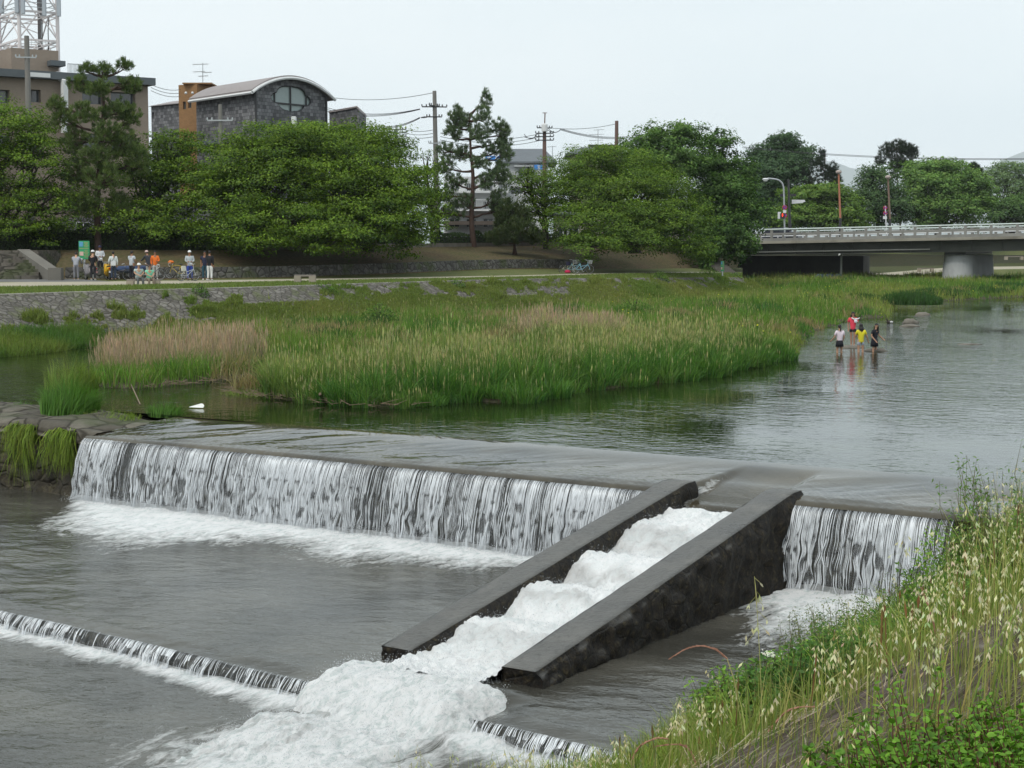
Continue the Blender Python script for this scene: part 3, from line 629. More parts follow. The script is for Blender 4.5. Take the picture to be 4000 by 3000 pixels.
def curtain(name, a0, a1, z0, z1, bend, b0f, thick, nstr, label, seed, wid=(.0012, .0048)):
    """the falling sheet, and the separate strands in front of it"""
    a = np.arange(a0, a1, .035); k = np.linspace(0, 1, 40); A, K = np.meshgrid(a, k, indexing='ij')
    prof = lambda K: bend*np.sqrt(np.clip(K, 0, 1))
    col = (fbm(xy0(A*6, K*.6), 3, seed)-.5)*.07*sstep(K, .02, .4)
    B = b0f(A)+prof(K)+col; Zz = z0+(z1-z0)*K
    fl_ = np.stack([A, (z0-z1)*K, 0*A], -1)
    root = empty(name, weir((a0+a1)/2, .4, z1), 0, label, 'waterfall'); root['kind'] = 'thing'
    o = npmesh('sheet', (weir_np(A, B, 0)+np.stack([0*A, 0*A, Zz], -1)).reshape(-1, 3), grid_faces(*A.shape), FALLW, smooth=True, attrs={'flow': ('FLOAT_VECTOR', fl_.reshape(-1, 3))})
    unparent_keep(o, root)
    rs = np.random.default_rng(seed); n = nstr; sa = rs.uniform(a0, a1, n*3)
    keep = vnoise(xy0(sa*2.3, 0*sa), seed+3)*.6+vnoise(xy0(sa*.5, 0*sa), seed+8)*.5 > rs.uniform(.1, .95, n*3); sa = sa[keep][:n]; n = len(sa)
    m_ = 26; K = np.linspace(0, 1, m_)[None, :]; st = np.where(rs.random(n) < .75, 0, rs.uniform(0, .6, n))[:, None]; en = np.where(rs.random(n) < .7, 1.02, rs.uniform(.35, 1, n))[:, None]
    K = st+(en-st)*K; S = sa[:, None]
    wob = (vnoise(np.stack([S*9+0*K, K*(z0-z1)*4.2, S*3+0*K], -1), 5)-.5)*.13*sstep(K, .05, .7)
    aa = S+wob; bb = b0f(aa)+prof(K)+.025+rs.uniform(0, .07, n)[:, None]*sstep(K, 0, .6); zz = z0+.012+(z1-z0)*K
    w = rs.uniform(*wid, n)[:, None]*(.35+1.3*vnoise(np.stack([S*31+0*K, K*(z0-z1)*9, 0*K+2], -1), 6))*sstep(K, -.08, .12)
    brk = vnoise(np.stack([S*17+0*K, K*(z0-z1)*7, 0*K+9], -1), 9); w = w*np.where((K > .3) & (brk < .33), .12, 1)
    q = [(aa-w, bb), (aa, bb+w*.9), (aa+w, bb)]
    V = np.stack([weir_np(x, y, 0)+np.stack([0*x, 0*x, zz], -1) for x, y in q], 2)      # n,m,3,3
    idx = np.arange(n*m_*3).reshape(n, m_, 3)
    F = np.concatenate([np.stack([idx[:, :-1, c], idx[:, :-1, c+1], idx[:, 1:, c+1], idx[:, 1:, c]], -1).reshape(-1, 4) for c in (0, 1)])
    o = npmesh('strands', V.reshape(-1, 3), F, FSTR, smooth=True); o['kind'] = 'stuff'; unparent_keep(o, root)
    return root
b00 = lambda A: .13+0*A
curtain('waterfall', .05, LA-.02, -.26, -1.68, .42, b00, .05, 3300, 'wide waterfall curtain over the weir, from the grassy shelf to the fish ladder', 101)
curtain('waterfall', RBB+.03, AEND, -.26, -1.68, .42, b00, .05, 460, 'narrow waterfall between the fish ladder and the grassy near bank', 102)
curtain('small_fall', -30, LA+.05, -1.69, -1.95, .16, lambda A: lowb(A)-.02, .03, 2600, 'knee-high cascade over the second weir, ending at the rapids', 103, (.0025, .006))
curtain('small_fall', RA+.45, 27, -1.69, -1.95, .16, lambda A: lowb(A)-.02, .03, 700, 'short low cascade at the bottom edge beside the oat grass', 104, (.0025, .006))
mb = MB(); 
lw = rough_wall('lower_weir', -30, 27, 0, .05, -1.72, -2.6, WETST, amp=.02)
# shift each vertex downstream to follow the lower lip
me = lw.data; co = np.zeros(len(me.vertices)*3, np.float32); me.vertices.foreach_get('co', co); co = co.reshape(-1, 3)
rel = co[:, :2]-np.array([WL0.x, WL0.y]); Aa = rel@np.array([E1.x, E1.y]); bs = lowb(Aa)-.06; co[:, 0] += M1.x*bs; co[:, 1] += M1.y*bs; me.vertices.foreach_set('co', co.ravel())
tag(lw, 'low dark second weir wall behind the knee-high cascade', 'weir')
# spray: droplets and froth clots thrown up where the water lands
def spray(name, n, fa, label, seed):
    rs = np.random.default_rng(seed); a, b, z, r = fa(rs, n); c = weir_np(a, b, 0); c[:, 2] = z
    d = rs.normal(size=(n, 4, 3)); d /= np.linalg.norm(d, axis=2, keepdims=True)
    V = c[:, None, :]+d*r[:, None, None]; i = np.arange(n*4).reshape(n, 4)
    F = np.concatenate([i[:, [0, 1, 2]], i[:, [0, 2, 3]], i[:, [0, 3, 1]], i[:, [1, 3, 2]]])
    o = npmesh(name, V.reshape(-1, 3), F, FSTR); tag(o, label, 'spray', kind='stuff')
def fa1(rs, n):
    a = rs.uniform(.1, LA, n); b = .5+np.abs(rs.normal(0, .22, n)); z = -1.62+np.abs(rs.normal(0, .07, n))*(.6+.9*vnoise(xy0(a*1.7, 0*a), 4)); return a, b, z, rs.uniform(.004, .012, n)
spray('spray', 16000, fa1, 'fine white spray along the foot of the wide waterfall', 5)
def fa2(rs, n):
    b = rs.uniform(.8, 10.5, n); a = rs.uniform(LB+.05, RA-.03, n); z = chan_z(a, b)+np.abs(rs.normal(0, .06, n)); return a, b, z, rs.uniform(.003, .010, n)
spray('spray', 9000, fa2, 'white droplets jumping from the fish ladder rapids', 6)

def fa3(rs, n):
    a = rs.uniform(LA-.2, RA+.6, n); b = rs.uniform(8.5, 12.3, n); z = chute_z(a, b)+np.abs(rs.normal(0, .07, n)); return a, b, z, rs.uniform(.003, .010, n)
spray('spray', 9000, fa3, 'white droplets over the rapids pouring across the second weir', 7)
# ================================================================== vegetation generators
def jitcol(base, n, rs, var=.15, hue=.06):
    base = np.asarray(base); base = base if base.ndim == 2 else np.repeat(base[None], n, 0)
    k = 1+rs.normal(0, var, (n, 1)); h = 1+rs.normal(0, hue, (n, 3)); return np.clip(base*k*h, .004, .95)
def blades(name, P, H, Wd, col, lean=.3, seed=0, seg=3, mat=None, tipcol=None, parent=None, bend=1.0, lean_dir=None):
    """tapered curved grass blades; P (n,3) roots, H heights, Wd widths, col (n,3)"""
    rs = np.random.default_rng(seed); n = len(P); th = rs.uniform(0, 2*pi, n); ph = rs.uniform(0, 2*pi, n)
    ln = np.abs(rs.normal(0, lean, n))+.03
    D = np.stack([np.cos(th), np.sin(th)], 1)*ln[:, None]
    if lean_dir is not None: D = D+np.asarray(lean_dir)
    side = np.stack([np.cos(ph), np.sin(ph), 0*ph], 1)
    k = np.linspace(0, 1, seg+1); V = np.zeros((n, seg+1, 2, 3), np.float32)
    for i, t_ in enumerate(k):
        c = P.copy(); c[:, :2] += D*H[:, None]*(t_**1.8)*bend; c[:, 2] += H*(t_-.35*np.minimum(ln, 1)*t_**2.5)
        w = Wd*(1-t_**1.5)*.5+Wd*.04
        V[:, i, 0] = c-side*w[:, None]; V[:, i, 1] = c+side*w[:, None]
    idx = np.arange(n*(seg+1)*2).reshape(n, seg+1, 2)
    F = np.stack([idx[:, :-1, 0], idx[:, :-1, 1], idx[:, 1:, 1], idx[:, 1:, 0]], -1).reshape(-1, 4)
    C = np.repeat(col[:, None, :], (seg+1)*2, 1)
    if tipcol is not None:
        m = (np.repeat(k, 2)**2)[None, :, None]; C = C*(1-m)+tipcol[:, None, :]*m
    return npmesh(name, V.reshape(-1, 3), F, mat or GRASS, parent, attrs={'tint': ('FLOAT_COLOR', C.reshape(-1, 3))})
class Cards:
    """many small leaf-sized faces"""
    def __init__(s): s.V = []; s.C = []
    def add(s, c, nrm, L_, W_, col, rs, updir=None):
        n = len(c); nrm = nrm/np.maximum(np.linalg.norm(nrm, axis=1, keepdims=True), 1e-6)
        r = rs.normal(size=(n, 3)) if updir is None else np.asarray(updir)+0*c
        u = np.cross(nrm, r); u /= np.maximum(np.linalg.norm(u, axis=1, keepdims=True), 1e-6); v = np.cross(nrm, u)
        L_ = np.broadcast_to(L_, (n,))[:, None]/2; W_ = np.broadcast_to(W_, (n,))[:, None]/2
        s.V.append(np.stack([c-v*L_, c+u*W_-v*L_*.1, c+v*L_, c-u*W_-v*L_*.1], 1)); s.C.append(np.repeat(col[:, None], 4, 1))
    def build(s, name, mat=None, parent=None):
        V = np.concatenate(s.V).reshape(-1, 3); C = np.concatenate(s.C).reshape(-1, 3)
        o = npmesh(name, V, np.arange(len(V)).reshape(-1, 4), mat or LEAF, parent, attrs={'tint': ('FLOAT_COLOR', C)})
        return o
def curve_pts(p0, p1, sag=0, n=6, wob=0, rd=random):
    p0 = Vector(p0); p1 = Vector(p1); out = []
    L_ = (p1-p0).length
    for i in range(n+1):
        t = i/n; p = p0.lerp(p1, t); p.z += sag*4*t*(1-t)
        if 0 < i < n: p += Vector((rd.uniform(-1, 1), rd.uniform(-1, 1), rd.uniform(-.5, .5)))*wob*L_
        out.append(p)
    return out
def broadleaf(name, base, lobes, label, col1, col2, seed, leaf=.165, dens=39, group='trees on the far bank', flat=.42, trunk_r=.28, droop=.25, cat='tree', fork=.3, clump=.85, mat=None, litup=.6):
    """lobes: (px, py, rx_px, ry_px, distance, depth radius m or None); crown built of overhanging sprays of leaves"""
    rs = np.random.default_rng(seed); rd = random.Random(seed)
    root = empty(name, base, 0, label, cat, group); O = Vector(base)
    cards = Cards(); mb = MB(); fk = Vector((base[0], base[1], base[2])); top = []
    for (px, py, rx, ry, d, dy) in lobes:
        c = W(px, py, d); RX = rx*d/FPX; RZ = ry*d/FPX; RY = dy or RX*.75; top.append((c, RX, RY, RZ))
    H = sum(c.z for c, *_ in top)/len(top)-fk.z
    fp = fk+Vector((rd.uniform(-.3, .3), 0, H*fork))
    mb.tube([fk-Vector((0, 0, .5)), fk+Vector((0, 0, .3)), fk.lerp(fp, .5)+Vector((.1, 0, 0)), fp], [trunk_r*1.5, trunk_r*1.05, trunk_r*.9, trunk_r*.8], 8)
    for (c, RX, RY, RZ) in top:
        area = 4*pi*((RX*RY)**1.6/3+(RX*RZ)**1.6/3+(RY*RZ)**1.6/3)**(1/1.6)
        ncl = int(max(10, area*clump/.95)); 
        dirs = rs.normal(size=(ncl, 3)); dirs /= np.linalg.norm(dirs, axis=1, keepdims=True)
        flip = (dirs[:, 2] < -.2) & (rs.random(ncl) < .45); dirs[flip, 2] *= -1
        rad = 1-.55*rs.random(ncl)**1.8; rad *= 1+(vnoise(dirs*2.6+seed, seed)-.5)*.55; rad = np.where(rs.random(ncl) < .10, rad*1.14, rad)
        cc = np.array([c.x, c.y, c.z])+dirs*rad[:, None]*np.array([RX, RY, RZ])
        scl = min(1.25, .35+.16*max(RX, RZ))
        cr_ = rs.uniform(.55, 1.15, ncl)*scl
        # limbs
        lp = curve_pts(fp, (c.x, c.y, c.z-RZ*.25), .25, 6, .05, rd); mb.tube(lp, [trunk_r*.55*(1-.75*i/6) for i in range(7)], 6)
        for j in rs.choice(ncl, min(ncl, 14), replace=False):
            q = Vector(cc[j]); s_ = lp[rd.randint(2, 5)]; mb.tube(curve_pts(s_, q, .15, 4, .07, rd), [.09, .07, .05, .03, .015], 4, cap=False)
        m = np.maximum(10, (dens*2.6*cr_**1.3*1.6).astype(int)); idx = np.repeat(np.arange(ncl), m); n = len(idx)
        a = rs.uniform(0, 2*pi, n); r = np.sqrt(rs.random(n))*cr_[idx]*1.15
        # spray is elongated outward
        out = dirs[idx, :2]; on = np.linalg.norm(out, axis=1, keepdims=True); out = out/np.maximum(on, .05); perp_ = np.stack([-out[:, 1], out[:, 0]], 1)
        loc2 = out*(r*np.cos(a)*1.25)[:, None]+perp_*(r*np.sin(a)*.9)[:, None]
        zz = rs.normal(0, flat*.45, n)*cr_[idx]-droop*(r**2)/np.maximum(cr_[idx], .2)*.6
        pos = cc[idx]+np.concatenate([loc2, zz[:, None]], 1)
        nrm = np.stack([0*a, 0*a, 1+0*a], 1)*1.0+np.concatenate([loc2, 0*zz[:, None]], 1)/cr_[idx][:, None]*.5+dirs[idx]*.35+rs.normal(0, .45, (n, 3))
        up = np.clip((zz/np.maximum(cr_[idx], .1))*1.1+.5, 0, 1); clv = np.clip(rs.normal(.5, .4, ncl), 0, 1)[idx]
        mixv = np.clip(litup*up+(1-litup)*clv+rs.normal(0, .12, n), 0, 1)[:, None]  # upper leaves of each spray tinted lighter: top light painted into the colour
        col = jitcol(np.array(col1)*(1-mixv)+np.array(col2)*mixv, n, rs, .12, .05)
        L_ = leaf*rs.uniform(.6, 1.3, n); cards.add(pos, nrm, L_, L_*.6, col, rs)
    tr = mb.build('trunk', BARK, smooth=True); unparent_keep(tr, root); cw = cards.build('crown', mat); unparent_keep(cw, root)
    return root
def pine(name, base, topp, pads, label, seed, group='pines on the far bank', tr=.3, col1=(.022, .042, .018), col2=(.055, .085, .035), needle=.20, dens=1.0, barkm=None, lean=()):
    """pads: (px, py, rx_px, ry_px, d) clusters of needle tufts; trunk through base, lean points, top"""
    rs = np.random.default_rng(seed); rd = random.Random(seed); root = empty(name, base, 0, label, 'tree', group)
    pts = [Vector(base)-Vector((0, 0, .5)), Vector(base)+Vector((0, 0, .4))]+[Vector(p) for p in lean]+[Vector(topp)]
    dn = dense(pts, 4); n = len(dn); mb = MB(); mb.tube(dn, [tr*(1.35 if i < 3 else 1)*(1-.85*i/(n-1)) for i in range(n)], 8)
    V = []; C = []
    for (px, py, rx, ry, d) in pads:
        c = W(px+rd.uniform(-.25, .25)*rx, py+rd.uniform(-.5, .5)*ry, d); RX = rx*d/FPX*.85; RZ = ry*d/FPX*1.45; RY = RX*rd.uniform(.6, 1.0)
        # branch from the trunk a little below the pad
        zt = c.z-abs(c.x-base[0])*.25-.1; a_ = min(dn, key=lambda p: abs(p.z-zt))
        bp = curve_pts(a_, c-Vector((0, 0, RZ*.4)), rd.uniform(-.15, .25), 5, .07, rd); rr = min(.12, tr*.4); mb.tube(bp, [rr, rr*.8, rr*.65, rr*.5, rr*.35, rr*.2], 5)
        nt = int(max(10, dens*105*(RX*RZ)**.8)); dirs = rs.normal(size=(nt, 3)); dirs /= np.linalg.norm(dirs, axis=1, keepdims=True)
        tc_ = np.array(c)+dirs*(rs.random((nt, 1))**.45)*np.array([RX, RY, RZ])
        for j in range(0, nt, 5): mb.tube([bp[rd.randint(2, 5)], Vector(tc_[j])], [.03, .012], 3, cap=False)
        nn = 34; tcx = np.repeat(tc_, nn, 0); m = len(tcx)
        nd = rs.normal(size=(m, 3)); nd[:, 2] = np.abs(nd[:, 2])*1.1+.5; nd += np.repeat(dirs*.7, nn, 0); nd /= np.linalg.norm(nd, axis=1, keepdims=True)
        ln = needle*rs.uniform(.7, 1.35, (m, 1)); st = tcx+nd*0+rs.normal(0, .06, (m, 3)); sd_ = np.cross(nd, rs.normal(size=(m, 3))); sd_ /= np.linalg.norm(sd_, axis=1, keepdims=True); w = .018
        V.append(np.stack([st-sd_*w, st+sd_*w, st+nd*ln+sd_*w*.3, st+nd*ln-sd_*w*.3], 1))
        mixv = np.clip(np.repeat(rs.random((nt, 1)), nn, 0)*.6+rs.random((m, 1))*.4, 0, 1); col = jitcol(np.array(col1)*(1-mixv)+np.array(col2)*mixv, m, rs, .12); C.append(np.repeat(col[:, None], 4, 1))
    unparent_keep(mb.build('trunk', barkm or PINEBARK, smooth=True), root)
    V = np.concatenate(V).reshape(-1, 3); o = npmesh('crown', V, np.arange(len(V)).reshape(-1, 4), NEEDLE, attrs={'tint': ('FLOAT_COLOR', np.concatenate(C).reshape(-1, 3))}); unparent_keep(o, root)
    return root

# ================================================================== trees on the far bank
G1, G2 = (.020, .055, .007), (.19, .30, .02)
def gb(px, d, z=None):   # ground point under a pixel column
    p = W(px, 975, d); p.z = z if z is not None else 3.9; return p
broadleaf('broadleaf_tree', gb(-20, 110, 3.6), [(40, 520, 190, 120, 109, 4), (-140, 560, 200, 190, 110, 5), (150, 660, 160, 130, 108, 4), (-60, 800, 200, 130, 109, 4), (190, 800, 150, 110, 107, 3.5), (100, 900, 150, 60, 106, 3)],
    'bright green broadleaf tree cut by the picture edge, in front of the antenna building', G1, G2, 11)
pine('pine_tree', W(385, 1010, 108)+Vector((0, 0, -.2)), W(400, 300, 108), [(400, 270, 60, 22, 108), (480, 262, 45, 16, 108), (330, 275, 40, 14, 107), (505, 330, 60, 22, 108), (300, 330, 60, 25, 108), (390, 350, 70, 25, 107), (230, 400, 50, 25, 108), (540, 335, 30, 20, 109), (460, 420, 80, 30, 108), (330, 440, 80, 30, 107), (250, 480, 60, 30, 108), (520, 470, 60, 35, 108), (400, 520, 90, 35, 107), (300, 560, 80, 40, 108), (480, 560, 90, 40, 108), (380, 620, 100, 40, 107), (530, 650, 60, 45, 108), (300, 680, 80, 40, 108), (420, 720, 110, 45, 107), (340, 790, 90, 40, 107), (480, 800, 70, 40, 108)],
    'tall dark pine standing before the tan apartment building, its top over the roof', 12, dens=.9, lean=[W(380, 800, 108), W(395, 560, 108), W(405, 400, 108)], col1=(.05, .09, .025), col2=(.16, .22, .06))
broadleaf('broadleaf_tree', gb(610, 113), [(640, 620, 130, 110, 113, 3), (700, 560, 90, 60, 113, 3), (560, 700, 170, 120, 112, 4), (700, 760, 140, 140, 111, 3.5), (520, 850, 200, 90, 110, 4), (660, 900, 140, 60, 108, 3)],
    'green broadleaf tree between the tall pine and the slate building', G1, G2, 13)
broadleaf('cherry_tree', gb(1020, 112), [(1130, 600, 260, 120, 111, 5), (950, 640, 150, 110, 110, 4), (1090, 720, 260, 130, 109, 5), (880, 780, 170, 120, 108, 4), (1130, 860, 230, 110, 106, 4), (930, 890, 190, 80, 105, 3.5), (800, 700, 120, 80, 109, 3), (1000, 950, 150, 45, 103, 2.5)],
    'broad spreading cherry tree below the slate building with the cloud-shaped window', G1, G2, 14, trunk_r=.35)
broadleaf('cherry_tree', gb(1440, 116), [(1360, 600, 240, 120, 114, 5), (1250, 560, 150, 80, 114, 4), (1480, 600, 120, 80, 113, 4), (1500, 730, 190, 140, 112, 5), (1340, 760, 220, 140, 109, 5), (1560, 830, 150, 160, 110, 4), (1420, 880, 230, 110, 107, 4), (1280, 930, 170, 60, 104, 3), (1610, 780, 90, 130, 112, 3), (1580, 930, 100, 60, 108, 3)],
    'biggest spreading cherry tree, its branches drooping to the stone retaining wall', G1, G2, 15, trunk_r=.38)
broadleaf('broadleaf_tree', gb(1690, 126), [(1670, 640, 60, 60, 126, 2), (1690, 760, 80, 90, 126, 2.5), (1690, 880, 80, 70, 125, 2), (1730, 830, 50, 50, 125, 2)],
    'slim light green tree squeezed between the big cherry and the lone pine', G1, G2, 16, trunk_r=.15, dens=18)
pine('pine_tree', W(1850, 972, 129)+Vector((0, 0, -.1)), W(1835, 450, 129), [(1790, 440, 34, 26, 129), (1765, 470, 30, 30, 129), (1905, 405, 26, 30, 129), (1890, 450, 40, 30, 128), (1820, 480, 50, 26, 129), (1760, 530, 50, 24, 129), (1935, 490, 50, 22, 129), (1860, 530, 50, 26, 128), (1965, 520, 30, 20, 129), (1735, 590, 40, 22, 129), (1800, 590, 50, 26, 129), (1920, 580, 60, 24, 129), (1985, 590, 40, 22, 129), (1750, 650, 50, 26, 129), (1970, 560, 40, 18, 130), (1860, 640, 50, 20, 128), (1940, 660, 60, 28, 129), (1780, 700, 55, 24, 129), (1890, 710, 50, 24, 128), (1970, 700, 40, 30, 129), (1745, 760, 50, 22, 129), (1930, 770, 60, 26, 129), (1810, 780, 50, 22, 129), (1770, 840, 60, 24, 129), (1950, 830, 50, 24, 130)],
    'lone open-branched pine with reddish trunk in front of the white houses', 17, dens=.75, lean=[W(1842, 850, 129), W(1848, 700, 129), W(1838, 580, 129)], col1=(.06, .10, .05), col2=(.17, .23, .11))
pine('pine_tree', W(2010, 965, 127)+Vector((0, 0, -.1)), W(2000, 800, 127), [(1990, 830, 60, 40, 127), (2040, 860, 60, 40, 127), (1960, 880, 50, 40, 127), (2010, 910, 90, 35, 126), (1930, 930, 60, 22, 126), (2080, 930, 50, 22, 126)],
    'low bushy pine beside the lone tall pine', 18, dens=1.5, tr=.16, col1=(.035, .06, .02), col2=(.09, .12, .04))
broadleaf('cherry_tree', gb(2130, 135, 4.1), [(2130, 740, 130, 80, 132, 3.5), (2060, 720, 70, 60, 132, 3), (2110, 820, 110, 60, 132, 3)],
    'light cherry tree with sky gaps beside the low pine', G1, G2, 19, dens=26, trunk_r=.18, clump=.85)
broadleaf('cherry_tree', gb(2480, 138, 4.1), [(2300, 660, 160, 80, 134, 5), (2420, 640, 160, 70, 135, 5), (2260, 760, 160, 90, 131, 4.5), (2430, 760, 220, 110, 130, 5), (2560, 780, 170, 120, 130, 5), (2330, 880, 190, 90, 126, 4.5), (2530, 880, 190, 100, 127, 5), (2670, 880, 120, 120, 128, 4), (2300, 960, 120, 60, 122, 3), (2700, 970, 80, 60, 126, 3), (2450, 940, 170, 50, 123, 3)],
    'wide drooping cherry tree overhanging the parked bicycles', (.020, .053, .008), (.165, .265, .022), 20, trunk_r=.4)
broadleaf('camphor_tree', gb(2560, 152, 4.1), [(2480, 590, 60, 50, 150, 2.5), (2570, 560, 90, 70, 151, 3.5), (2660, 545, 90, 60, 152, 3.5), (2620, 640, 130, 70, 150, 4), (2530, 650, 90, 60, 148, 3)],
    'tall rounded tree rising behind the drooping cherry', (.026, .068, .016), (.14, .245, .05), 21, leaf=.26, flat=.7, droop=.05)
broadleaf('camphor_tree', gb(2810, 160, 4.1), [(2800, 590, 80, 80, 156, 3), (2770, 670, 90, 90, 155, 3.5), (2850, 690, 100, 90, 156, 3.5), (2800, 800, 130, 110, 152, 4), (2880, 830, 110, 110, 153, 4), (2820, 920, 130, 90, 150, 4), (2880, 970, 90, 60, 149, 3), (2760, 1000, 80, 40, 147, 2.5)],
    'tall dense dark tree at the bridge end, above the green notice board', (.02, .056, .012), (.10, .19, .034), 22, leaf=.26, flat=.7, droop=.05, trunk_r=.4)
# trees beyond the bridge
B1c, B2c = (.028, .065, .028), (.085, .15, .06)
broadleaf('camphor_tree', gb(3030, 262, 4.2), [(3060, 560, 60, 50, 262, 5), (2990, 610, 70, 50, 262, 6), (3110, 620, 90, 60, 262, 6), (3020, 690, 120, 80, 260, 8), (2960, 790, 90, 90, 260, 7), (3040, 840, 110, 70, 258, 7)],
    'dark bluish tree behind the curved street lamp', B1c, B2c, 31, leaf=.38, dens=16, group='trees beyond the bridge', flat=.7, trunk_r=.5)
pine('pine_tree', gb(3230, 255, 4.2), W(3222, 600, 255), [(3215, 610, 16, 20, 255), (3200, 650, 40, 22, 255), (3255, 660, 36, 20, 255), (3220, 690, 60, 22, 255), (3270, 710, 30, 20, 255), (3180, 720, 50, 26, 255), (3240, 750, 50, 30, 255), (3150, 690, 50, 30, 256)],
    'dark pointed pine behind the orange-brown lamp post', 32, group='pines beyond the bridge', dens=.45, needle=.42, col1=(.02, .035, .022), col2=(.05, .07, .04))
broadleaf('broadleaf_tree', gb(3180, 236, 4.2), [(3130, 770, 90, 50, 234, 5), (3220, 760, 100, 50, 234, 5), (3280, 810, 80, 60, 233, 5), (3120, 850, 110, 60, 232, 5), (3230, 860, 120, 50, 232, 5), (3340, 850, 60, 50, 232, 4)],
    'low yellow-green tree just beyond the bridge railing', (.05, .11, .018), (.18, .28, .045), 33, leaf=.34, dens=17, group='trees beyond the bridge', trunk_r=.3)
broadleaf('broadleaf_tree', gb(3430, 245, 4.2), [(3400, 690, 50, 45, 245, 4), (3440, 720, 70, 70, 244, 5), (3400, 790, 90, 70, 243, 5), (3470, 820, 90, 70, 243, 5), (3360, 860, 70, 40, 242, 4)],
    'dull green slender-topped tree between the two lamp posts', (.035, .08, .03), (.11, .18, .06), 34, leaf=.34, dens=17, group='trees beyond the bridge', flat=.8)
pine('pine_tree', gb(3520, 275, 4.2), W(3500, 580, 275), [(3510, 575, 45, 22, 275), (3470, 600, 40, 22, 275), (3550, 580, 40, 18, 275), (3510, 620, 60, 26, 275), (3445, 635, 30, 12, 275), (3565, 610, 30, 20, 275), (3520, 660, 50, 26, 275)],
    'flat-topped dark pine rising above the light green trees', 35, group='pines beyond the bridge', dens=.5, needle=.45, col1=(.02, .035, .022), col2=(.045, .065, .035))
broadleaf('broadleaf_tree', gb(3660, 250, 4.2), [(3600, 680, 70, 50, 250, 6), (3680, 665, 80, 45, 250, 6), (3640, 740, 120, 70, 248, 7), (3760, 730, 90, 70, 248, 6), (3580, 830, 90, 60, 246, 5), (3690, 820, 120, 70, 246, 6), (3800, 820, 70, 80, 246, 5), (3840, 760, 40, 60, 247, 4)],
    'large rounded light green tree above the bridge pier', (.06, .13, .03), (.19, .31, .07), 36, leaf=.36, dens=17, group='trees beyond the bridge', flat=.8, droop=.1, trunk_r=.5)
pine('pine_tree', gb(3800, 290, 4.2), W(3803, 645, 290), [(3800, 655, 22, 12, 290), (3785, 675, 25, 12, 290), (3820, 672, 22, 12, 290)],
    'small pine tip showing over the light green crowns', 37, group='pines beyond the bridge', dens=.8, needle=.45)
broadleaf('pale_tree', gb(3930, 300, 4.2), [(3880, 690, 60, 30, 300, 6), (3940, 660, 70, 30, 300, 6), (4010, 670, 60, 30, 300, 6), (3960, 740, 90, 50, 298, 7), (4060, 740, 80, 60, 298, 7)],
    'pale airy tree with open branches far beyond the bridge', (.08, .14, .06), (.2, .28, .12), 38, leaf=.40, dens=8, group='trees beyond the bridge', flat=.5, clump=.6, trunk_r=.4)
broadleaf('broadleaf_tree', gb(3950, 262, 4.2), [(3900, 830, 70, 60, 262, 5), (3980, 830, 80, 60, 262, 6), (4080, 800, 90, 90, 262, 7), (4200, 780, 110, 110, 262, 8)],
    'green tree at the far end of the bridge railing', (.04, .09, .03), (.13, .22, .06), 39, leaf=.36, dens=16, group='trees beyond the bridge', flat=.8)
# hedges
def hedge(path, h, w, label, seed, col1=(.02, .045, .012), col2=(.06, .10, .02), leaf=.14, n=9000):
    rs = np.random.default_rng(seed); cards = Cards(); segs = len(path)-1; k = rs.uniform(0, segs, n); i = np.minimum(k.astype(int), segs-1); f = (k-i)[:, None]
    P = np.array([tuple(p) for p in path]); c = P[i]*(1-f)+P[i+1]*f
    hh = h*(.75+.5*vnoise(xy0(k*3.1, 0*k), seed)); u = rs.random(n); face = rs.random(n)
    off = np.where(face < .55, -w/2, rs.uniform(-w/2, w/2, n)); zz = np.where(face < .55, u*hh, hh*rs.uniform(.85, 1.08, n)); c[:, 1] += off+rs.normal(0, .12, n); c[:, 2] += zz
    nrm = np.stack([rs.normal(0, .5, n), np.where(face < .55, -1, -.2)+rs.normal(0, .4, n), np.where(face < .55, .5, 1.)+rs.normal(0, .3, n)], 1)
    m = np.clip(rs.normal(.45, .3, n), 0, 1)[:, None]; cards.add(c, nrm, leaf, leaf*.65, jitcol(np.array(col1)*(1-m)+np.array(col2)*m, n, rs), rs)
    root = empty('hedge', path[0], 0, label, 'hedge'); unparent_keep(cards.build('foliage'), root)
    mb = MB()
    for a_, b_ in zip(path[:-1], path[1:]): mb.beam(a_+Vector((0, 0, h*.35)), b_+Vector((0, 0, h*.35)), w*.6, h*.75)
    unparent_keep(mb.build('stem', M('hedge_stems', (.018, .022, .01), .9)), root)
def R6seg(x0, x1, off=1.0):
    return [p+Vector((0, off, 0)) for p in R6 if x0 <= 2000+p.x/p.y*FPX <= x1]
hedge(R6seg(-700, 740, 2.0), 1.5, 1.2, 'dark hedge on top of the bank behind the stairs and notice board', 51, (.012, .026, .008), (.035, .06, .014), n=14000)
hedge(R6seg(640, 1660, 1.5), 1.3, 1.2, 'clipped dark hedge under the two big cherry trees', 52, (.012, .028, .008), (.04, .07, .015), n=16000)
hedge(R6seg(1640, 2320, 1.2), 1.0, .9, 'brighter green hedge behind the lone pine trunk', 53, n=12000)
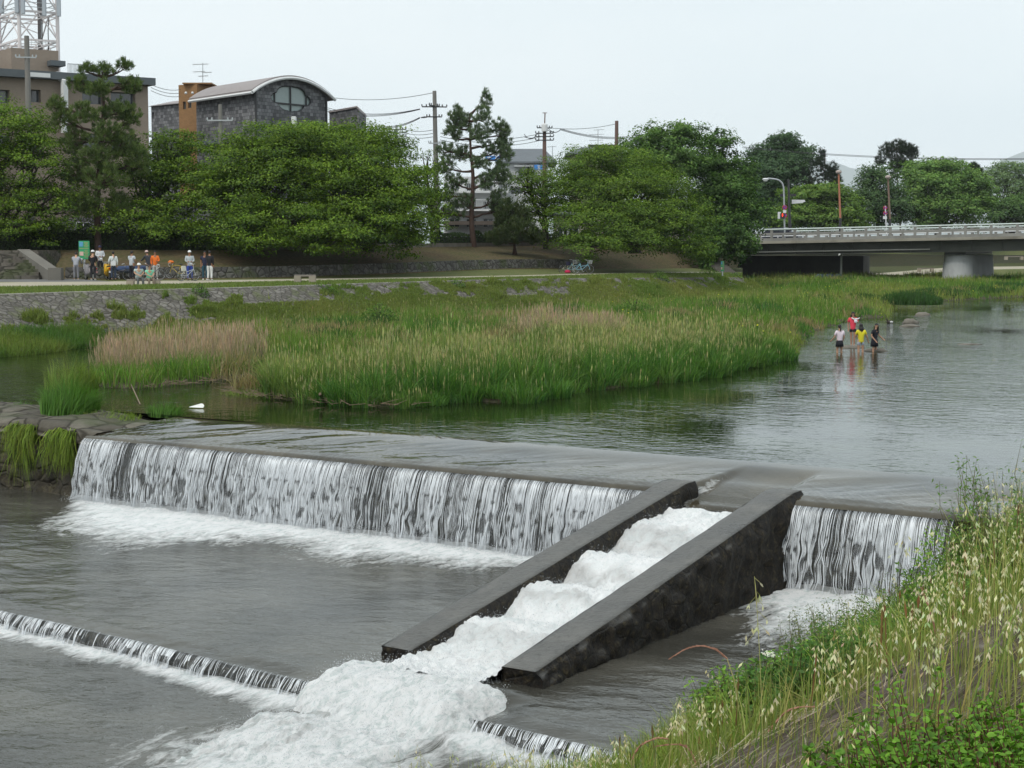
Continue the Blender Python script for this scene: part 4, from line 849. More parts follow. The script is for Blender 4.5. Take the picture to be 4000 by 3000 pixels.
# ================================================================== grasses
def in_frame(P, mx=250, my=200):
    y = P[:, 1]; px = 2000+P[:, 0]/np.maximum(y, .1)*FPX; return (px > -mx) & (px < 4000+mx) & (y > .5)
FRONT = np.array([[G(x, y, 0).x, G(x, y, 0).y] for x, y in ISL_PX[15:35]])
def dist_line(P, L_):
    best = np.full(len(P), 1e9)
    for a, b in zip(L_[:-1], L_[1:]):
        ab = b-a; t = np.clip(((P-a)@ab)/(ab@ab), 0, 1); best = np.minimum(best, np.linalg.norm(P-a-t[:, None]*ab, axis=1))
    return best
rs = np.random.default_rng(3)
N = 1500000; X = rs.uniform(-33, 60, N); Y = 42*np.exp(rs.random(N)*np.log(185/42.)); P = np.stack([X, Y], 1); P = P[in_frame(P, 120)]
z, sd = isl_z(P); ok = sd > .05; P = P[ok]; z = z[ok]; sd = sd[ok]; df = dist_line(P, FRONT)
front = (P[:, 1] < 78)
px = 2000+P[:, 0]/P[:, 1]*FPX
# reeds: a band behind the front shore, stretching from the tip to past the middle
tip = G(1120, 1540, 0)
reed = (df < 3.5+6*vnoise(xy0(P[:, 0]*.2, P[:, 1]*.2), 2)) & (px > 1080) & (P[:, 1] < 64)
pk1c = np.array([-11.2, 55.5]); pk2 = G(2210, 1345, .3)
e1 = ((P[:, 0]+11.6)/3.0)**2+((P[:, 1]-57)/4.6)**2+(vnoise(xy0(P[:, 0]*.8, P[:, 1]*.8), 6)-.5)*.9
e2 = ((P[:, 0]-pk2.x)/2.4)**2+((P[:, 1]-pk2.y)/4.5)**2+(vnoise(xy0(P[:, 0]*.8, P[:, 1]*.8), 7)-.5)*.9
e3 = ((P[:, 0]-5.0)/2.2)**2+((P[:, 1]-76)/4)**2+(vnoise(xy0(P[:, 0]*.8, P[:, 1]*.8), 8)-.5)*.9
pink = (e1 < 1)|(e2 < 1); 
def thin(mask, per, seed): r = np.random.default_rng(seed).random(len(mask)); return mask & (r < per)
P3 = np.concatenate([P, z[:, None]], 1)
zon = vnoise(xy0(P[:, 0]*.16, P[:, 1]*.10), 14); zon2 = fbm(xy0(P[:, 0]*.5, P[:, 1]*.35), 3, 15)
# --- tall reeds: rounded tussocks, dark in front, paler behind
cand = np.where(reed & ~pink)[0]; rs.shuffle(cand); cen = []
for i in cand:
    if len(cen) > 330: break
    c_ = P[i]
    if all((c_[0]-q[0])**2+(c_[1]-q[1])**2 > .42 for q in cen): cen.append((c_[0], c_[1], z[i], df[i]))
cen = np.array(cen); nt_ = len(cen); rad = rs.uniform(.45, 1.05, nt_); th_ = rs.uniform(.35, 1.0, nt_)**.8*np.clip(.75+cen[:, 3]*.25, .6, 1.05); per = (rad**1.7*330).astype(int); ti = np.repeat(np.arange(nt_), per); n = len(ti)
a_ = rs.uniform(0, 2*pi, n); q_ = rs.random(n)**.6; p = np.stack([cen[ti, 0]+rad[ti]*.62*q_*np.cos(a_), cen[ti, 1]+rad[ti]*.62*q_*np.sin(a_), cen[ti, 2]], 1)
H = 1.18*th_[ti]*(1-.45*q_**2)*rs.uniform(.55, 1.15, n); ld = np.stack([np.cos(a_), np.sin(a_)], 1)*(q_*.42)[:, None]; dfm = cen[ti, 3]
k = np.clip(rs.normal(.4, .3, n)+.25*(1-q_), 0, 1)[:, None]; bk = np.clip(sstep(dfm+rs.normal(0, .6, n), 1.2, 4.0)*.8+(rs.random(nt_)[ti]-.5)*.5, 0, 1)[:, None]
gA = np.array([.028, .095, .020])*(1-k)+np.array([.10, .21, .035])*k; gB = np.array([.09, .16, .04])*(1-k)+np.array([.24, .29, .09])*k; col = jitcol(gA*(1-bk)+gB*bk, n, rs, .2)
tag(blades('reeds', p, H, .020+.018*rs.random(n), col, .38, 1, 4, tipcol=col*np.array([1.25, 1.2, 1.0]), bend=1.2, lean_dir=ld), 'tall green reed tussocks along the island shore above the weir', 'reeds', kind='stuff')
m = reed & ~pink & (rs.random(len(P)) < .16); p2 = P3[m]; n2_ = len(p2); tag(blades('shore_grass', p2, rs.uniform(.2, .6, n2_), .022+0*p2[:, 0], jitcol((.10, .17, .035), n2_, rs, .25), .5, 71, 3), 'lower green grass filling the gaps between reed tussocks', 'grass', kind='stuff')
# seed heads on the reeds
sel = rs.random(n) < .10*(.25+sstep(dfm, .5, 3))*(.1+1.8*vnoise(xy0(p[:, 0]*.7, p[:, 1]*.7), 3)); q = p[sel].copy(); hh = H[sel]*1.28+.12; ns = len(q)
def heads(name, q, hh, colh, wid, ln, label, seed, cat='seed heads', stalk=True, sway=.12):
    r2 = np.random.default_rng(seed); n = len(q); th = r2.uniform(0, 2*pi, n); d = np.stack([np.cos(th), np.sin(th)], 1)*r2.uniform(0, sway, n)[:, None]
    V = []; F = []; C = []
    base = q.copy(); tip = q.copy(); tip[:, :2] += d*hh[:, None]; tip[:, 2] += hh
    def strip(a, b, w0, w1, c):
        ph = r2.uniform(0, pi, len(a)); s = np.stack([np.cos(ph), np.sin(ph), 0*ph], 1); v = np.stack([a-s*w0[:, None], a+s*w0[:, None], b+s*w1[:, None], b-s*w1[:, None]], 1); V.append(v); C.append(np.repeat(c[:, None], 4, 1))
    m0 = base+(tip-base)*(1-ln/hh)[:, None]; mm = (m0+tip)/2
    if stalk: strip(base, m0, 0*hh+.004, 0*hh+.003, colh*.8)
    w = wid*r2.uniform(.6, 1.2, n)
    for k in range(2): strip(m0, mm, w*.35, w, colh); strip(mm, tip, w, w*.12, colh)
    V = np.concatenate(V).reshape(-1, 3); C = np.concatenate(C).reshape(-1, 3)
    return tag(npmesh(name, V, np.arange(len(V)).reshape(-1, 4), GRASS, attrs={'tint': ('FLOAT_COLOR', C)}), label, cat, kind='stuff')
heads('reed_seed_heads', q, hh, jitcol((.42, .40, .20), ns, rs, .2), .016, .18, 'tan feathery seed heads standing over the reeds', 4)
# --- meadow behind
m = ~reed & ~pink & (rs.random(len(P)) < np.clip(.36*np.sqrt(60/P[:, 1]), .1, .5)); p = P3[m]; n = len(p); zz = zon[m]; z2 = zon2[m]; y = p[:, 1]
H = (.30+.42*z2+.25*(z2 > .58))*rs.uniform(.5, 1.2, n)*np.clip(.35+df[m]*.5+.3*sd[m], .4, 1)*(1+.1*sstep(y, 90, 150))
g_a = np.array([.115, .215, .030]); g_b = np.array([.21, .26, .06]); g_c = np.array([.065, .165, .03]); g_d = np.array([.27, .22, .11])
c = np.where((z2 < .42)[:, None], g_c, g_a); c = c*(1-sstep(zz, .45, .7))[:, None]+g_b*sstep(zz, .45, .7)[:, None]; br = vnoise(xy0(p[:, 0]*.35, p[:, 1]*.25), 33); c = np.where((br > .66)[:, None] & (y < 95)[:, None], g_d, c)
c = np.where((rs.random(n) < .10)[:, None], np.array([.26, .24, .11]), c)
Wd = .018+y/60*.016

tag(blades('meadow_grass', p, H, Wd, jitcol(c, n, rs, .22), .45, 2, 3), 'mixed green and straw meadow grass covering the river island', 'grass', kind='stuff')
sel = (rs.random(n) < .03) & (y < 110); q = p[sel]; heads('meadow_seed_heads', q, H[sel]*1.2+.18, jitcol((.36, .34, .16), len(q), rs, .2), .016, .15, 'small pale seed heads scattered over the island meadow', 5)
sel = (rs.random(n) < .012) & (y > 60) & (zz > .5) & (p[:, 0] > 3); q = p[sel]; q[:, 2] += H[sel]*.9; cards = Cards(); cards.add(q, rs.normal(0, .3, q.shape)+np.array([0, -.5, 1]), .10, .08, jitcol((.55, .50, .04), len(q), rs), rs)
tag(cards.build('yellow_flowers', GRASS), 'yellow flowers dotted over the meadow towards the bridge', 'flowers', kind='stuff')
cand = np.where(~reed & ~pink & (sd > .8))[0]; w_ = 1/(P[cand, 1]); cand = rs.choice(cand, 620, replace=False, p=w_/w_.sum()); nt_ = len(cand); rad = rs.uniform(.35, 1.1, nt_)*(.6+P[cand, 1]/110); per = (rs.uniform(50, 120, nt_)).astype(int); ti = np.repeat(np.arange(nt_), per); n3 = len(ti)
a_ = rs.uniform(0, 2*pi, n3); q_ = rs.random(n3)**.6; C_0 = P3[cand][ti]; p3 = C_0+np.stack([rad[ti]*.6*q_*np.cos(a_), rad[ti]*.6*q_*np.sin(a_), 0*a_], 1); h3 = rs.uniform(.4, .85, nt_)[ti]*(1-.5*q_**2)*rs.uniform(.6, 1.1, n3); pal = np.array([[.035, .11, .022], [.06, .16, .03], [.14, .20, .045], [.25, .24, .09], [.08, .19, .03], [.30, .22, .13]]); cc = pal[rs.choice(6, nt_, p=[.28, .20, .15, .15, .12, .10])][ti]
tag(blades('meadow_tussocks', p3, h3, .02+p3[:, 1]/60*.016, jitcol(cc, n3, rs, .2), .3, 72, 3, lean_dir=np.stack([np.cos(a_), np.sin(a_)], 1)*(q_*.45)[:, None]), 'rounded tussocks of different greens all over the island meadow', 'grass', kind='stuff')
# --- pink grass
m = pink & (rs.random(len(P)) < .42); p = P3[m]; n = len(p); H = 1.0*rs.uniform(.35, 1.15, n)*(.45+.9*fbm(xy0(p[:, 0]*.8, p[:, 1]*.6), 3, 66)); k = rs.random((n, 1))
tag(blades('pink_grass', p, H, .011+0*H, jitcol(np.array([.12, .20, .05])*(1-k)+np.array([.20, .22, .085])*k, n, rs), .28, 6, 3, tipcol=jitcol((.38, .29, .20), n, rs, .12)), 'pinkish plume grass in airy clumps on the river island', 'grass', kind='stuff')
sel = rs.random(n) < .7; q = p[sel]; hq = H[sel]*1.12+.1; heads('pink_grass_plumes', q, hq, jitcol((.50, .37, .29), len(q), rs, .15), .012, .32, 'pinkish feathery plumes above the plume grass', 7, sway=.3)
# --- fringe of dead stalks and overhanging blades on the shore
m = (sd < .9) & (P[:, 1] < 75) & (rs.random(len(P)) < .35); p = P3[m]; n = len(p); k = (rs.random((n, 1)) < .45)
tag(blades('shore_stalks', p-np.array([0, 0, .05]), rs.uniform(.1, .38, n), .016+0*p[:, 0], np.where(k, jitcol((.16, .12, .07), n, rs), jitcol((.09, .15, .03), n, rs)), 1.1, 8, 3), 'straw and weeds overhanging the muddy island edge', 'weeds', kind='stuff')
# --- weeds on the revetment and its foot
n0 = len(R1)-1
def on_wall(n, seed, lo=0., hi=1.):
    r = np.random.default_rng(seed); k = r.uniform(0, n0, n); i = np.minimum(k.astype(int), n0-1); f = (k-i)[:, None]; A = np.array([tuple(v) for v in R0]); B_ = np.array([tuple(v) for v in R1]); u = r.uniform(lo, hi, n)[:, None]
    return (A[i]*(1-f)+A[i+1]*f)*(1-u)+(B_[i]*(1-f)+B_[i+1]*f)*u, u[:, 0]
p, u = on_wall(420000, 9); ok = in_frame(p, 60); p, u = p[ok], u[ok]; px = 2000+p[:, 0]/p[:, 1]*FPX
cov = fbm(np.stack([p[:, 0]*.9, p[:, 1]*.6, p[:, 2]*1.6], -1), 5, 61, .65)
want = .605-.32*sstep(px, 350, 1100)+.40*np.clip(u-.50, 0, 1)+.05*(u > .93)+.06*(u > .5)
ok = (cov > want) | (u < .10+.22*sstep(px, 500, 1000)); ok &= ~((px < 1250) & (px > 950) & (u > .6) & (cov < .72)); p, cv, pxx = p[ok], cov[ok], px[ok]; keep = rs.random(len(p)) < .75; p, cv = p[keep], cv[keep]; n = len(p)
k = vnoise(xy0(p[:, 0]*.3, p[:, 1]*.2), 5)[:, None]; c = np.array([.11, .19, .03])*(1-k)+np.array([.22, .24, .065])*k

tag(blades('wall_weeds', p, rs.uniform(.08, .30, n)*(.6+1.0*(cv > .66)), .022+p[:, 1]/100*.014, jitcol(c, n, rs, .22), .6, 10, 3), 'weeds and grass growing out of the stone revetment', 'weeds', kind='stuff')
# grass strip at the foot of the wall on the left
def strip_pts(poly_px, z0, n, seed):
    r = np.random.default_rng(seed); poly = np.array([[G(x, y, z0).x, G(x, y, z0).y] for x, y in poly_px]); lo, hi = poly.min(0), poly.max(0); Q = r.uniform(lo, hi, (n, 2)); return Q[poly_sd(Q, poly) > 0]
n = 90000; r = np.random.default_rng(12); k = r.uniform(0, n0, n); i = np.minimum(k.astype(int), n0-1); f = (k-i)[:, None]; A = np.array([tuple(v) for v in R0]); B_ = np.array([tuple(v) for v in RB]); u = r.uniform(-.35, .62, n)[:, None]
p = (A[i]*(1-f)+A[i+1]*f)*(1-u)+(B_[i]*(1-f)+B_[i+1]*f)*u; pp = p[:, 1]; ok = in_frame(p, 400) & (2000+p[:, 0]/p[:, 1]*FPX < 760); p = p[ok]; u = u[ok][:, 0]; n = len(p); p[:, 2] = np.where(u < 0, .18+.6*-u*1.4, .18-.68*u)
k = vnoise(xy0(p[:, 0]*.5, p[:, 1]*.5), 15)[:, None]; pxs = 2000+p[:, 0]/p[:, 1]*FPX
H = rs.uniform(.3, .8, n)*(1-.6*sstep(pxs, 300, 430)); tag(blades('foot_grass', p, H, .035+0*H, jitcol(np.array([.07, .16, .03])*(1-k)+np.array([.18, .23, .05])*k, n, rs, .2), .5, 13, 3), 'lush grass at the foot of the revetment beside the still channel', 'grass', kind='stuff')
# lawn blades near path
n = 60000; k = rs.uniform(0, n0, n); i = np.minimum(k.astype(int), n0-1); f = (k-i)[:, None]; A = np.array([tuple(v) for v in R1]); B_ = np.array([tuple(v) for v in R2]); u = rs.uniform(.05, 1.02, n)[:, None]
p = (A[i]*(1-f)+A[i+1]*f)*(1-u)+(B_[i]*(1-f)+B_[i+1]*f)*u; p = p[in_frame(p, 60)]; n = len(p)
tag(blades('lawn_grass', p, rs.uniform(.04, .13, n), .04+0*p[:, 0], jitcol((.15, .20, .05), n, rs, .2), .4, 17, 2), 'short grass between the gravel path and the revetment', 'grass', kind='stuff')
# land beyond / at bridge foot: taller clumps
for j, (x, y, r_, h) in enumerate([(3560, 1185, 1.3, 1.1), (3660, 1150, 1.6, .7), (3800, 1140, 2.0, .7), (3940, 1130, 2.5, .8), (3360, 1170, 1.2, .6)]):
    c0 = G(x, y, .35); n = 2600; a = rs.uniform(0, 2*pi, n); q = np.sqrt(rs.random(n))*r_*1.2; p = np.stack([c0.x+q*np.cos(a)*1.3, c0.y+q*np.sin(a)*1.6, 0*a+.3], 1)
    hj = h*(1-.5*(q/r_/1.2)**2)*rs.uniform(.6, 1.1, n)
    tag(blades('grass_clump', p, hj, .07+0*hj, jitcol((.045, .105, .025), n, rs, .2), .35, 70+j, 3), ['dark round grass clump on the shore before the bridge pier', 'low grass clump at the foot of the bridge pier', 'wide grass clump under the bridge beside the pier', 'grass clump at the picture edge below the bridge', 'small grass clump on the shore before the dark underpass'][j], 'grass clump')
# --- weeds on the weir shelf
def clump(a0, b0, ra, rb, z0, n, h, col, wd, label, seed, lean=.55, seg=4, drop=0, name='grass_clump', group=None):
    r = np.random.default_rng(seed); th = r.uniform(0, 2*pi, n); q = np.sqrt(r.random(n)); a = a0+ra*q*np.cos(th); b = b0+rb*q*np.sin(th); p = weir_np(a, b, 0); p[:, 2] = z0
    H = h*(1-.45*q**2)*r.uniform(.25, 1.12, n); c = jitcol(col, n, r, .22)
    return tag(blades(name, p, H, wd+0*H, c, lean, seed, seg), label, 'grass clump', group)
GC = (.09, .20, .03); GY = (.18, .25, .05)
def ab(x, y, z=0): p = G(x, y, z)-WL0; return p.dot(E1), p.dot(M1)
a_, b_ = ab(275, 1610, .05); clump(a_, b_, .62, .8, .0, 1900, 1.15, GC, .016, 'tall bright green grass clump on the weir shelf, beside the fall edge', 81, .6)
a_, b_ = ab(420, 1625, .0); clump(a_, b_, 1.0, .6, -.05, 900, .28, GY, .012, 'low straggling grass behind the tall clump on the weir', 82, .7)
a_, b_ = ab(650, 1620, -.03); clump(a_, b_, .55, .35, -.08, 700, .5, GC, .014, 'small grass clump standing in the shallow water behind the fall', 83, .5)
a_, b_ = ab(280, 1510, .05); clump(a_, b_, .6, .9, .0, 900, 1.25, GY, .014, 'tall yellow-flowering weeds behind the bright clump on the weir', 84, .5)
a_, b_ = ab(90, 1580, .1); clump(a_, b_, .25, .25, .0, 120, .3, GC, .012, 'small tuft on the bare stone shelf at the picture edge', 85, .5)
a_, b_ = ab(1010, 1545, -.03); clump(a_, b_, 1.2, .9, -.08, 1100, .34, GY, .012, 'straw-coloured grass mat on the shoal before the reeds', 86, .9)
def hanging(a0, a1, n, ln, label, seed):
    r = np.random.default_rng(seed); a = r.uniform(a0, a1, n); b = r.uniform(-.1, .08, n); p = weir_np(a, b, 0); tk = r.integers(0, 9, n); a = a*.25+.75*(a0+(a1-a0)*r.random(9)[tk]); p[:, 2] = -.05-.55*(r.random(9)**1.5)[tk]-.1*r.random(n)
    V = []; K = np.linspace(0, 1, 5); L_ = ln*r.uniform(.4, 1.1, n)*(.35+.95*vnoise(xy0(a*5, 0*a), seed)); out = r.uniform(.12, .40, n); sw = r.normal(0, .38, n); w = .010
    pts = [weir_np(a+sw*(k**.8)*L_, b+out*np.sin(min(1, k*1.5)*pi/2), 0)+np.stack([0*a, 0*a, p[:, 2]+.10*np.sin(pi*min(1, k*1.6))-L_*k**1.3], 1) for k in K]
    e = np.array(E1)[None]; Vv = np.stack([np.stack([q-e*w*(1-k*.8), q+e*w*(1-k*.8)], 1) for q, k in zip(pts, K)], 1)
    idx = np.arange(n*10).reshape(n, 5, 2); F = np.stack([idx[:, :-1, 0], idx[:, :-1, 1], idx[:, 1:, 1], idx[:, 1:, 0]], -1).reshape(-1, 4); c = jitcol((.17, .24, .03), n, r, .3)
    return tag(npmesh('hanging_grass', Vv.reshape(-1, 3), F, GRASS, attrs={'tint': ('FLOAT_COLOR', np.repeat(c[:, None], 10, 1).reshape(-1, 3))}), label, 'hanging grass')
def aw(x, y=1680): return ab(x, y, -.1)[0]
hanging(aw(-160), aw(50), 420, .95, 'long hanging grass on the dark weir face at the picture edge', 91)
hanging(aw(105), aw(240), 340, .6, 'shorter tuft hanging halfway along the dark weir face', 92)
hanging(aw(262), aw(300), 200, 1.0, 'narrow grass trail hanging right beside the waterfall', 93)

# bushes of weeds along the revetment and in the meadow
for j, (x, y, d, r_, h, lab) in enumerate([(780, 1150, 80, .55, .7, 'leafy weed bush on the revetment right of the bench with the couple'), (1265, 1155, 88, 1.0, .9, 'tall yellow-green weed bush on the revetment by the empty bench'), (1780, 1125, 98, .8, .7, 'round dark bush on the revetment in front of the lone pine'), (2010, 1128, 104, .8, .6, 'dark low bush on the revetment left of the parked bicycles'), (2575, 1098, 120, .9, .9, 'single rounded green bush on the revetment edge right of the bicycles'), (2770, 1090, 134, 1.3, 1.2, 'tall green weeds at the revetment end near the small notice board'), (2870, 1098, 138, 1.0, .9, 'smaller green weeds beside the bridge underpass'), (1480, 1240, 74, 1.0, .8, 'dark green bush in the middle of the island meadow'), (2750, 1330, 66, .9, .9, 'dark green bush near the island shore towards the children'), (2140, 1330, 62, .8, .9, 'dark green bush on the island in front of the pink grass'), (2480, 1210, 86, 1.2, .7, 'broad dark green bush in the far meadow')]):
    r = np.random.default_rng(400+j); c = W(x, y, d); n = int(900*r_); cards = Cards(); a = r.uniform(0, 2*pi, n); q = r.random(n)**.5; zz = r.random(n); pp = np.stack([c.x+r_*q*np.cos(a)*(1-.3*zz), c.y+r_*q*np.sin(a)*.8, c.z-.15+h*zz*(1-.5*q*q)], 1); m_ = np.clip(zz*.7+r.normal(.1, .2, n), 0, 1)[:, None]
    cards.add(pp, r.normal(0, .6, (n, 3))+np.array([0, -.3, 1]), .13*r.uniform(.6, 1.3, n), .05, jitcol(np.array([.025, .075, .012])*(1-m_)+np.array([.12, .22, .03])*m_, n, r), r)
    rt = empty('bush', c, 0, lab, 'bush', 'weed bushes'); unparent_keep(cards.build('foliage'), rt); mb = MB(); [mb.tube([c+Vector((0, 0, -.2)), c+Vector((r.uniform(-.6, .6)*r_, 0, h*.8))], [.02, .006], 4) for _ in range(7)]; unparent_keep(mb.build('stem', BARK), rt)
# ================================================================== buildings and street
def P2(mb, name, mat, root, **k): return unparent_keep(mb.build(name, mat, **k), root)
def facade(root, p0, p1, z0, z1, depth, mat, name='wall', holes=(), thick=.3, recess=.25, glass=None, frame=None, window='window'):
    """front wall from p0 to p1 (left to right seen from the river) with real window openings; holes: (u0,u1,w0,w1) in metres from p0 / above z0"""
    p0 = Vector((p0[0], p0[1], 0)); p1 = Vector((p1[0], p1[1], 0)); d = (p1-p0); L_ = d.length; d.normalize(); n = Vector((-d.y, d.x, 0))   # n points away from the river
    us = sorted({0, L_}|{h[0] for h in holes}|{h[1] for h in holes}); ws = sorted({z0, z1}|{z0+h[2] for h in holes}|{z0+h[3] for h in holes}); mb = MB()
    def bx(mb, u0, u1, w0, w1, o0, o1):
        vs = [p0+d*u+n*o+Vector((0, 0, w)) for w in (w0, w1) for u, o in ((u0, o0), (u1, o0), (u1, o1), (u0, o1))]
        mb.add(vs, [(0, 3, 2, 1), (4, 5, 6, 7), (0, 1, 5, 4), (1, 2, 6, 5), (2, 3, 7, 6), (3, 0, 4, 7)])
    for a, b in zip(us[:-1], us[1:]):
        for c, e in zip(ws[:-1], ws[1:]):
            m = ((a+b)/2, (c+e)/2-z0)
            if any(h[0] < m[0] < h[1] and h[2] < m[1] < h[3] for h in holes): continue
            bx(mb, a, b, c, e, 0, thick)
    bx(mb, 0, thick, z0, z1, thick, depth); bx(mb, L_-thick, L_, z0, z1, thick, depth); bx(mb, 0, L_, z0, z1, depth, depth+thick)
    P2(mb, name, mat, root)
    for h in holes:
        g = MB(); bx(g, h[0]+.04, h[1]-.04, z0+h[2]+.04, z0+h[3]-.04, recess-.02, recess+.02); go = P2(g, window, glass or GLASS, root)
        f = MB(); a, b, c, e = h[0], h[1], z0+h[2], z0+h[3]; w = .07
        bx(f, a, b, c, c+w, recess-.06, recess+.03); bx(f, a, b, e-w, e, recess-.06, recess+.03); bx(f, a, a+w, c+w, e-w, recess-.06, recess+.03); bx(f, b-w, b, c+w, e-w, recess-.06, recess+.03); bx(f, (a+b)/2-w/2, (a+b)/2+w/2, c+w, e-w, recess-.06, recess+.03)
        fo = f.build('frame', frame or FRAMEM); fo.parent = go
    return bx, p0, d, n, L_
def glassmat():
    t = NT('window_glass'); n = t.noise(t.pos(), .6, 3); return t.surf(t.bsdf(t.ramp(n, [(.3, (.02, .025, .03)), (.7, (.09, .11, .12))]), .08, None, .8))
GLASS = glassmat(); FRAMEM = M('window_frame', (.12, .12, .12), .5, .1); WHITEM = M('white_paint', (.72, .73, .73), .55, .06, 2, .05, dirt=.2); GALV = M('galvanised_steel', (.42, .44, .45), .45, .1, 3, .05, metal=.4); DARKM = M('dark_metal', (.04, .04, .042), .5, .2)
def bricks(name, c1, c2, mortar, sx, sz, bumpd=.02, var=.5):
    t = NT(name); g = t.n('ShaderNodeNewGeometry'); s = t.n('ShaderNodeSeparateXYZ'); t.l(g.outputs['Position'], s.inputs[0]); c = t.n('ShaderNodeCombineXYZ')
    sn = t.n('ShaderNodeSeparateXYZ'); t.l(g.outputs['True Normal'], sn.inputs[0]); u = t.math('SUBTRACT', t.math('MULTIPLY', s.outputs['X'], sn.outputs['Y']), t.math('MULTIPLY', s.outputs['Y'], sn.outputs['X'])); t.l(u, c.inputs[0]); t.l(s.outputs['Z'], c.inputs[1])
    b = t.n('ShaderNodeTexBrick'); b.inputs['Color1'].default_value = (*c1, 1); b.inputs['Color2'].default_value = (*c2, 1); b.inputs['Mortar'].default_value = (*mortar, 1)
    b.inputs['Scale'].default_value = 1; b.inputs['Brick Width'].default_value = sx; b.inputs['Row Height'].default_value = sz; b.inputs['Mortar Size'].default_value = .008*max(1, sz*6); b.inputs['Bias'].default_value = 0
    t.l(c.outputs[0], b.inputs[0]); n = t.noise(t.pos(), .5, 5, .6); n2 = t.noise(c.outputs[0], 2.2, 3); col = t.mix(t.math('MULTIPLY', n2, var), b.outputs['Color'], t.mix(.5, b.outputs['Color'], mortar)); col = t.mix(t.ramp(n, [(.4, 0), (.75, .35)]), col, tuple(k*.5 for k in c1))
    return t.surf(t.bsdf(col, .8, t.bump(b.outputs['Fac'], -.4, bumpd), .25))
TAN = bricks('tan_tile', (.33, .265, .21), (.30, .24, .19), (.24, .2, .165), .22, .09); SLATE = bricks('slate_block', (.085, .085, .092), (.27, .27, .28), (.05, .05, .052), .36, .28, .05, .35); OCHRE = bricks('ochre_brick', (.36, .20, .09), (.30, .165, .075), (.2, .12, .06), .3, .11)
def rooftile(name, c): 
    t = NT(name); w = t.n('ShaderNodeTexWave', wave_type='BANDS', bands_direction='Z'); w.inputs['Scale'].default_value = 2.2; w.inputs['Distortion'].default_value = .3; t.l(t.pos(), w.inputs[0]); n = t.noise(t.pos(), 1.2, 5)
    cc = t.mix(n, tuple(k*.75 for k in c), tuple(min(1, k*1.2) for k in c)); cc = t.mix(t.math('MULTIPLY', w.outputs['Fac'], .25), cc, tuple(k*.5 for k in c)); return t.surf(t.bsdf(cc, .6, t.bump(w.outputs['Fac'], .5, .04), .4))
PINKROOF = rooftile('pink_roof', (.30, .265, .26)); GREYROOF = rooftile('grey_roof', (.13, .145, .16)); DKROOF = rooftile('dark_tile_roof', (.07, .07, .075))
# ---- tan apartment building
Z0 = 3.9
A0 = W(-900, 900, 112); A1 = W(588, 900, 128); root = empty('apartment_building', (A0.x, A0.y, Z0), 0, 'tan tiled apartment building carrying the antenna tower on its roof', 'building')
zt = W(588, 335, 128).z; Lf = (Vector((A1.x, A1.y))-Vector((A0.x, A0.y))).length; sc = 124/FPX
dA = Vector((A1.x-A0.x, A1.y-A0.y)).normalized()
def ux(px): u = (px-2000)/FPX; return (u*A0.y-A0.x)/(dA.x-u*dA.y)
def wz(py, d=None, px=300): return W(0, py, d or (A0.y+dA.y*ux(px))).z-Z0
holes = []
for (x0, x1, y0, y1) in [(125, 180, 348, 398), (-60, 60, 345, 398), (340, 420, 350, 405), (450, 545, 358, 408), (125, 180, 520, 590), (340, 420, 520, 590), (450, 545, 520, 590), (-60, 60, 520, 590), (-400, -250, 350, 400)]:
    holes.append((ux(x0), ux(x1), wz(y1, px=x0), wz(y0, px=x0)))
bx, p0, d_, n_, Lw = facade(root, A0, A1, Z0, zt, 13, TAN, holes=holes, recess=.5, thick=.6)
mb = MB(); bx(mb, -.5, Lw+.35, zt+.003, zt+.55, -.7, 14); P2(mb, 'roof', M('roof_fascia', (.10, .115, .125), .6, .15, 1), root)
mb = MB(); bx(mb, ux(140), ux(325), zt+.55, W(0, 222, 132).z, 4, 11); pent = P2(mb, 'penthouse', TAN, root)
mb = MB(); bx(mb, ux(280), ux(338), wz(262, 130)+Z0-.2, wz(252, 130)+Z0, 3.2, 6); P2(mb, 'canopy', M('roof_fascia'), root)
mb = MB(); bx(mb, ux(-420), ux(20), zt+.55, wz(240, 130)+Z0, 4, 9); P2(mb, 'penthouse', TAN, root)
mb = MB(); za = zt+.56; zb = zt+1.55
for i in range(34):
    u = ux(335)+i*(ux(500)-ux(335))/33; bx(mb, u, u+.03, za, zb, 2.6, 2.64)
bx(mb, ux(335), ux(500)+.03, zb, zb+.05, 2.58, 2.66); bx(mb, ux(335), ux(500)+.03, za+.1, za+.14, 2.59, 2.65); P2(mb, 'railing', GALV, root)
mb = MB(); q = lambda px, py, o: W(px, py, A0.y+dA.y*ux(px))+n_*(-o)
mb.tube([q(222, 282, -2.5), q(236, 300, -.6), q(243, 318, .45), q(244, 520, .45)], .28, 4); P2(mb, 'duct', WHITEM, root)
mb = MB()
for (x0, x1, y) in [(130, 215, 296), (240, 262, 290)]: bx(mb, ux(x0), ux(x1), wz(y)+Z0, wz(y-6)+Z0, -.2, 1.2)
bx(mb, ux(118), ux(205), zt+.08, zt+.40, -.76, -.7); P2(mb, 'skylight', WHITEM, root)
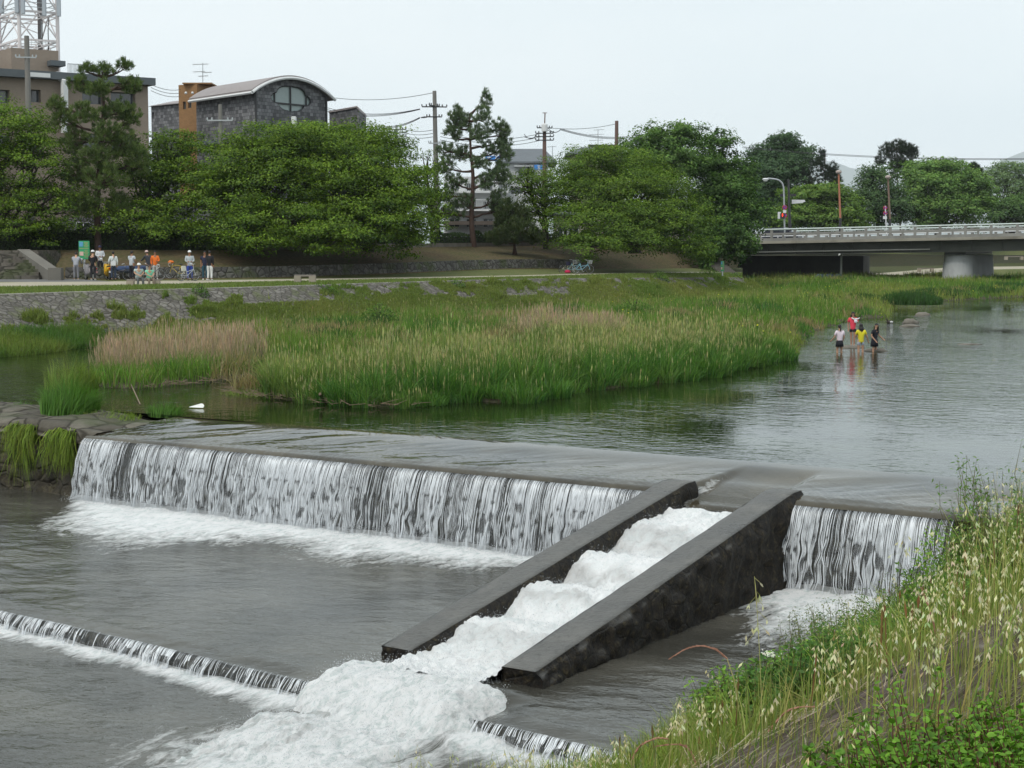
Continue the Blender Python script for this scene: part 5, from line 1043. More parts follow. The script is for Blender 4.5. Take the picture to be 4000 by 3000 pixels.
# ---- antenna tower on the roof
tw = empty('antenna_tower', W(115, 280, 133), 0, 'white steel lattice antenna tower with grey panel antennas on the roof', 'tower')
TB = W(60, 285, 131).z-.3; s_ = 133/FPX; legs = [(W(45, 280, 131).x, 131.0), (W(222, 280, 131).x, 131.0), (W(155, 280, 136).x, 136.2), (W(8, 280, 136).x, 136.2)]
legs = [(W(72, 280, 130).x, 130.5), (W(222, 280, 131.5).x, 132.0), (W(158, 280, 136).x, 136), (W(8, 280, 135).x, 134.6)]
levels = [W(0, y, 133).z for y in (285, 168, 58, -60)]; STEELW = M('painted_steel', (.66, .62, .62), .6, .08, 1, .05)
for (x, y) in legs: mb = MB(); mb.tube([(x, y, TB), (x, y, levels[-1])], .15, 8); P2(mb, 'leg', STEELW, tw)
mb = MB(); mb2 = MB()
for li, z in enumerate(levels):
    for i in range(4):
        a, b = legs[i], legs[(i+1) % 4]
        if li: mb2.beam((a[0], a[1], z), (b[0], b[1], z), .12, .16); mb2.beam((a[0], a[1], z-.35), (b[0], b[1], z-.35), .07, .07)
        if li < 3:
            z2 = levels[li+1]; mx_, my_ = (a[0]+b[0])/2, (a[1]+b[1])/2
            mb.tube([(a[0], a[1], z+.1), (mx_, my_, z2-.1)], .055, 5); mb.tube([(b[0], b[1], z+.1), (mx_, my_, z2-.1)], .055, 5); mb.tube([(a[0], a[1], (z+z2)/2), (b[0], b[1], z2)], .04, 5)
P2(mb, 'brace', STEELW, tw); P2(mb2, 'girt', STEELW, tw)
mb = MB()
for i in range(4):
    a, b = legs[i], legs[(i+1) % 4]; z = levels[2]
    for dz in (.35, .7): mb.beam((a[0], a[1], z+dz), (b[0], b[1], z+dz), .05, .05)
P2(mb, 'railing', GALV, tw)
for (px, py, d) in [(66, 38, 130.3), (90, 42, 130.1), (164, 20, 135.4), (173, 50, 131), (230, 52, 131.6), (8, 40, 134)]:
    c = W(px, py, d); mb = MB(); mb.box(c+Vector((0, 0, 1.1)), (.32, .18, 2.7)); mb.box(c+Vector((0, .14, 1.1)), (.08, .12, 2.2)); P2(mb, 'panel_antenna', M('antenna_grey', (.40, .44, .48), .5, .06), tw, bevel=.03)
mb = MB(); c = W(150, 280, 133.5)
for k in range(4): mb.tube([(c.x+.1*k, c.y, TB), (c.x+.1*k+.1, c.y, levels[2]), (c.x+.1*k, c.y, levels[3])], .045, 5)
c = W(192, 60, 131.9); mb.tube([c, W(188, 120, 131.9), W(190, 200, 132), W(206, 250, 132)], .04, 5); P2(mb, 'cable', DARKM, tw)
mb = MB(); c = W(120, 170, 130); mb.tube([W(95, 165, 129), W(220, 168, 129)], .02, 4)
for k in range(9): c = W(95+k*14, 165+.4*k, 129); mb.tube([c-Vector((0, 0, .25)), c+Vector((0, 0, .25))], .012, 4)
P2(mb, 'aerial', GALV, tw)
# ---- slate building with the barrel roof
C_ = W(996, 500, 131); Rr = W(1277, 500, 137.3); Bk = W(768, 500, 138.5)
fx = Vector((Rr.x-C_.x, Rr.y-C_.y, 0)); Wf = fx.length; fx.normalize(); sx_ = Vector((Bk.x-C_.x, Bk.y-C_.y, 0)); Ls = sx_.length; sx_.normalize()
root = empty('slate_building', (C_.x, C_.y, Z0), 0, 'dark slate building with a curved vault roof and cloud-shaped window', 'building')
eave = W(996, 349, 131).z; crown_z = W(1130, 312, 134.2).z
def arch(u): # height along the front
    t = (u+0.0)/Wf; return eave+(crown_z-eave)*(1-((t-.5)/.62)**2)/(1-0)*1.0 if True else 0
def arc_z(u): h = crown_z-eave; return eave+h*(1-min(1.4, abs(u/Wf-.5)/.5)**2)
N_ = 28; us = [Wf*i/N_ for i in range(N_+1)]
# window outline (eight lobes), centre
wc_u = Wf*.5; wc_z = W(1140, 386, 134).z; RWx, RWz = 79/281*Wf, 52*134/FPX
def cloud(k, grow=1.0):
    a = 2*pi*k/96; r = 1.4
    while r > .3 and not any(((r*cos(a)-x)/w)**2+((r*sin(a)-y)/h)**2 <= 1 for x, y, w, h in ((-.66, -.02, .34, .44), (.66, -.05, .34, .44), (-.24, .30, .50, .66), (.26, .30, .50, .66), (-.2, -.38, .45, .55), (.2, -.38, .45, .55), (0, 0, .5, 1.0))): r -= .01
    return (wc_u+RWx*grow*r*cos(a), wc_z+RWz*grow*r*sin(a))
import bmesh as _bm
def poly_mesh(name, outer, hole, fn, mat, root_, off0=0, off1=.35):
    """flat polygon with a hole, given thickness"""
    bm = _bm.new(); loops = []
    for pl in [outer]+([hole] if hole else []):
        vs = [bm.verts.new(fn(u, w, off0)) for u, w in pl]; loops.append([bm.edges.new((vs[i], vs[(i+1) % len(vs)])) for i in range(len(vs))])
    _bm.ops.triangle_fill(bm, use_beauty=True, use_dissolve=False, edges=[e for l in loops for e in l])
    r = _bm.ops.extrude_face_region(bm, geom=bm.faces[:]); dv = Vector(fn(0, 0, off1))-Vector(fn(0, 0, off0)); _bm.ops.translate(bm, vec=dv, verts=[v for v in r['geom'] if isinstance(v, _bm.types.BMVert)])
    _bm.ops.recalc_face_normals(bm, faces=bm.faces); me = bpy.data.meshes.new(name); bm.to_mesh(me); bm.free(); me.materials.append(mat); o = link(bpy.data.objects.new(name, me)); return unparent_keep(o, root_) if root_ else o
fF = lambda u, w, o: (C_.x+fx.x*u+sx_.x*o, C_.y+fx.y*u+sx_.y*o, w)
outer = [(0, Z0), (Wf, Z0)]+[(u, arc_z(u)) for u in reversed(us)]; hole = [cloud(k) for k in range(96)]
poly_mesh('wall', outer, hole, fF, SLATE, root, 0, .45)
fS = lambda u, w, o: (C_.x+sx_.x*u+fx.x*o, C_.y+sx_.y*u+fx.y*o, w)
poly_mesh('wall', [(0.46, Z0), (Ls, Z0), (Ls, eave), (.46, eave)], None, fS, SLATE, root, 0, .4)
mb = MB(); vs = [fF(u, w, o) for o in (.46, Ls) for u, w in ((Wf-.4, Z0), (Wf, Z0), (Wf, eave), (Wf-.4, eave))]; mb.add(vs, [(0, 1, 2, 3), (7, 6, 5, 4), (0, 4, 5, 1), (1, 5, 6, 2), (2, 6, 7, 3), (3, 7, 4, 0)]); P2(mb, 'wall', SLATE, root)
glz = poly_mesh('window', [cloud(k, .99) for k in range(96)], None, fF, M('frosted_pane', (.30, .36, .35), .25, .08, 3, .02, spec=.6), root, .22, .26)
mb = MB(); pts = [Vector(fF(*cloud(k, 1.0), .12)) for k in range(97)]; mb.tube(pts, .10, 6)
for (u0, z0_, u1, z1_) in [(wc_u, wc_z-RWz*.98, wc_u, wc_z+RWz*.95), (wc_u-RWx*.80, wc_z-RWz*.38, wc_u+RWx*.80, wc_z-RWz*.38), (wc_u-RWx*.78, wc_z-RWz*.38, wc_u-RWx*.78, wc_z+RWz*.6), (wc_u+RWx*.78, wc_z-RWz*.38, wc_u+RWx*.78, wc_z+RWz*.6)]:
    mb.beam(fF(u0, z0_, .14), fF(u1, z1_, .14), .12, .12)
fo = mb.build('frame', DARKM); fo.parent = glz; fo.matrix_parent_inverse = glz.matrix_parent_inverse.copy(); fo.matrix_parent_inverse = Matrix.Translation(Vector(root.location))@Matrix.Translation(-Vector(root.location))
# barrel roof
ov = .6; ring = []
def rp(u, o, dz): return Vector(fF(u, (arc_z(u) if 0 <= u <= Wf else arc_z(min(max(u, 0), Wf))-(abs(u-min(max(u, 0), Wf)))*.62)+dz, o))
ul = [-ov+(Wf+2*ov)*i/40 for i in range(41)]
mb = MB(); vs = []; fs = []
for o in (-.5, Ls+.3):
    for dz in (.06, .30): vs += [rp(u, o, dz) for u in ul]
n1 = 41
for i in range(40):
    fs += [(i, i+1, n1+i+1, n1+i), (2*n1+i, 3*n1+i, 3*n1+i+1, 2*n1+i+1), (n1+i, n1+i+1, 3*n1+i+1, 3*n1+i), (i, 2*n1+i, 2*n1+i+1, i+1)]
fs += [(0, n1, 3*n1, 2*n1), (n1-1, 3*n1-1, 4*n1-1, 2*n1-1)]
mb.add(vs, fs); P2(mb, 'roof', PINKROOF, root)
mb = MB(); mb.tube([rp(u, -.56, .08) for u in ul], .13, 6); mb.tube([rp(-ov, -.5, .05), rp(-ov, Ls+.3, .05)], .12, 6); P2(mb, 'fascia', WHITEM, root)
for u_ in (.05, Wf-.1): mb = MB(); mb.tube([fF(u_, Z0, -.1), fF(u_, eave, -.1)], .09, 6); P2(mb, 'downpipe', DARKM, root)
mb = MB(); c = W(1148, 475, 131); mb.box((c.x, c.y, c.z-.9), (.38, .4, 2.6)); P2(mb, 'chimney', WHITEM, root, bevel=.04)
mb = MB(); mb.beam(W(760, 566, 134), W(880, 556, 134), 3, .3); P2(mb, 'canopy', M('roof_fascia'), root)
# brick stair tower
T0 = W(700, 500, 148); T1 = W(772, 500, 147); root = empty('brick_stair_tower', (T0.x, T0.y, Z0), 0, 'narrow ochre brick tower with small dark windows, joined to the slate building', 'building')
k_ = 147.5/FPX; zz = lambda py: W(0, py, 147.5).z-Z0
facade(root, T0, T1, Z0, W(0, 330, 147.5).z, 6, OCHRE, holes=[((720-700)*k_, (735-700)*k_, zz(426), zz(396)), ((746-700)*k_, (762-700)*k_, zz(422), zz(392)), ((722-700)*k_, (738-700)*k_, zz(556), zz(526)), ((750-700)*k_, (764-700)*k_, zz(553), zz(523))])
mb = MB(); c = (T0+T1)/2; mb.box((c.x+.9, c.y+3, W(0, 327, 147.5).z+.003), (2.6, 6.8, .12)); P2(mb, 'parapet', OCHRE, root)
for px in (726, 752):
    c = W(px, 363, 146.8); mb = MB(); mb.ball(c, .12); P2(mb, 'lamp', WHITEM, root)
# pink roofed wing
root = empty('slate_wing', W(650, 900, 156), 0, 'low slate wing with curved pink roof left of the brick tower', 'building')
L0, L1_ = W(592, 500, 157), W(702, 500, 154); z_e = W(0, 405, 155).z; facade(root, L0, L1_, Z0, z_e, 8, SLATE, holes=[(.1, .45, W(0, 455, 155).z-Z0, W(0, 432, 155).z-Z0)])
mb = MB(); prof = [(-.3, -.1), (2.5, .55), (5, .95), (8, 1.05), (8, -.1)]
dv = (L1_-L0); dv.z = 0; dv.normalize(); nn = Vector((-dv.y, dv.x, 0)); mb.prism(prof, -.2, (L1_-L0).length+.1, lambda u, w, s: tuple(Vector((L0.x, L0.y, z_e))+dv*s+nn*u+Vector((0, 0, w)))); P2(mb, 'roof', PINKROOF, root)
# small slate block right
root = empty('slate_annex', W(1340, 900, 140), 0, 'small slate block with thin sloping roof to the right of the vault roof', 'building')
L0, L1_ = W(1287, 500, 142), W(1402, 500, 138); zl, zr = W(0, 441, 142).z, W(0, 424, 138).z
fA = lambda u, w, o: (L0.x+(L1_.x-L0.x)*u, L0.y+(L1_.y-L0.y)*u+o, w)
mb = MB(); mb.prism([(0, Z0), (1, Z0), (1, zr-.2), (.93, zr+.05), (0, zl)], 0, 7, lambda u, w, d: fA(u, w, d)); P2(mb, 'wall', SLATE, root)
mb = MB(); mb.prism([(-.02, zl+.01), (.93, zr+.07), (1.01, zr-.18), (1.01, zr-.05), (.95, zr+.22), (-.02, zl+.15)], -.2, 7.2, lambda u, w, d: fA(u, w, d)); P2(mb, 'roof', PINKROOF, root)
# ---- white house with the grey hip roof, balconies
WWALL = M('white_wall', (.62, .63, .63), .7, .06, .6, .05, src='pos', dirt=.25)
def hip(root, x0, x1, y0, y1, z, h, mat, ridge=.35, ov=.5, name='roof', shift=0):
    mb = MB(); a, b, c, d = x0-ov, x1+ov, y0-ov, y1+ov; cy = (c+d)/2; r0, r1 = a+(b-a)*ridge+shift, b-(b-a)*ridge+shift
    mb.add([(a, c, z), (b, c, z), (b, d, z), (a, d, z), (r0, cy, z+h), (r1, cy, z+h), (a, c, z-.15), (b, c, z-.15), (b, d, z-.15), (a, d, z-.15)], [(0, 1, 5, 4), (1, 2, 5), (2, 3, 4, 5), (3, 0, 4), (6, 7, 1, 0), (7, 8, 2, 1), (8, 9, 3, 2), (9, 6, 0, 3), (9, 8, 7, 6)]); return P2(mb, name, mat, root)
def fw(px, d): return W(px, 900, d)
d = 165; root = empty('white_house', fw(2060, d), 0, 'white house with grey hipped roof and blue sign behind the lone pine', 'building')
x0, x1 = fw(1975, d).x, fw(2140, d).x; zt = W(0, 632, d).z; k_ = d/FPX; y_ = lambda py: W(0, py, d).z-4
facade(root, (x0, d), (x1, d), 4, zt, 9, WWALL, holes=[((2025-1975)*k_, (2062-1975)*k_, y_(688), y_(660)), ((2070-1975)*k_, (2090-1975)*k_, y_(688), y_(660)), (.5, 1.8, y_(760), y_(735)), (2.4, 3.6, y_(760), y_(735))], frame=WHITEM)
hip(root, x0-.3, x1+.4, d, d+9, zt, 1.55, GREYROOF, .12, shift=-.5)
mb = MB(); mb.box((fw(2045, d).x, d-.5, W(0, 650, d).z), (1.9, .9, .08)); P2(mb, 'canopy', WHITEM, root)
mb = MB(); mb.box((fw(2064, d).x, d-.35, W(0, 668, d).z), (.2, .2, 1.3)); P2(mb, 'flue', DARKM, root)
SIGNB = M('blue_sign', (.06, .24, .62), .5, .05)
def blue_sign(px, py, wpx, hpx, d, label, marks):
    c = W(px, py, d); r = empty('roof_sign', c, 0, label, 'sign'); mb = MB(); mb.box(c, (wpx*d/FPX, .25, hpx*d/FPX)); P2(mb, 'board', SIGNB, r)
    for grp in marks:
        mb = MB()
        for (u0, w0, u1, w1) in grp: mb.beam(c+Vector((u0, -.15, w0)), c+Vector((u1, -.15, w1)), .05, .07)
        P2(mb, 'lettering', WHITEM, r)
    for sx in (-.3, .3): mb = MB(); mb.beam(c+Vector((sx, .2, -hpx*d/FPX)), c+Vector((sx, .2, 0)), .08, .08); P2(mb, 'bracket', GALV, r)
ch1 = [[(-.5, .1, -.1, .1), (-.3, .25, -.35, -.2), (-.45, -.05, -.15, -.2)], [(.25, .2, .5, .2), (.38, .2, .25, -.2), (.25, -.05, .6, -.1), (.55, .05, .5, -.22)]]
blue_sign(1924, 619, 56, 20, 158, 'blue shop sign with white characters seen through the pine', ch1)
blue_sign(2105, 653, 36, 18, 160, 'blue shop sign with a white character below the grey roof', [[(-.15, .1, .15, .1), (0, .2, 0, -.2), (-.12, -.1, .12, -.12)]])
d = 158; root = empty('white_apartment', fw(1850, d), 0, 'white building with tiers of balconies behind the lone pine', 'building')
x0, x1 = fw(1735, d).x, fw(1985, d).x; zt = W(0, 690, d).z; hs = []
for fy in (720, 790, 860):
    for fx_ in (1755, 1820, 1885, 1945): hs.append(((fx_-1735)*k_*.96, (fx_-1735)*k_*.96+1.0, W(0, fy+28, d).z-4, W(0, fy-6, d).z-4))
facade(root, (x0, d), (x1, d), 4, zt, 8, WWALL, holes=[h for h in hs if h[2] > .3], frame=WHITEM)
for fy in (752, 822):
    mb = MB(); z = W(0, fy, d).z; mb.box(((x0+x1)/2, d-.7, z), (x1-x0, 1.3, .15)); mb.box(((x0+x1)/2, d-1.32, z+1.0), (x1-x0, .05, .05))
    for i in range(40): mb.box((x0+(x1-x0)*(i+.5)/40, d-1.32, z+.53), (.03, .03, .92))
    P2(mb, 'balcony', WHITEM, root)
mb = MB()
for i in range(5):
    x = x1-.3-i*.9; mb.tube([(x, d-1.2, zt-.6), (x, d-1.15, zt), (x, d-.6, zt+.35), (x, d, zt+.4)], .04, 5)
P2(mb, 'awning_frame', WHITEM, root)
mb = MB(); mb.box(((x0+x1)/2, d-1.2, W(0, 872, d).z), (x1-x0, 2.2, .35)); P2(mb, 'canopy', M('brown_canopy', (.10, .08, .065), .8), root)
for px, c in ((1728, (.5, .5, .5)), (1800, (.35, .42, .45)), (1920, (.55, .52, .46))): pass
# ---- house with grey roof behind the right cherry
d = 172; root = empty('tiled_house', fw(2330, d), 0, 'house whose grey tiled roof shows above the drooping cherry tree', 'building')
x0, x1 = fw(2235, d).x, fw(2440, d).x; zt = W(0, 600, d).z; facade(root, (x0, d), (x1, d), 4.1, zt, 9, M('cream_wall', (.45, .40, .32), .8, .1, src='pos'), holes=[(1, 2.4, 2.5, 3.7), (3.4, 4.6, 2.5, 3.7), (1, 2.4, .4, 1.7)], frame=WHITEM)
hip(root, x0, x1, d, d+9, zt, .95, GREYROOF, .28, ov=.7); mb = MB(); c = fw(2370, d); mb.beam((fw(2305, d).x, d+4.5, zt+1.05), (fw(2425, d).x, d+4.5, zt+1.05), .3, .3); P2(mb, 'ridge', DKROOF, root)
# ---- houses glimpsed between the trunks
def small_house(px0, px1, pyt, d, wall, roof, label, h=1.6, nm='house', z0=4.0):
    r = empty(nm, fw(px0, d), 0, label, 'building'); a, b = fw(px0, d).x, fw(px1, d).x; zt = W(0, pyt, d).z; Lh = b-a; hs = [(Lh*f, Lh*f+1.1, .9, 2.0) for f in (.12, .45, .75)]
    facade(r, (a, d), (b, d), z0, zt, 8, wall, holes=hs, frame=WHITEM); hip(r, a, b, d, d+8, zt, h, roof, .2, .8); return r
small_house(1180, 1420, 850, 133, M('orange_render', (.34, .22, .13), .8, .12, src='pos'), DKROOF, 'brown walled house glimpsed under the biggest cherry tree')
small_house(600, 900, 860, 130, M('grey_render', (.28, .28, .27), .8, .12, src='pos'), DKROOF, 'dark tiled house half hidden under the cherry trees')
small_house(150, 470, 900, 121, M('grey_render'), DKROOF, 'low old house with tiled roof behind the notice board', h=1.1)
small_house(2170, 2230, 835, 150, M('cream_wall'), GREYROOF, 'cream house corner visible between cherry trunks', h=.8)
small_house(2440, 2720, 880, 172, M('cream_wall'), GREYROOF, 'pale house seen through gaps of the drooping cherry', h=1.5)
# ---- poles, aerials, wires
CONC = M('pole_concrete', (.21, .20, .185), .85, .12, 1, .1, dirt=.4); RUSTP = M('brown_pole', (.16, .10, .085), .8, .2, 1)
def insul(mb, p, s=1): mb.tube([p, p+Vector((0, 0, .16*s))], [.06*s, .045*s], 6)
def pole(px, ytop, d, r, label, arms=(), mat=None, z0=4.0, name='utility_pole', lean=0, extra=None):
    t = W(px, ytop, d); b = Vector((t.x-lean, d, z0)); root = empty(name, b, 0, label, 'utility pole'); mb = MB(); mb.tube([b, t], [r*1.35, r*.85], 10); P2(mb, 'pole', mat or CONC, root)
    for (py, w, ang, kind) in arms:
        c = W(px, py, d); a = Vector((cos(ang), sin(ang), 0)); mb = MB(); mb.beam(c-a*w/2+Vector((0, -.15, 0)), c+a*w/2+Vector((0, -.15, 0)), .09, .09)
        for s in (-.5, -.32, .32, .5): insul(mb, c+a*w*s+Vector((0, -.15, .04)))
        if kind == 2:
            for s in (-.62, -.5): mb.tube([c+a*w*s, c+a*w*s*1.0-Vector((.35, 0, .06))], [.07, .05], 6)
        P2(mb, 'crossarm', DARKM if kind else GALV, root)
    return root
pole(104, 140, 118, .2, 'thick bare concrete pole in front of the apartment roof', [(225, 1.4, .2, 0)])
pole(860, 408, 112, .15, 'concrete pole with white arm before the slate building wall', [(471, 1.7, 0, 0)])
pole(1697, 355, 133, .19, 'tall concrete utility pole left of the lone pine', [(418, 2.0, .15, 1), (414, 1.2, .9, 1), (457, 1.2, .1, 2), (560, .9, 0, 0)], lean=-.2)
pole(1549, 488, 165, .14, 'slim grey steel pole behind the big cherry tree', [(506, 1.9, 0, 1), (519, 1.9, 0, 1), (532, 1.9, 0, 1)], mat=GALV)
r_ = pole(2127, 497, 148, .19, 'brown utility pole with transformer loops right of the lone pine', [(500, 1.4, .3, 1), (521, 1.6, 0, 1), (534, 1.6, 0, 1), (548, 1.6, 0, 1)], mat=RUSTP)
mb = MB(); mb.tube([W(2127, 500, 148), W(2129, 440, 148)], .06, 6); mb.beam(W(2119, 441, 148), W(2137, 441, 148), .06, .06); P2(mb, 'mast', RUSTP, r_)
mb = MB(); mb.lathe([(.28, 0), (.28, .6), (.2, .7)], W(2127, 510, 148)-Vector((0, .35, .1)), 10); P2(mb, 'switch_box', WHITEM, r_)
for (x0, y0, x1, y1, xm, ym) in [(2140, 500, 2192, 503, 2168, 532), (2140, 508, 2190, 506, 2170, 528), (2047, 523, 2100, 523, 2070, 560), (2048, 535, 2098, 533, 2075, 545)]:
    mb = MB(); a, m_, b = W(x0, y0, 147.6), W(xm, ym, 147.6), W(x1, y1, 147.6); mb.tube([a*(1-t)**2+m_*2*t*(1-t)+b*t*t for t in [i/10 for i in range(11)]], .025, 4, cap=False); P2(mb, 'loop_cable', DARKM, r_)
pole(2409, 472, 158, .2, 'dark bare utility pole standing above the drooping cherry', [], mat=RUSTP)
def aerial(px, y0, y1, d, label, els):
    b = W(px, y1, d); r = empty('roof_aerial', b, 0, label, 'aerial'); mb = MB(); mb.tube([b, W(px, y0, d)], .035, 5); P2(mb, 'mast', GALV, r); mb = MB()
    for (x0, x1, y) in els:
        mb.tube([W(x0, y, d), W(x1, y-2, d)], .025, 4); n = int((x1-x0)/6)
        for i in range(n+1): c = W(x0+(x1-x0)*i/max(n, 1), y-2*i/max(n, 1), d); mb.tube([c+Vector((0, -.35, 0)), c+Vector((0, .35, 0))], .015, 4)
    P2(mb, 'element', GALV, r)
aerial(792, 245, 330, 149, 'television aerial on top of the brick stair tower', [(754, 812, 252), (756, 800, 281), (790, 826, 284), (776, 812, 298)])
aerial(2336, 505, 560, 176, 'television aerial above the grey tiled house', [(2320, 2360, 508), (2302, 2358, 526), (2302, 2356, 549)])
aerial(2158, 570, 640, 168, 'television aerial beside the white house roof', [(2138, 2172, 574)])
WIRE = M('wire', (.03, .03, .032), .6)
def wire(p0, p1, sag, label, r=.022, n=14):
    p0, p1 = Vector(p0), Vector(p1); pts = [p0.lerp(p1, i/n)-Vector((0, 0, sag*4*(i/n)*(1-i/n))) for i in range(n+1)]; mb = MB(); mb.tube(pts, r, 4, cap=False); o = mb.build('overhead_wire', WIRE); return tag(o, label, 'wire', 'overhead wires')
T = lambda x, y, d: W(x, y, d)
for j, dy in enumerate((0, 7, 14)):
    wire(T(1275, 420+dy, 150), T(1640, 425+dy*.2, 133), .5, 'thin wire from the vault-roof building to the tall concrete pole')
    wire(T(1480, 492+dy*.6, 165), T(1640, 458+dy*.3, 133), .3, 'thin wire rising to the lower arm of the tall concrete pole')
    wire(T(1580, 506+dy*1.9, 165), T(1690, 508+dy*1.9, 133), .15, 'thin wire between the slim steel pole and the tall concrete pole')
    wire(T(1720, 520+dy*1.9, 133), T(2110, 522+dy*1.9, 148), .5, 'thin wire passing behind the lone pine to the brown pole')
    wire(T(590, 330+dy*1.7, 130), T(705, 350+dy*1.9, 146), .2, 'thin wire between apartment building and brick tower')
    wire(T(2190, 502+dy*.4, 148), T(2460, 532+dy*.5, 170), .35, 'thin wire from the brown pole over the tiled roof')
wire(T(1275, 378, 150), T(1690, 363, 133), .4, 'single top wire from the vault roof to the concrete pole'); wire(T(2127, 497, 148), T(2405, 484, 158), .3, 'single wire between brown pole and dark bare pole')
for dy in (0, 4): wire(T(2900, 573+dy, 240), T(4100, 618+dy, 190), .6, 'one of two parallel wires crossing the sky above the bridge trees', .03, 24)
# ================================================================== bridge
BL = Vector((26.0, 178.0, 0)); BD = Vector((.892, -.452, 0)); BN = Vector((-.452, -.892, 0))
def br(s, off, dz): p = BL+BD*s+BN*off; return Vector((p.x, p.y, 4.9+.0178*s+dz))   # off > 0 towards the camera side
BCON = M('bridge_concrete', (.27, .265, .245), .9, .15, .8, .3, src='pos', dirt=.6); BFAS = M('bridge_fascia', (.31, .29, .24), .9, .18, .6, .3, src='pos', dirt=.75); BSTEEL = M('girder_paint', (.075, .078, .065), .7, .2, .5, .1, src='pos', dirt=.6)
BP = M('bridge_rail_paint', (.55, .62, .58), .4, .06, 2, .02)
S0, S1 = -16.0, 66.0
bridge = empty('bridge', br(0, 0, -.5), 0, 'long grey road bridge with concrete railing and steel girders crossing the river', 'bridge')
def bbox(mb, s0, s1, o0, o1, z0, z1):
    vs = [br(s, o, z) for z in (z0, z1) for s, o in ((s0, o0), (s1, o0), (s1, o1), (s0, o1))]; mb.add(vs, [(0, 3, 2, 1), (4, 5, 6, 7), (0, 1, 5, 4), (1, 2, 6, 5), (2, 3, 7, 6), (3, 0, 4, 7)])
mb = MB(); bbox(mb, S0-20, S1, -16, -.06, -.46, -.15); P2(mb, 'deck', M('asphalt', (.06, .06, .06), .9, .15, 2, .2, src='pos'), bridge)
for o0, o1 in ((-.06, .34), (-16.4, -16.0)):
    mb = MB(); bbox(mb, S0, S1, o0, o1, -.46, -.18); P2(mb, 'fascia', BFAS, bridge)
    mb = MB(); bbox(mb, S0, S1, o0+.05, o1-.05, -.18, .12); P2(mb, 'kerb', BCON, bridge)
    mid = (o0+o1)/2; mb = MB(); bbox(mb, S0, S1, mid-.09, mid+.09, .46, .68); P2(mb, 'rail_beam', BCON, bridge)
    mb = MB(); mb.tube([br(s, mid, 1.06) for s in np.linspace(S0, S1, 20)], .075, 8); P2(mb, 'handrail', BP, bridge)
    n = int((S1-S0)/1.28); mt = MB(); ms = MB()
    for i in range(n):
        s = S0+.3+i*1.28
        if i % 2 and o0 > -1 and s <= 32: mp_ = MB(); bbox(mp_, s-.1, s+.1, mid-.08, mid+.08, .12, .459); P2(mp_, 'baluster', BCON, bridge)
        elif i % 2: bbox(ms, s-.1, s+.1, mid-.08, mid+.08, .12, .459)
        elif o0 > -1 and S0 <= s <= 32: 
            mp_ = MB(); bbox(mp_, s-.13, s+.13, mid-.095, mid+.095, .12, .99); P2(mp_, 'rail_post', BCON, bridge)
        else: bbox(mt, s-.13, s+.13, mid-.095, mid+.095, .12, .99)
    P2(ms, 'baluster', BCON, bridge)['kind'] = 'stuff'; P2(mt, 'rail_post', BCON, bridge)['kind'] = 'stuff'
for k in range(5):
    o = -.75-k*3.6; mb = MB(); bbox(mb, S0, S1, o-.02, o+.02, -1.62, -.461); bbox(mb, S0, S1, o-.25, o+.25, -1.66, -1.60); bbox(mb, S0, S1, o-.2, o+.2, -.50, -.462)
    if k == 0:
        for i in range(26): s = S0+2+i*3.1; bbox(mb, s-.015, s+.015, o+.02, o+.22, -1.6, -.5)
        for i in range(14):
            s = S0+1+i*6.1; mb.beam(br(s, o+.12, -.55), br(s+1.0, o+.12, -1.1), .1, .08)
    P2(mb, 'girder', BSTEEL, bridge)
mb = MB(); mb.tube([br(s, -.45, -1.35) for s in np.linspace(S0, 19, 8)], .07, 6); P2(mb, 'service_pipe', M('pipe_grey', (.3, .3, .27), .6), bridge)
# guard rail between footway and road
mb = MB(); mb.tube([br(s, -2.6, .36) for s in np.linspace(S0, S1, 20)], .06, 6); 
for i in range(40): bbox(mb, S0+i*2, S0+i*2+.08, -2.65, -2.57, -.15, .36)
P2(mb, 'guard_rail', WHITEM, bridge)
# pier: rounded ends, tapering
PC = M('pier_concrete', (.40, .41, .41), .85, .15, .5, .3, src='pos', dirt=.6)
sP = (W(3754, 1100, 172)-BL); sP.z = 0; s_p = sP.dot(BD); 
def pier(s, top, mat):
    mb = MB(); rows = []; zs = [(.15, 1.06), (top-.9, 1.0), (top-.895, .985), (top-.05, .97)]
    for z, g in zs:
        r = []
        for k in range(28):
            a = 2*pi*k/28; x = 1.55*cos(a)*g; y = 1.55*sin(a)*g+(5.2 if sin(a) > 0 else -5.2)*g; p = BL+BD*(s+x*1.0)+BN*(-8+y); r.append((p.x, p.y, z))
        rows.append(r)
    vs = [v for r in rows for v in r]; fs = [(i*28+k, i*28+(k+1) % 28, (i+1)*28+(k+1) % 28, (i+1)*28+k) for i in range(3) for k in range(28)]+[tuple(3*28+k for k in range(28))]; mb.add(vs, fs); o = P2(mb, 'pier', mat, bridge); o['label'] = 'pale round-ended concrete pier standing in the grass'; return o
pier(s_p, br(s_p, 0, -1.66).z-.25, PC)
mb = MB(); bbox(mb, s_p-1.1, s_p+1.1, -15, -1, -1.92, -1.665); P2(mb, 'bearing', DARKM, bridge)
mb = MB(); vs = [br(s, o, 0) for s, o in ((-18, .6), (-6.2, .6), (-6.2, -17), (-18, -17))]
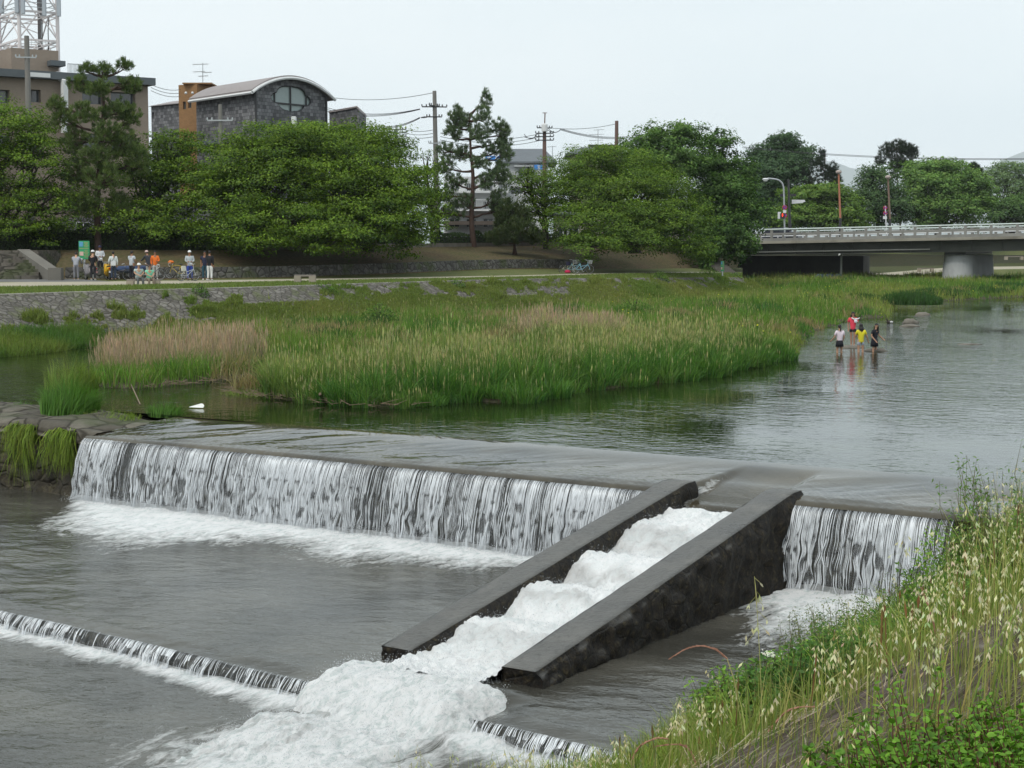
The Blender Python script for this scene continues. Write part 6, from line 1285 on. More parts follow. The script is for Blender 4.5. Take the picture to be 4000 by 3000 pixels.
mb.add([(v.x, v.y, -.2) for v in vs]+[(v.x, v.y, 3.1) for v in vs], [(0, 3, 2, 1), (4, 5, 6, 7), (0, 1, 5, 4), (1, 2, 6, 5), (2, 3, 7, 6), (3, 0, 4, 7)]); vs = [br(s, o, 0) for s, o in ((-6.19, -14), (8.5, -14), (8.5, -16.8), (-6.19, -16.8))]; mb.add([(v.x, v.y, -.2) for v in vs]+[(v.x, v.y, 3.1) for v in vs], [(0, 3, 2, 1), (4, 5, 6, 7), (0, 1, 5, 4), (1, 2, 6, 5), (2, 3, 7, 6), (3, 0, 4, 7)]); P2(mb, 'abutment', M('dark_abutment', (.12, .115, .10), .9, .2, .6, .2, src='pos', dirt=.5), bridge)
mb = MB(); mb.tube([br(9, -3, -3.9), br(9, -3, -1.7)], .12, 8); P2(mb, 'drain_post', M('pipe_grey'), bridge)
# street furniture on the bridge
def on_br(px, off):   # where the sight line of a pixel column crosses the bridge at an offset
    u = (px-2000)/FPX; p0 = BL+BN*off; s = (u*p0.y-p0.x)/(BD.x-u*BD.y); return br(s, off, -.15)
b = on_br(3062, -3.2); root = empty('street_lamp', b, 0, 'grey street lamp with curved arm over the road at the bridge end', 'street lamp'); d = b.y
mb = MB(); pts = [b]+[W(x, y, d) for x, y in ((3062, 760), (3059, 725), (3047, 707), (3028, 700), (2998, 697))]; mb.tube(dense(pts, 4), .09, 8); P2(mb, 'pole', GALV, root)
mb = MB(); mb.ball(W(2990, 700, d), (.38, .2, .13), 12, 6); P2(mb, 'lamp_head', WHITEM, root, smooth=True)
mb = MB(); mb.ball(W(2990, 703, d)-Vector((0, 0, .06)), (.25, .15, .12), 12, 6); P2(mb, 'lens', M('lamp_lens', (.6, .62, .6), .2), root, smooth=True)
def disc_sign(px, py, d, rpx, root):
    c = W(px, py, d); r = rpx*d/FPX; mb = MB(); mb.lathe([(r, -.02), (r, .02)], c, 20, Matrix.Rotation(pi/2, 3, 'X')); o = P2(mb, 'sign_disc', M('sign_red', (.55, .03, .03), .5), root)
    mb = MB(); mb.lathe([(r*.8, -.01), (r*.8, .01)], c-Vector((0, .03, 0)), 20, Matrix.Rotation(pi/2, 3, 'X')); P2(mb, 'sign_face', M('sign_blue', (.05, .06, .35), .5), root)
    mb = MB(); a = r*.62; mb.beam(c+Vector((-a, -.05, a)), c+Vector((a, -.05, -a)), .02, .09); P2(mb, 'sign_bar', M('sign_red'), root)
q = on_br(3064, -2.9); root = empty('no_parking_sign', q+Vector((0, 0, .2)), 0, 'two round blue and red no-parking discs on the lamp post by the signal', 'road sign'); d = q.y-.1
mb = MB(); mb.tube([q, W(3064, 800, d)], .035, 6); P2(mb, 'post', GALV, root); disc_sign(3065, 810, d, 9, root); disc_sign(3065, 842, d, 9, root)
mb = MB(); mb.box(W(3065, 826, d)-Vector((0, .03, 0)), (.35, .03, .3)); P2(mb, 'plate', WHITEM, root)
root = empty('pedestrian_signal', on_br(3055, -2.7), 0, 'pedestrian signal showing the red standing figure', 'traffic signal'); d = on_br(3055, -2.7).y
mb = MB(); mb.box(W(3056, 844, d), (.5, .25, .6)); P2(mb, 'housing', DARKM, root, bevel=.03); em = NT('signal_red'); e = em.n('ShaderNodeEmission'); e.inputs[0].default_value = (1, .05, .02, 1); e.inputs[1].default_value = 2.2; em.surf(e.outputs[0])
mb = MB(); c = W(3056, 839, d)-Vector((0, .14, 0)); mb.ball(c+Vector((0, 0, .1)), .045, 8, 5); mb.box(c-Vector((0, 0, .04)), (.12, .02, .2)); mb.box(c-Vector((0, 0, .16)), (.05, .02, .12)); P2(mb, 'red_figure', em.m, root)
mb = MB(); mb.box(W(3044, 841, d), (.32, .06, .72)); P2(mb, 'side_plate', WHITEM, root); mb = MB(); mb.beam(W(3040, 842, d)+Vector((0, .1, 0)), W(3064, 842, d)+Vector((0, .1, 0)), .05, .05); mb.tube([W(3062, 842, d)+Vector((0, .1, 0)), on_br(3062, -2.7)], .05, 6); P2(mb, 'bracket', GALV, root)
q = on_br(3082, -5); d = q.y; root = empty('signal_pole', q, 0, 'dark signal pole with two side-on traffic lights', 'traffic signal'); mb = MB(); mb.tube([q, W(3080, 700, d)], [.17, .11], 10); P2(mb, 'pole', DARKM, root)
for s, x0, x1 in ((-1, 3047, 3068), (1, 3088, 3110)):
    mb = MB(); mb.beam(W(x0, 763, d), W(x1, 762, d), .3, .28); P2(mb, 'signal_head', DARKM, root, bevel=.05)
q = on_br(3090, -6); d = q.y; root = empty('arrow_sign', q, 0, 'white arrow-shaped direction sign pointing along the bridge', 'road sign'); c = W(3093, 788, d); mb = MB(); L_ = 53*d/FPX; h = 8*d/FPX
mb.prism([(0, -h), (L_*.8, -h*.6), (L_*.85, -h*.2), (L_, 0), (L_*.93, h*.9), (0, h)], -.04, .04, lambda u, w, k: (c.x+u, c.y+k, c.z+w)); P2(mb, 'board', WHITEM, root)
mb = MB(); mb.beam(c+Vector((-.3, .1, h*.4)), c+Vector((L_*.9, .1, h*.4)), .05, .05); mb.tube([q, c+Vector((-.3, .1, h))], .08, 6); P2(mb, 'bracket', DARKM, root)
for px, yt, dy, lab, off in ((3276, 668, 0, 'orange-brown lamp post with small pale cap, nearer the lamp with the curved arm', -3.4), (3469, 688, 0, 'brown lamp post beside the round parking signs, farther along the bridge', -3.4)):
    q = on_br(px, off); d = q.y; root = empty('lamp_post', q, 0, lab, 'lamp post', 'brown lamp posts'); t_ = W(px, yt+12, d); OR = M('orange_post', (.42, .17, .10), .7, .12) if px < 3400 else M('brown_post', (.20, .135, .10), .7, .12)
    h = (t_-q).length; mb = MB(); mb.tube([q+Vector((0, 0, h*.33)), t_], [.12, .09], 8); P2(mb, 'pole', OR, root); mb = MB(); mb.tube([q, q+Vector((0, 0, h*.33))], [.15, .13], 8); P2(mb, 'pole_base', DARKM, root)
    mb = MB(); mb.lathe([(.1, 0), (.3, .12), (.32, .3), (.12, .42)], t_, 10); P2(mb, 'lamp_head', M('lamp_cap', (.4, .33, .3), .5), root, smooth=True)
q = on_br(3458, -2.8); d = q.y; root = empty('parking_sign', q, 0, 'white sign post with two round discs and a small plate on the bridge', 'road sign'); mb = MB(); mb.tube([q, W(3458, 804, d)], .06, 6); P2(mb, 'post', WHITEM, root); disc_sign(3458, 812, d, 8, root); disc_sign(3458, 832, d, 8, root); mb = MB(); mb.box(W(3457, 850, d), (.4, .04, .3)); P2(mb, 'plate', WHITEM, root)
# cars
def car(s0, off, L_, H, body, label, wagon=True):
    """profile car, pointing along the bridge"""
    b = br(s0, off, -.15); ang = math.atan2(BD.y, BD.x); root = empty('car', b, 0, label, 'car'); w = 1.65
    f = lambda u, z, k: tuple(b+BD*(u*L_)+BN*(k)+Vector((0, 0, z*H+.0178*u*L_)))
    lower = [(0, .22), (.02, .52), (.05, .6), (.22, .64), (.95, .66), (.99, .55), (1, .25), (.93, .16), (.85, .16), (.83, .30), (.74, .30), (.72, .16), (.27, .16), (.25, .30), (.16, .30), (.14, .16), (.04, .16)]
    mb = MB(); mb.prism(lower, -w/2, w/2, lambda u, z, k: f(1-u, z, k)); P2(mb, 'body', body, root)
    roof = [(.24, .64), (.37, .95), (.45, 1.0), (.78, 1.0), (.86, .96), (.95, .66)] if wagon else [(.24, .64), (.38, .97), (.68, 1.0), (.88, .66)]
    mb = MB(); mb.prism(roof, -w/2+.1, w/2-.1, lambda u, z, k: f(1-u, z, k)); cabin = P2(mb, 'cabin', body, root)
    win = [(.29, .68), (.385, .92), (.54, .93), (.54, .68)], [(.56, .68), (.56, .93), (.76, .93), (.80, .88), (.80, .68)]
    for wv in win:
        for sd in (-1, 1): mb = MB(); k0 = sd*(w/2-.1); mb.prism(wv, k0-.002*sd, k0+.012*sd, lambda u, z, k: f(1-u, z, k)); P2(mb, 'window', GLASS, root)
    for u in (.205, .785):
        for sd in (-1, 1):
            c = Vector(f(1-u, .19, sd*(w/2-.08))); mb = MB(); Mx = Matrix.Rotation(ang, 3, 'Z')@Matrix.Rotation(pi/2, 3, 'X'); mb.lathe([(.29, -.09), (.3, 0), (.29, .09)], c, 16, Mx); wo_ = P2(mb, 'wheel', M('tyre', (.02, .02, .02), .9), root)
    for sd in (-1, 1): mb = MB(); mb.box(Vector(f(.985, .5, sd*.62)), (.12, .3, .13), rz=ang); P2(mb, 'headlight', WHITEM, root)
    return root
sc0 = (on_br(2982, -5).x-BL.x-BN.x*-5)/BD.x; car(sc0, -5, 4.1, 1.5, M('dark_car_paint', (.035, .037, .055), .25, .05, 1, .0, spec=.6), 'dark blue-black estate car on the bridge behind the railing')
car(sc0-4.9, -5.2, 4.0, 1.45, M('white_car_paint', (.7, .71, .72), .25, .03, 1, .0, spec=.6), 'white car on the bridge following the dark estate car', wagon=False)
# steps and handrail beyond the bridge, benches, underpass things
def stair(c0, c1, n, w, mat, label, rail=True, name='steps'):
    r = empty(name, c1, 0, label, 'steps'); mb = MB(); d = (c1-c0); dx = Vector((d.x, d.y, 0)); h = Vector((-dx.y, dx.x, 0)).normalized()
    for i in range(n): a = c0+d*((i+.5)/n); mb.beam(a-h*w/2, a+h*w/2, dx.length/n*1.1, abs(d.z)/n*1.3)
    P2(mb, 'tread', mat, r)
    if rail: mb = MB(); mb.tube([c0+Vector((0, 0, .95))-h*w/2, c1+Vector((0, 0, .95))-h*w/2], .07, 6); mb.tube([c0-h*w/2, c0+Vector((0, 0, .95))-h*w/2], .05, 6); mb.tube([c1-h*w/2, c1+Vector((0, 0, .95))-h*w/2], .05, 6); P2(mb, 'handrail', M('rail_white', (.7, .7, .66), .5), r)
stair(W(3310, 1020, 206), W(3375, 1070, 199), 12, 2.2, BCON, 'stone steps with a pale handrail seen beneath the bridge')
def bench(loc, rz, L_, label, mat, hgt=.42, endw=.38):
    r = empty('bench', loc, rz, label, 'bench', 'stone benches'); mb = MB(); mb.box((0, 0, hgt), (L_*.98, .42, .09)); s = mb.build('seat', M('bench_slab', (.24, .21, .18), .85, .15), r)
    for sx in (-1, 1): mb = MB(); mb.box((sx*(L_/2-endw/2), 0, hgt/2-.02), (endw, .5, hgt-.03)); mb.build('support', mat, r, bevel=.015)
    return r
BENCHM = M('bench_stone', (.32, .28, .22), .85, .18, 2, .2)
bench(W(561, 1124, 86)-Vector((0, 0, .02)), .12, 1.72, 'stone bench with a couple sitting on it', BENCHM)
bench(W(1192, 1106, 91.5), .05, 1.2, 'empty stone bench beside the gravel path in the middle of the bank', BENCHM)
bench(W(3615, 1062, 196), 0, 1.9, 'far bench by the path seen behind the bridge pier', BENCHM); bench(W(3960, 1015, 214), 0, 2.4, 'farthest bench on the lawn at the right-hand edge', BENCHM)
mb = MB(); 
for k in range(5): mb.ball(W(3200+k*18, 1086, 176)+Vector((0, k % 2, .1)), (.5, .4, .35), 8, 5, seed=k, rough=.4)
tag(mb.build('tarpaulin', M('blue_tarp', (.03, .06, .14), .6)), 'crumpled dark blue tarpaulin in the shade under the bridge', 'tarpaulin')
# stairs at the left, with sloping side wall
SB = W(60, 1088, 96); STM = stone_mat('stair_stone', 1.4, (.22, .20, .17), (.12, .105, .09), (.06, .055, .045)); root = empty('bank_stairs', SB, 0, 'wide stone stairs up the bank with a sloping side wall', 'stairs'); n = 9
pb, pt_ = W(196, 1088, 96.5), W(60, 978, 106)
for i in range(n):
    t = i/n; z0 = 2.1; z1 = pb.z+(pt_.z-pb.z)*(i+1)/n; y = 96.3+(105.5-96.3)*t*.45; mb = MB(); xl = W(-700, 1000, y).x; xr = W(150, 1000, y).x; mb.box(((xl+xr)/2, y+2.5, (z0+z1)/2), (xr-xl, 5, z1-z0)); P2(mb, 'step', STM, root)
mb = MB(); q0 = W(193, 1060, 95.6); q1 = W(68, 974, 100.3); mb.prism([(0, -.9), (.75, -.9), (.75, 0), (0, 0)], 0, 1, lambda u, w, k: tuple(q0.lerp(q1, k)+Vector((u, 0, w)))); P2(mb, 'side_wall', M('stair_concrete', (.16, .15, .13), .85, .15, 1, .2, src='pos', dirt=.3), root)
mb = MB(); mb.box(W(218, 1070, 95.5), (.75, .6, .72)); P2(mb, 'end_block', M('stair_concrete'), root)
mb = MB(); vs = [W(-200, 1090, 0.1+97.3), W(330, 1092, 97.3), W(440, 1102, 92.5), W(250, 1108, 89.8), W(-200, 1094, 97)]; vs = [W(-300, 1091, 97), W(300, 1091, 97), W(480, 1104, 93), W(350, 1106, 91.5), W(130, 1104, 92.4), W(-300, 1098, 94)]
mb.add([(v.x, v.y, v.z+.02) for v in vs], [tuple(range(6))]); o = mb.build('paved_apron', ASPH); tag(o, kind='structure')
# notice boards
def notice(px, py0, py1, wpx, d, label, ground_py):
    c = W(px, (py0+py1)/2, d); h = (py1-py0)*d/FPX; w = wpx*d/FPX; g = W(px, ground_py, d); r = empty('notice_board', g, 0, label, 'notice board', 'green notice boards')
    mb = MB(); mb.tube([g, c-Vector((0, 0, h*.4))+Vector((0, .06, 0))], .06, 8); P2(mb, 'post', GALV, r); mb = MB(); mb.box(c, (w, .06, h)); P2(mb, 'board', M('board_green', (.04, .33, .14), .5, .06), r, bevel=.01)
    mb = MB(); mb.box(c+Vector((-w*.26, -.04, h*.32)), (w*.36, .012, h*.26)); P2(mb, 'map', M('board_blue', (.10, .32, .5), .5), r); mb = MB(); mb.box(c+Vector((-w*.24, -.04, -h*.2)), (w*.36, .012, h*.22)); P2(mb, 'picture', M('board_pink', (.65, .45, .38), .5), r)
    mb = MB()
    for k in range(14):
        if k in (5, 6): continue
        z = h*(.42-.062*k); mb.box(c+Vector((w*.2, -.04, z)), (w*(.42-.08*(k % 3)), .01, h*.016))
    mb.box(c+Vector((0, -.04, h*.085)), (w*.86, .01, h*.018)); P2(mb, 'lettering', M('board_print', (.55, .42, .2), .6), r)
notice(329, 941, 1012, 42, 97.5, 'green notice board with map beside the bent man in grey', 1050)
notice(2822, 1020, 1060, 13, 131, 'small green notice board at the steps near the bridge', 1078)
stair(W(2760, 1005, 152), W(2860, 1078, 140), 14, 1.4, M('old_steps', (.12, .11, .095), .9), 'dark flight of steps between the trees and the bridge', rail=False)
# ================================================================== people, bicycles, scooters
def skin(name, V, E, R, mat, parent, sub=1, root=0):
    me = bpy.data.meshes.new(name); me.from_pydata([tuple(v) for v in V], E, []); o = bpy.data.objects.new(name, me); COL.objects.link(o)
    md = o.modifiers.new('s', 'SKIN'); md.use_smooth_shade = True
    for i, r in enumerate(R):
        sv = me.skin_vertices[0].data[i]; sv.radius = r if isinstance(r, tuple) else (r, r); sv.use_root = (i == root)
    if sub: m2 = o.modifiers.new('u', 'SUBSURF'); m2.levels = sub; m2.render_levels = sub
    dg = bpy.context.evaluated_depsgraph_get(); ev = o.evaluated_get(dg); me2 = bpy.data.meshes.new_from_object(ev); o.modifiers.clear(); o.data = me2; me2.name = name
    me2.materials.clear(); me2.materials.append(mat); o.parent = parent
    return o
SKIN_ = M('skin', (.50, .29, .19), .6, .08, 8, .05); SKIND = M('skin_tanned', (.30, .155, .095), .6, .1, 8, .05); HAIR = M('black_hair', (.012, .010, .010), .5, .2); HAIRB = M('brown_hair', (.06, .03, .02), .6, .2); SHOEW = M('white_shoes', (.6, .6, .58), .6); SHOED = M('dark_shoes', (.03, .03, .03), .6); LIPS = M('lips', (.35, .10, .08), .6); EYEM = M('eye_dark', (.01, .01, .01), .3)
def cloth(name, c=(.5, .5, .5), var=.12): return M('cloth_'+name, c, .85, var, 6, .25)
def person(loc, yaw, H, label, shirt, trousers, pose={}, shoe=None, cap=None, hair=HAIR, hairlen=0, sleeves='long', shorts=False, skirt=None, skinm=SKIN_, cat='person', bag=None, group=None, pony=False, build=None, dress=None):
    """local frame: faces -Y, z up; pose keys: lean, la/ra = (elbow, wrist), lk/rk = (knee, ankle), hipz, head turn"""
    root = empty('person', loc, yaw, label, cat, group); S = H/1.70; build = build or (1.14 if H > 1.5 else 1.0); hz = pose.get('hipz', .93); lean = pose.get('lean', 0.0); side = pose.get('side', 0.0); B = build
    def T_(p):   # torso point, pitched forward about the hips
        x, y, z = p; dz = z-hz; return Vector((x+side*dz, y-sin(lean)*dz+(y)*(cos(lean)-1), hz+cos(lean)*dz+y*0))*S
    dzh = hz-.93
    pel = T_((0, 0, hz)); wai = T_((0, 0, 1.08+dzh)); che = T_((0, .0, 1.29+dzh)); nb = T_((0, .01, 1.42+dzh)); nk = T_((0, -.005, 1.48+dzh)); hb = T_((0, -.015, 1.55+dzh)); hm = T_((0, -.02, 1.62+dzh)); ht = T_((0, -.01, 1.675+dzh))
    if pose.get('headback'): pass
    V = [pel, wai, che, nb, nk, hb, hm, ht]; R = [(.145*B, .105*B), (.125*B, .095*B), (.15*B, .105*B), (.09, .07), (.052, .052), (.062, .070), (.076, .090), (.055, .066)]; E = [(i, i+1) for i in range(7)]
    R = [(a*S, b*S) for a, b in R]
    def addv(p, r, frm): V.append(Vector(p)); R.append((r*S, r*S)); E.append((frm, len(V)-1)); return len(V)-1
    nose = None; arms = {}; legs = {}
    for sgn, k in ((-1, 'r'), (1, 'l')):
        sh = T_((sgn*.175*B, .01, 1.385+dzh)); el, wr_ = pose.get(k+'a', ((sgn*.235, .03, 1.12), (sgn*.235, -.06, .88)))
        el = Vector(el)*S+(T_((0, 0, 1.385+dzh))-Vector((0, 0, 1.385+dzh))*S if not pose.get('absarm') else Vector((0, 0, 0))); wr_ = Vector(wr_)*S+(T_((0, 0, 1.385+dzh))-Vector((0, 0, 1.385+dzh))*S if not pose.get('absarm') else Vector((0, 0, 0)))
        if dzh and not pose.get('absarm'): el += Vector((0, 0, dzh*S)); wr_ += Vector((0, 0, dzh*S))
        i1 = addv(sh, .055, 2); i2 = addv(el, .040, i1); i3 = addv(wr_, .026, i2); d = (wr_-el).normalized(); palm = wr_+d*.06*S; i4 = addv(palm, .026, i3); arms[k] = (sh, el, wr_)
        sdv = d.cross(Vector((0, 1, 0))); sdv = sdv.normalized() if sdv.length > .1 else Vector((1, 0, 0)); nrm_ = d.cross(sdv)
        for fi, (fo, fl_) in enumerate(((-.028, .058), (-.010, .068), (.009, .064), (.026, .050))):
            b0 = palm+sdv*fo*S+d*.025*S; j = addv(b0, .009, i4); j2 = addv(b0+d*fl_*.55*S+nrm_*.008*S, .008, j); addv(b0+d*fl_*.9*S+nrm_*.026*S, .0065, j2)
        tb = wr_+d*.03*S-sdv*.03*S*sgn; j = addv(tb, .011, i3); addv(tb+d*.03*S-sdv*.018*S*sgn, .009, j)
        hp = Vector((sgn*.09*B, 0, hz-.04))*S; kn, an = pose.get(k+'k', ((sgn*.10, -.02, .50), (sgn*.11, .02, .085))); kn = Vector(kn)*S; an = Vector(an)*S
        j1 = addv(hp, .085*B, 0); j2 = addv(hp.lerp(kn, .5), .072*B, j1); j3 = addv(kn, .052, j2); j4 = addv(kn.lerp(an, .35), .052, j3); j5 = addv(an, .036, j4); fd = Vector(pose.get('foot', (0, -1, 0))); addv(an+fd*.14*S+Vector((0, 0, -.045))*S, .033, j5); legs[k] = (hp, kn, an)
    skin('body', V, E, R, skinm, root, 1)
    # face
    f = (hm-Vector((0, .0, 0))); fw_ = Vector((0, -1, 0)); turn = pose.get('turn', 0); Rm = Matrix.Rotation(turn, 3, 'Z'); hc = hm-Vector((0, 0, .012))*S
    def hp_(x, y, z): return hc+Rm@(Vector((x, y, z))*S)
    mb = MB()
    for s in (-1, 1): mb.ball(hp_(s*.030, -.088, .012), .0095*S, 6, 4)
    mb.build('eye', EYEM, root); mb = MB(); mb.ball(hp_(0, -.096, -.018), (.012*S, .016*S, .020*S), 6, 4)
    for s in (-1, 1): mb.ball(hp_(s*.078, .005, -.005), (.010*S, .018*S, .028*S), 6, 4)
    mb.build('nose', skinm, root, smooth=True); mb = MB(); mb.ball(hp_(0, -.086, -.050), (.022*S, .008*S, .007*S), 6, 4); mb.build('mouth', LIPS, root)
    # hair
    if hair is not None:
        mb = MB(); n, m = 14, 8; vs = []; fs = []
        for i in range(m+1):
            t = pi*.80*i/m
            for k in range(n):
                a = 2*pi*k/n; back = .5+.5*sin(a); tt = t*(.47+.53*back); q = Vector((.088*sin(tt)*cos(a), .102*sin(tt)*sin(a), .105*cos(tt)+.03)); vs.append(hc+Rm@(q*S))
        for i in range(m):
            for k in range(n): k2 = (k+1) % n; fs.append((i*n+k, (i+1)*n+k, (i+1)*n+k2, i*n+k2))
        mb.add(vs, fs)
        if hairlen > .05:
            for k in range(9):
                a = -.25+(pi+.5)*k/8; top = hp_(.078*cos(a), .06*sin(a)+.015, -.01); dn = hp_(.088*cos(a), .075*sin(a)+.02+.02*random.random(), -.01-hairlen*(1+.15*random.random())); mb.tube([top, top.lerp(dn, .5)+Rm@Vector((.012*cos(a), .01, 0)), dn], [.034*S, .032*S, .008*S], 6)
        if pony: mb.tube([hp_(0, .09, .02), hp_(0, .135, -.04), hp_(0, .12, -.15), hp_(0, .11, -.22)], [.03*S, .035*S, .03*S, .008*S], 7)
        mb.build('hair', hair, root, smooth=True)
    if cap is not None:
        mb = MB(); mb.lathe([(.100*S, 0), (.102*S, .035*S), (.085*S, .085*S), (.045*S, .112*S), (.01*S, .118*S)], hp_(0, 0, .035), 14); br_ = []
        mb.prism([(-.075, -.07), (-.07, -.15), (-.03, -.185), (.03, -.185), (.07, -.15), (.075, -.07)], .038, .050, lambda u, w, d: tuple(hp_(u, w, d))); mb.build('cap', cap, root, smooth=False)
    # shirt
    zoff = .018
    if shirt is not None:
        low = T_((0, 0, (.80 if dress is None else .80)+dzh)) if not pose.get('sit') else T_((0, 0, hz+.02)); V = [low, T_((0, 0, .93+dzh)) if not pose.get('sit') else T_((0, 0, hz+.06)), wai, che, nb]
        R = [(.165*B, .125*B), (.162*B, .12*B), (.145*B, .115*B), (.168*B, .123*B), (.080, .075)]; E = [(0, 1), (1, 2), (2, 3), (3, 4)]
        for k in 'rl':
            sh, el, wr_ = arms[k]; i = len(V); V.append(sh); R.append((.078, .074)); E.append((3, i))
            if sleeves == 'long': V += [el, el.lerp(wr_, .92)]; R += [(.056, .056), (.040, .040)]; E += [(i, i+1), (i+1, i+2)]
            else: V += [sh.lerp(el, .72)]; R += [(.066, .066)]; E += [(i, i+1)]
        skin('shirt', V, E, [(a*S, b*S) for a, b in R], shirt, root, 1)
    if trousers is not None:
        V = [pel+Vector((0, 0, .05*S)), pel]; R = [(.155*B, .115*B), (.155*B, .118*B)]; E = [(0, 1)]
        for k in 'rl':
            hp, kn, an = legs[k]; i = len(V); V += [hp, hp.lerp(kn, .5)]; R += [(.10*B, .10*B), (.088*B, .088*B)]; E += [(1, i), (i, i+1)]
            if not shorts: V += [kn, an+Vector((0, 0, .02*S))]; R += [(.072, .072), (.062, .062)]; E += [(i+1, i+2), (i+2, i+3)]
        skin('trousers' if not shorts else 'shorts', V, E, [(a*S, b*S) for a, b in R], trousers, root, 1, root=1)
    if skirt is not None:
        zt_, zb_, c_ = skirt; mb = MB(); prof = [(.14*S, zt_*S), (.17*S, (zt_*.6+zb_*.4)*S), (.20*S, zb_*S)]; mb.lathe(prof, (0, 0, 0), 16, Matrix.Scale(.8, 3, (0, 1, 0)) if False else None); mb.build('skirt', c_, root, smooth=True)
    if shoe is not None:
        for k in 'rl':
            an = legs[k][2]; mb = MB(); mb.ball(an+Vector(pose.get('foot', (0, -1, 0)))*.07*S+Vector((0, 0, -.045))*S, (.048*S, .135*S, .045*S), 10, 6); mb.build('shoe', shoe, root, smooth=True)
    if bag:
        mb = MB(); mb.box((.02, .17, .98), (.30, .07, .26)); mb.build('bag', bag, root, bevel=.02); mb = MB(); mb.tube([(.13, .14, 1.1), (-.02, .15, 1.28), (-.12, .03, 1.47), (-.12, -.12, 1.3), (.12, -.13, 1.08)], .016, 5); mb.build('strap', DARKM, root)
    return root
TY = lambda px, py, d: W(px, py, d)
def at_px(px, py, H_px=None, d=98): p = W(px, py, d); return p
CB = pi   # back turned to the camera
A_down = lambda s: ((s*.23, .04, 1.12), (s*.22, -.03, .88)); A_front = lambda s: ((s*.24, -.05, 1.14), (s*.10, -.24, 1.10)); A_fwd = lambda s: ((s*.22, -.18, 1.20), (s*.18, -.42, 1.12))
person(at_px(298, 1095, d=96.5), CB+.2, 1.68, 'person in light grey jacket and trousers bending over a scooter, back turned', cloth('grey_jacket', (.30, .31, .34)), cloth('grey_trousers', (.22, .22, .24)), {'lean': .45, 'ra': ((-.30, -.14, 1.14), (-.30, -.38, 1.0)), 'la': A_fwd(1)}, SHOEW, build=1.1)
person(at_px(392, 1075, d=99.5), .5, 1.74, 'person with dark cap and white shirt behind the one in black', cloth('white_shirt', (.62, .63, .64)), cloth('black_trousers', (.02, .02, .025)), {'ra': A_front(-1), 'la': A_front(1)}, SHOED, cap=cloth('navy_cap', (.03, .03, .07)), skinm=SKIND)
person(at_px(364, 1094, d=96), CB-.1, 1.70, 'person all in black with white cap and white trouser stripe, back turned', cloth('black_top', (.012, .012, .015)), cloth('black_trousers', (.02, .02, .025)), {'ra': A_front(-1), 'la': A_front(1)}, SHOEW, cap=cloth('white_cap', (.75, .75, .74)))
person(at_px(444, 1095, d=96), CB+.35, 1.66, 'person in white striped jersey with a white shoulder bag, back turned', cloth('white_jersey', (.60, .63, .62)), cloth('navy_trousers', (.035, .05, .085)), {'ra': A_down(-1), 'la': ((.26, .02, 1.14), (.24, -.12, .95))}, SHOED, bag=cloth('white_bag', (.68, .68, .68)), build=1.05)
person(at_px(516, 1093, d=97.5), CB-.45, 1.68, 'person in pale grey polo shirt and dark trousers holding a bicycle', cloth('pale_polo', (.50, .53, .57)), cloth('dark_trousers', (.025, .025, .035)), {'ra': ((-.25, .0, 1.14), (-.2, -.22, 1.02)), 'la': ((.26, -.08, 1.12), (.22, -.33, 1.0))}, SHOED, sleeves='short', skinm=SKIND)
person(at_px(583, 1092, d=98.5), CB+.9, 1.72, 'person with red and white cap and dark shirt reaching to a bicycle', cloth('charcoal_shirt', (.045, .05, .062)), cloth('beige_trousers', (.42, .40, .36)), {'lean': .25, 'ra': A_fwd(-1), 'la': A_fwd(1)}, SHOED, cap=cloth('redwhite_cap', (.6, .45, .42)), skinm=SKIND)
person(at_px(607, 1092, d=98), .35, 1.68, 'person in bright orange jacket and light trousers by the bicycles', cloth('orange_jacket', (.75, .17, .025)), cloth('light_trousers', (.46, .45, .42)), {'ra': A_down(-1), 'la': A_front(1)}, SHOEW, skinm=SKIND, build=1.05)
person(at_px(742, 1096, d=95.5), .25, 1.70, 'person in white cap, plaid shirt and blue trousers behind a bicycle', cloth('plaid_shirt', (.42, .45, .47), .35), cloth('blue_trousers', (.03, .06, .30)), {'ra': A_front(-1), 'la': A_front(1)}, SHOED, cap=cloth('white_cap'), skinm=SKIND)
person(at_px(801, 1094, d=97), .1, 1.68, 'person in navy top and teal striped trousers with a hand at the face', cloth('navy_top', (.02, .022, .05)), cloth('teal_trousers', (.02, .07, .10)), {'ra': A_down(-1), 'la': ((.23, -.10, 1.18), (.06, -.22, 1.42))}, SHOEW, sleeves='short', skinm=SKIND)
person(at_px(820, 1096, d=95.5), CB-.25, 1.70, 'person in black sweater and white trousers, back turned, arm raised', cloth('black_top'), cloth('white_trousers', (.66, .67, .66)), {'ra': A_down(-1), 'la': ((.27, -.2, 1.30), (.18, -.40, 1.40))}, SHOEW, skinm=SKIND)
sitp = lambda kx=0: {'sit': 1, 'hipz': .50, 'lean': .18, 'rk': ((-.12, -.42, .48), (-.13, -.40, .085)), 'lk': ((.12, -.42, .48), (.16, -.46, .085)), 'absarm': 1, 'ra': ((-.24, -.14, .78), (-.05, -.36, .66)), 'la': ((.24, -.14, .78), (.07, -.36, .66))}
person(W(542, 1124, 86)+Vector((0, -.02, 0)), .45, 1.68, 'seated person in white cap and pale shirt on the stone bench', cloth('pale_green_shirt', (.42, .50, .47)), cloth('slate_trousers', (.10, .11, .11)), dict(sitp(), turn=.5), SHOED, cap=cloth('white_cap'), sleeves='short')
person(W(584, 1124, 86)+Vector((0, -.02, 0)), .5, 1.58, 'seated person in mint green shirt with brown trousers on the stone bench', cloth('mint_shirt', (.22, .62, .42)), cloth('brown_trousers', (.20, .16, .12)), dict(sitp(), turn=.4), SHOED, hair=HAIRB, hairlen=.02, sleeves='short')
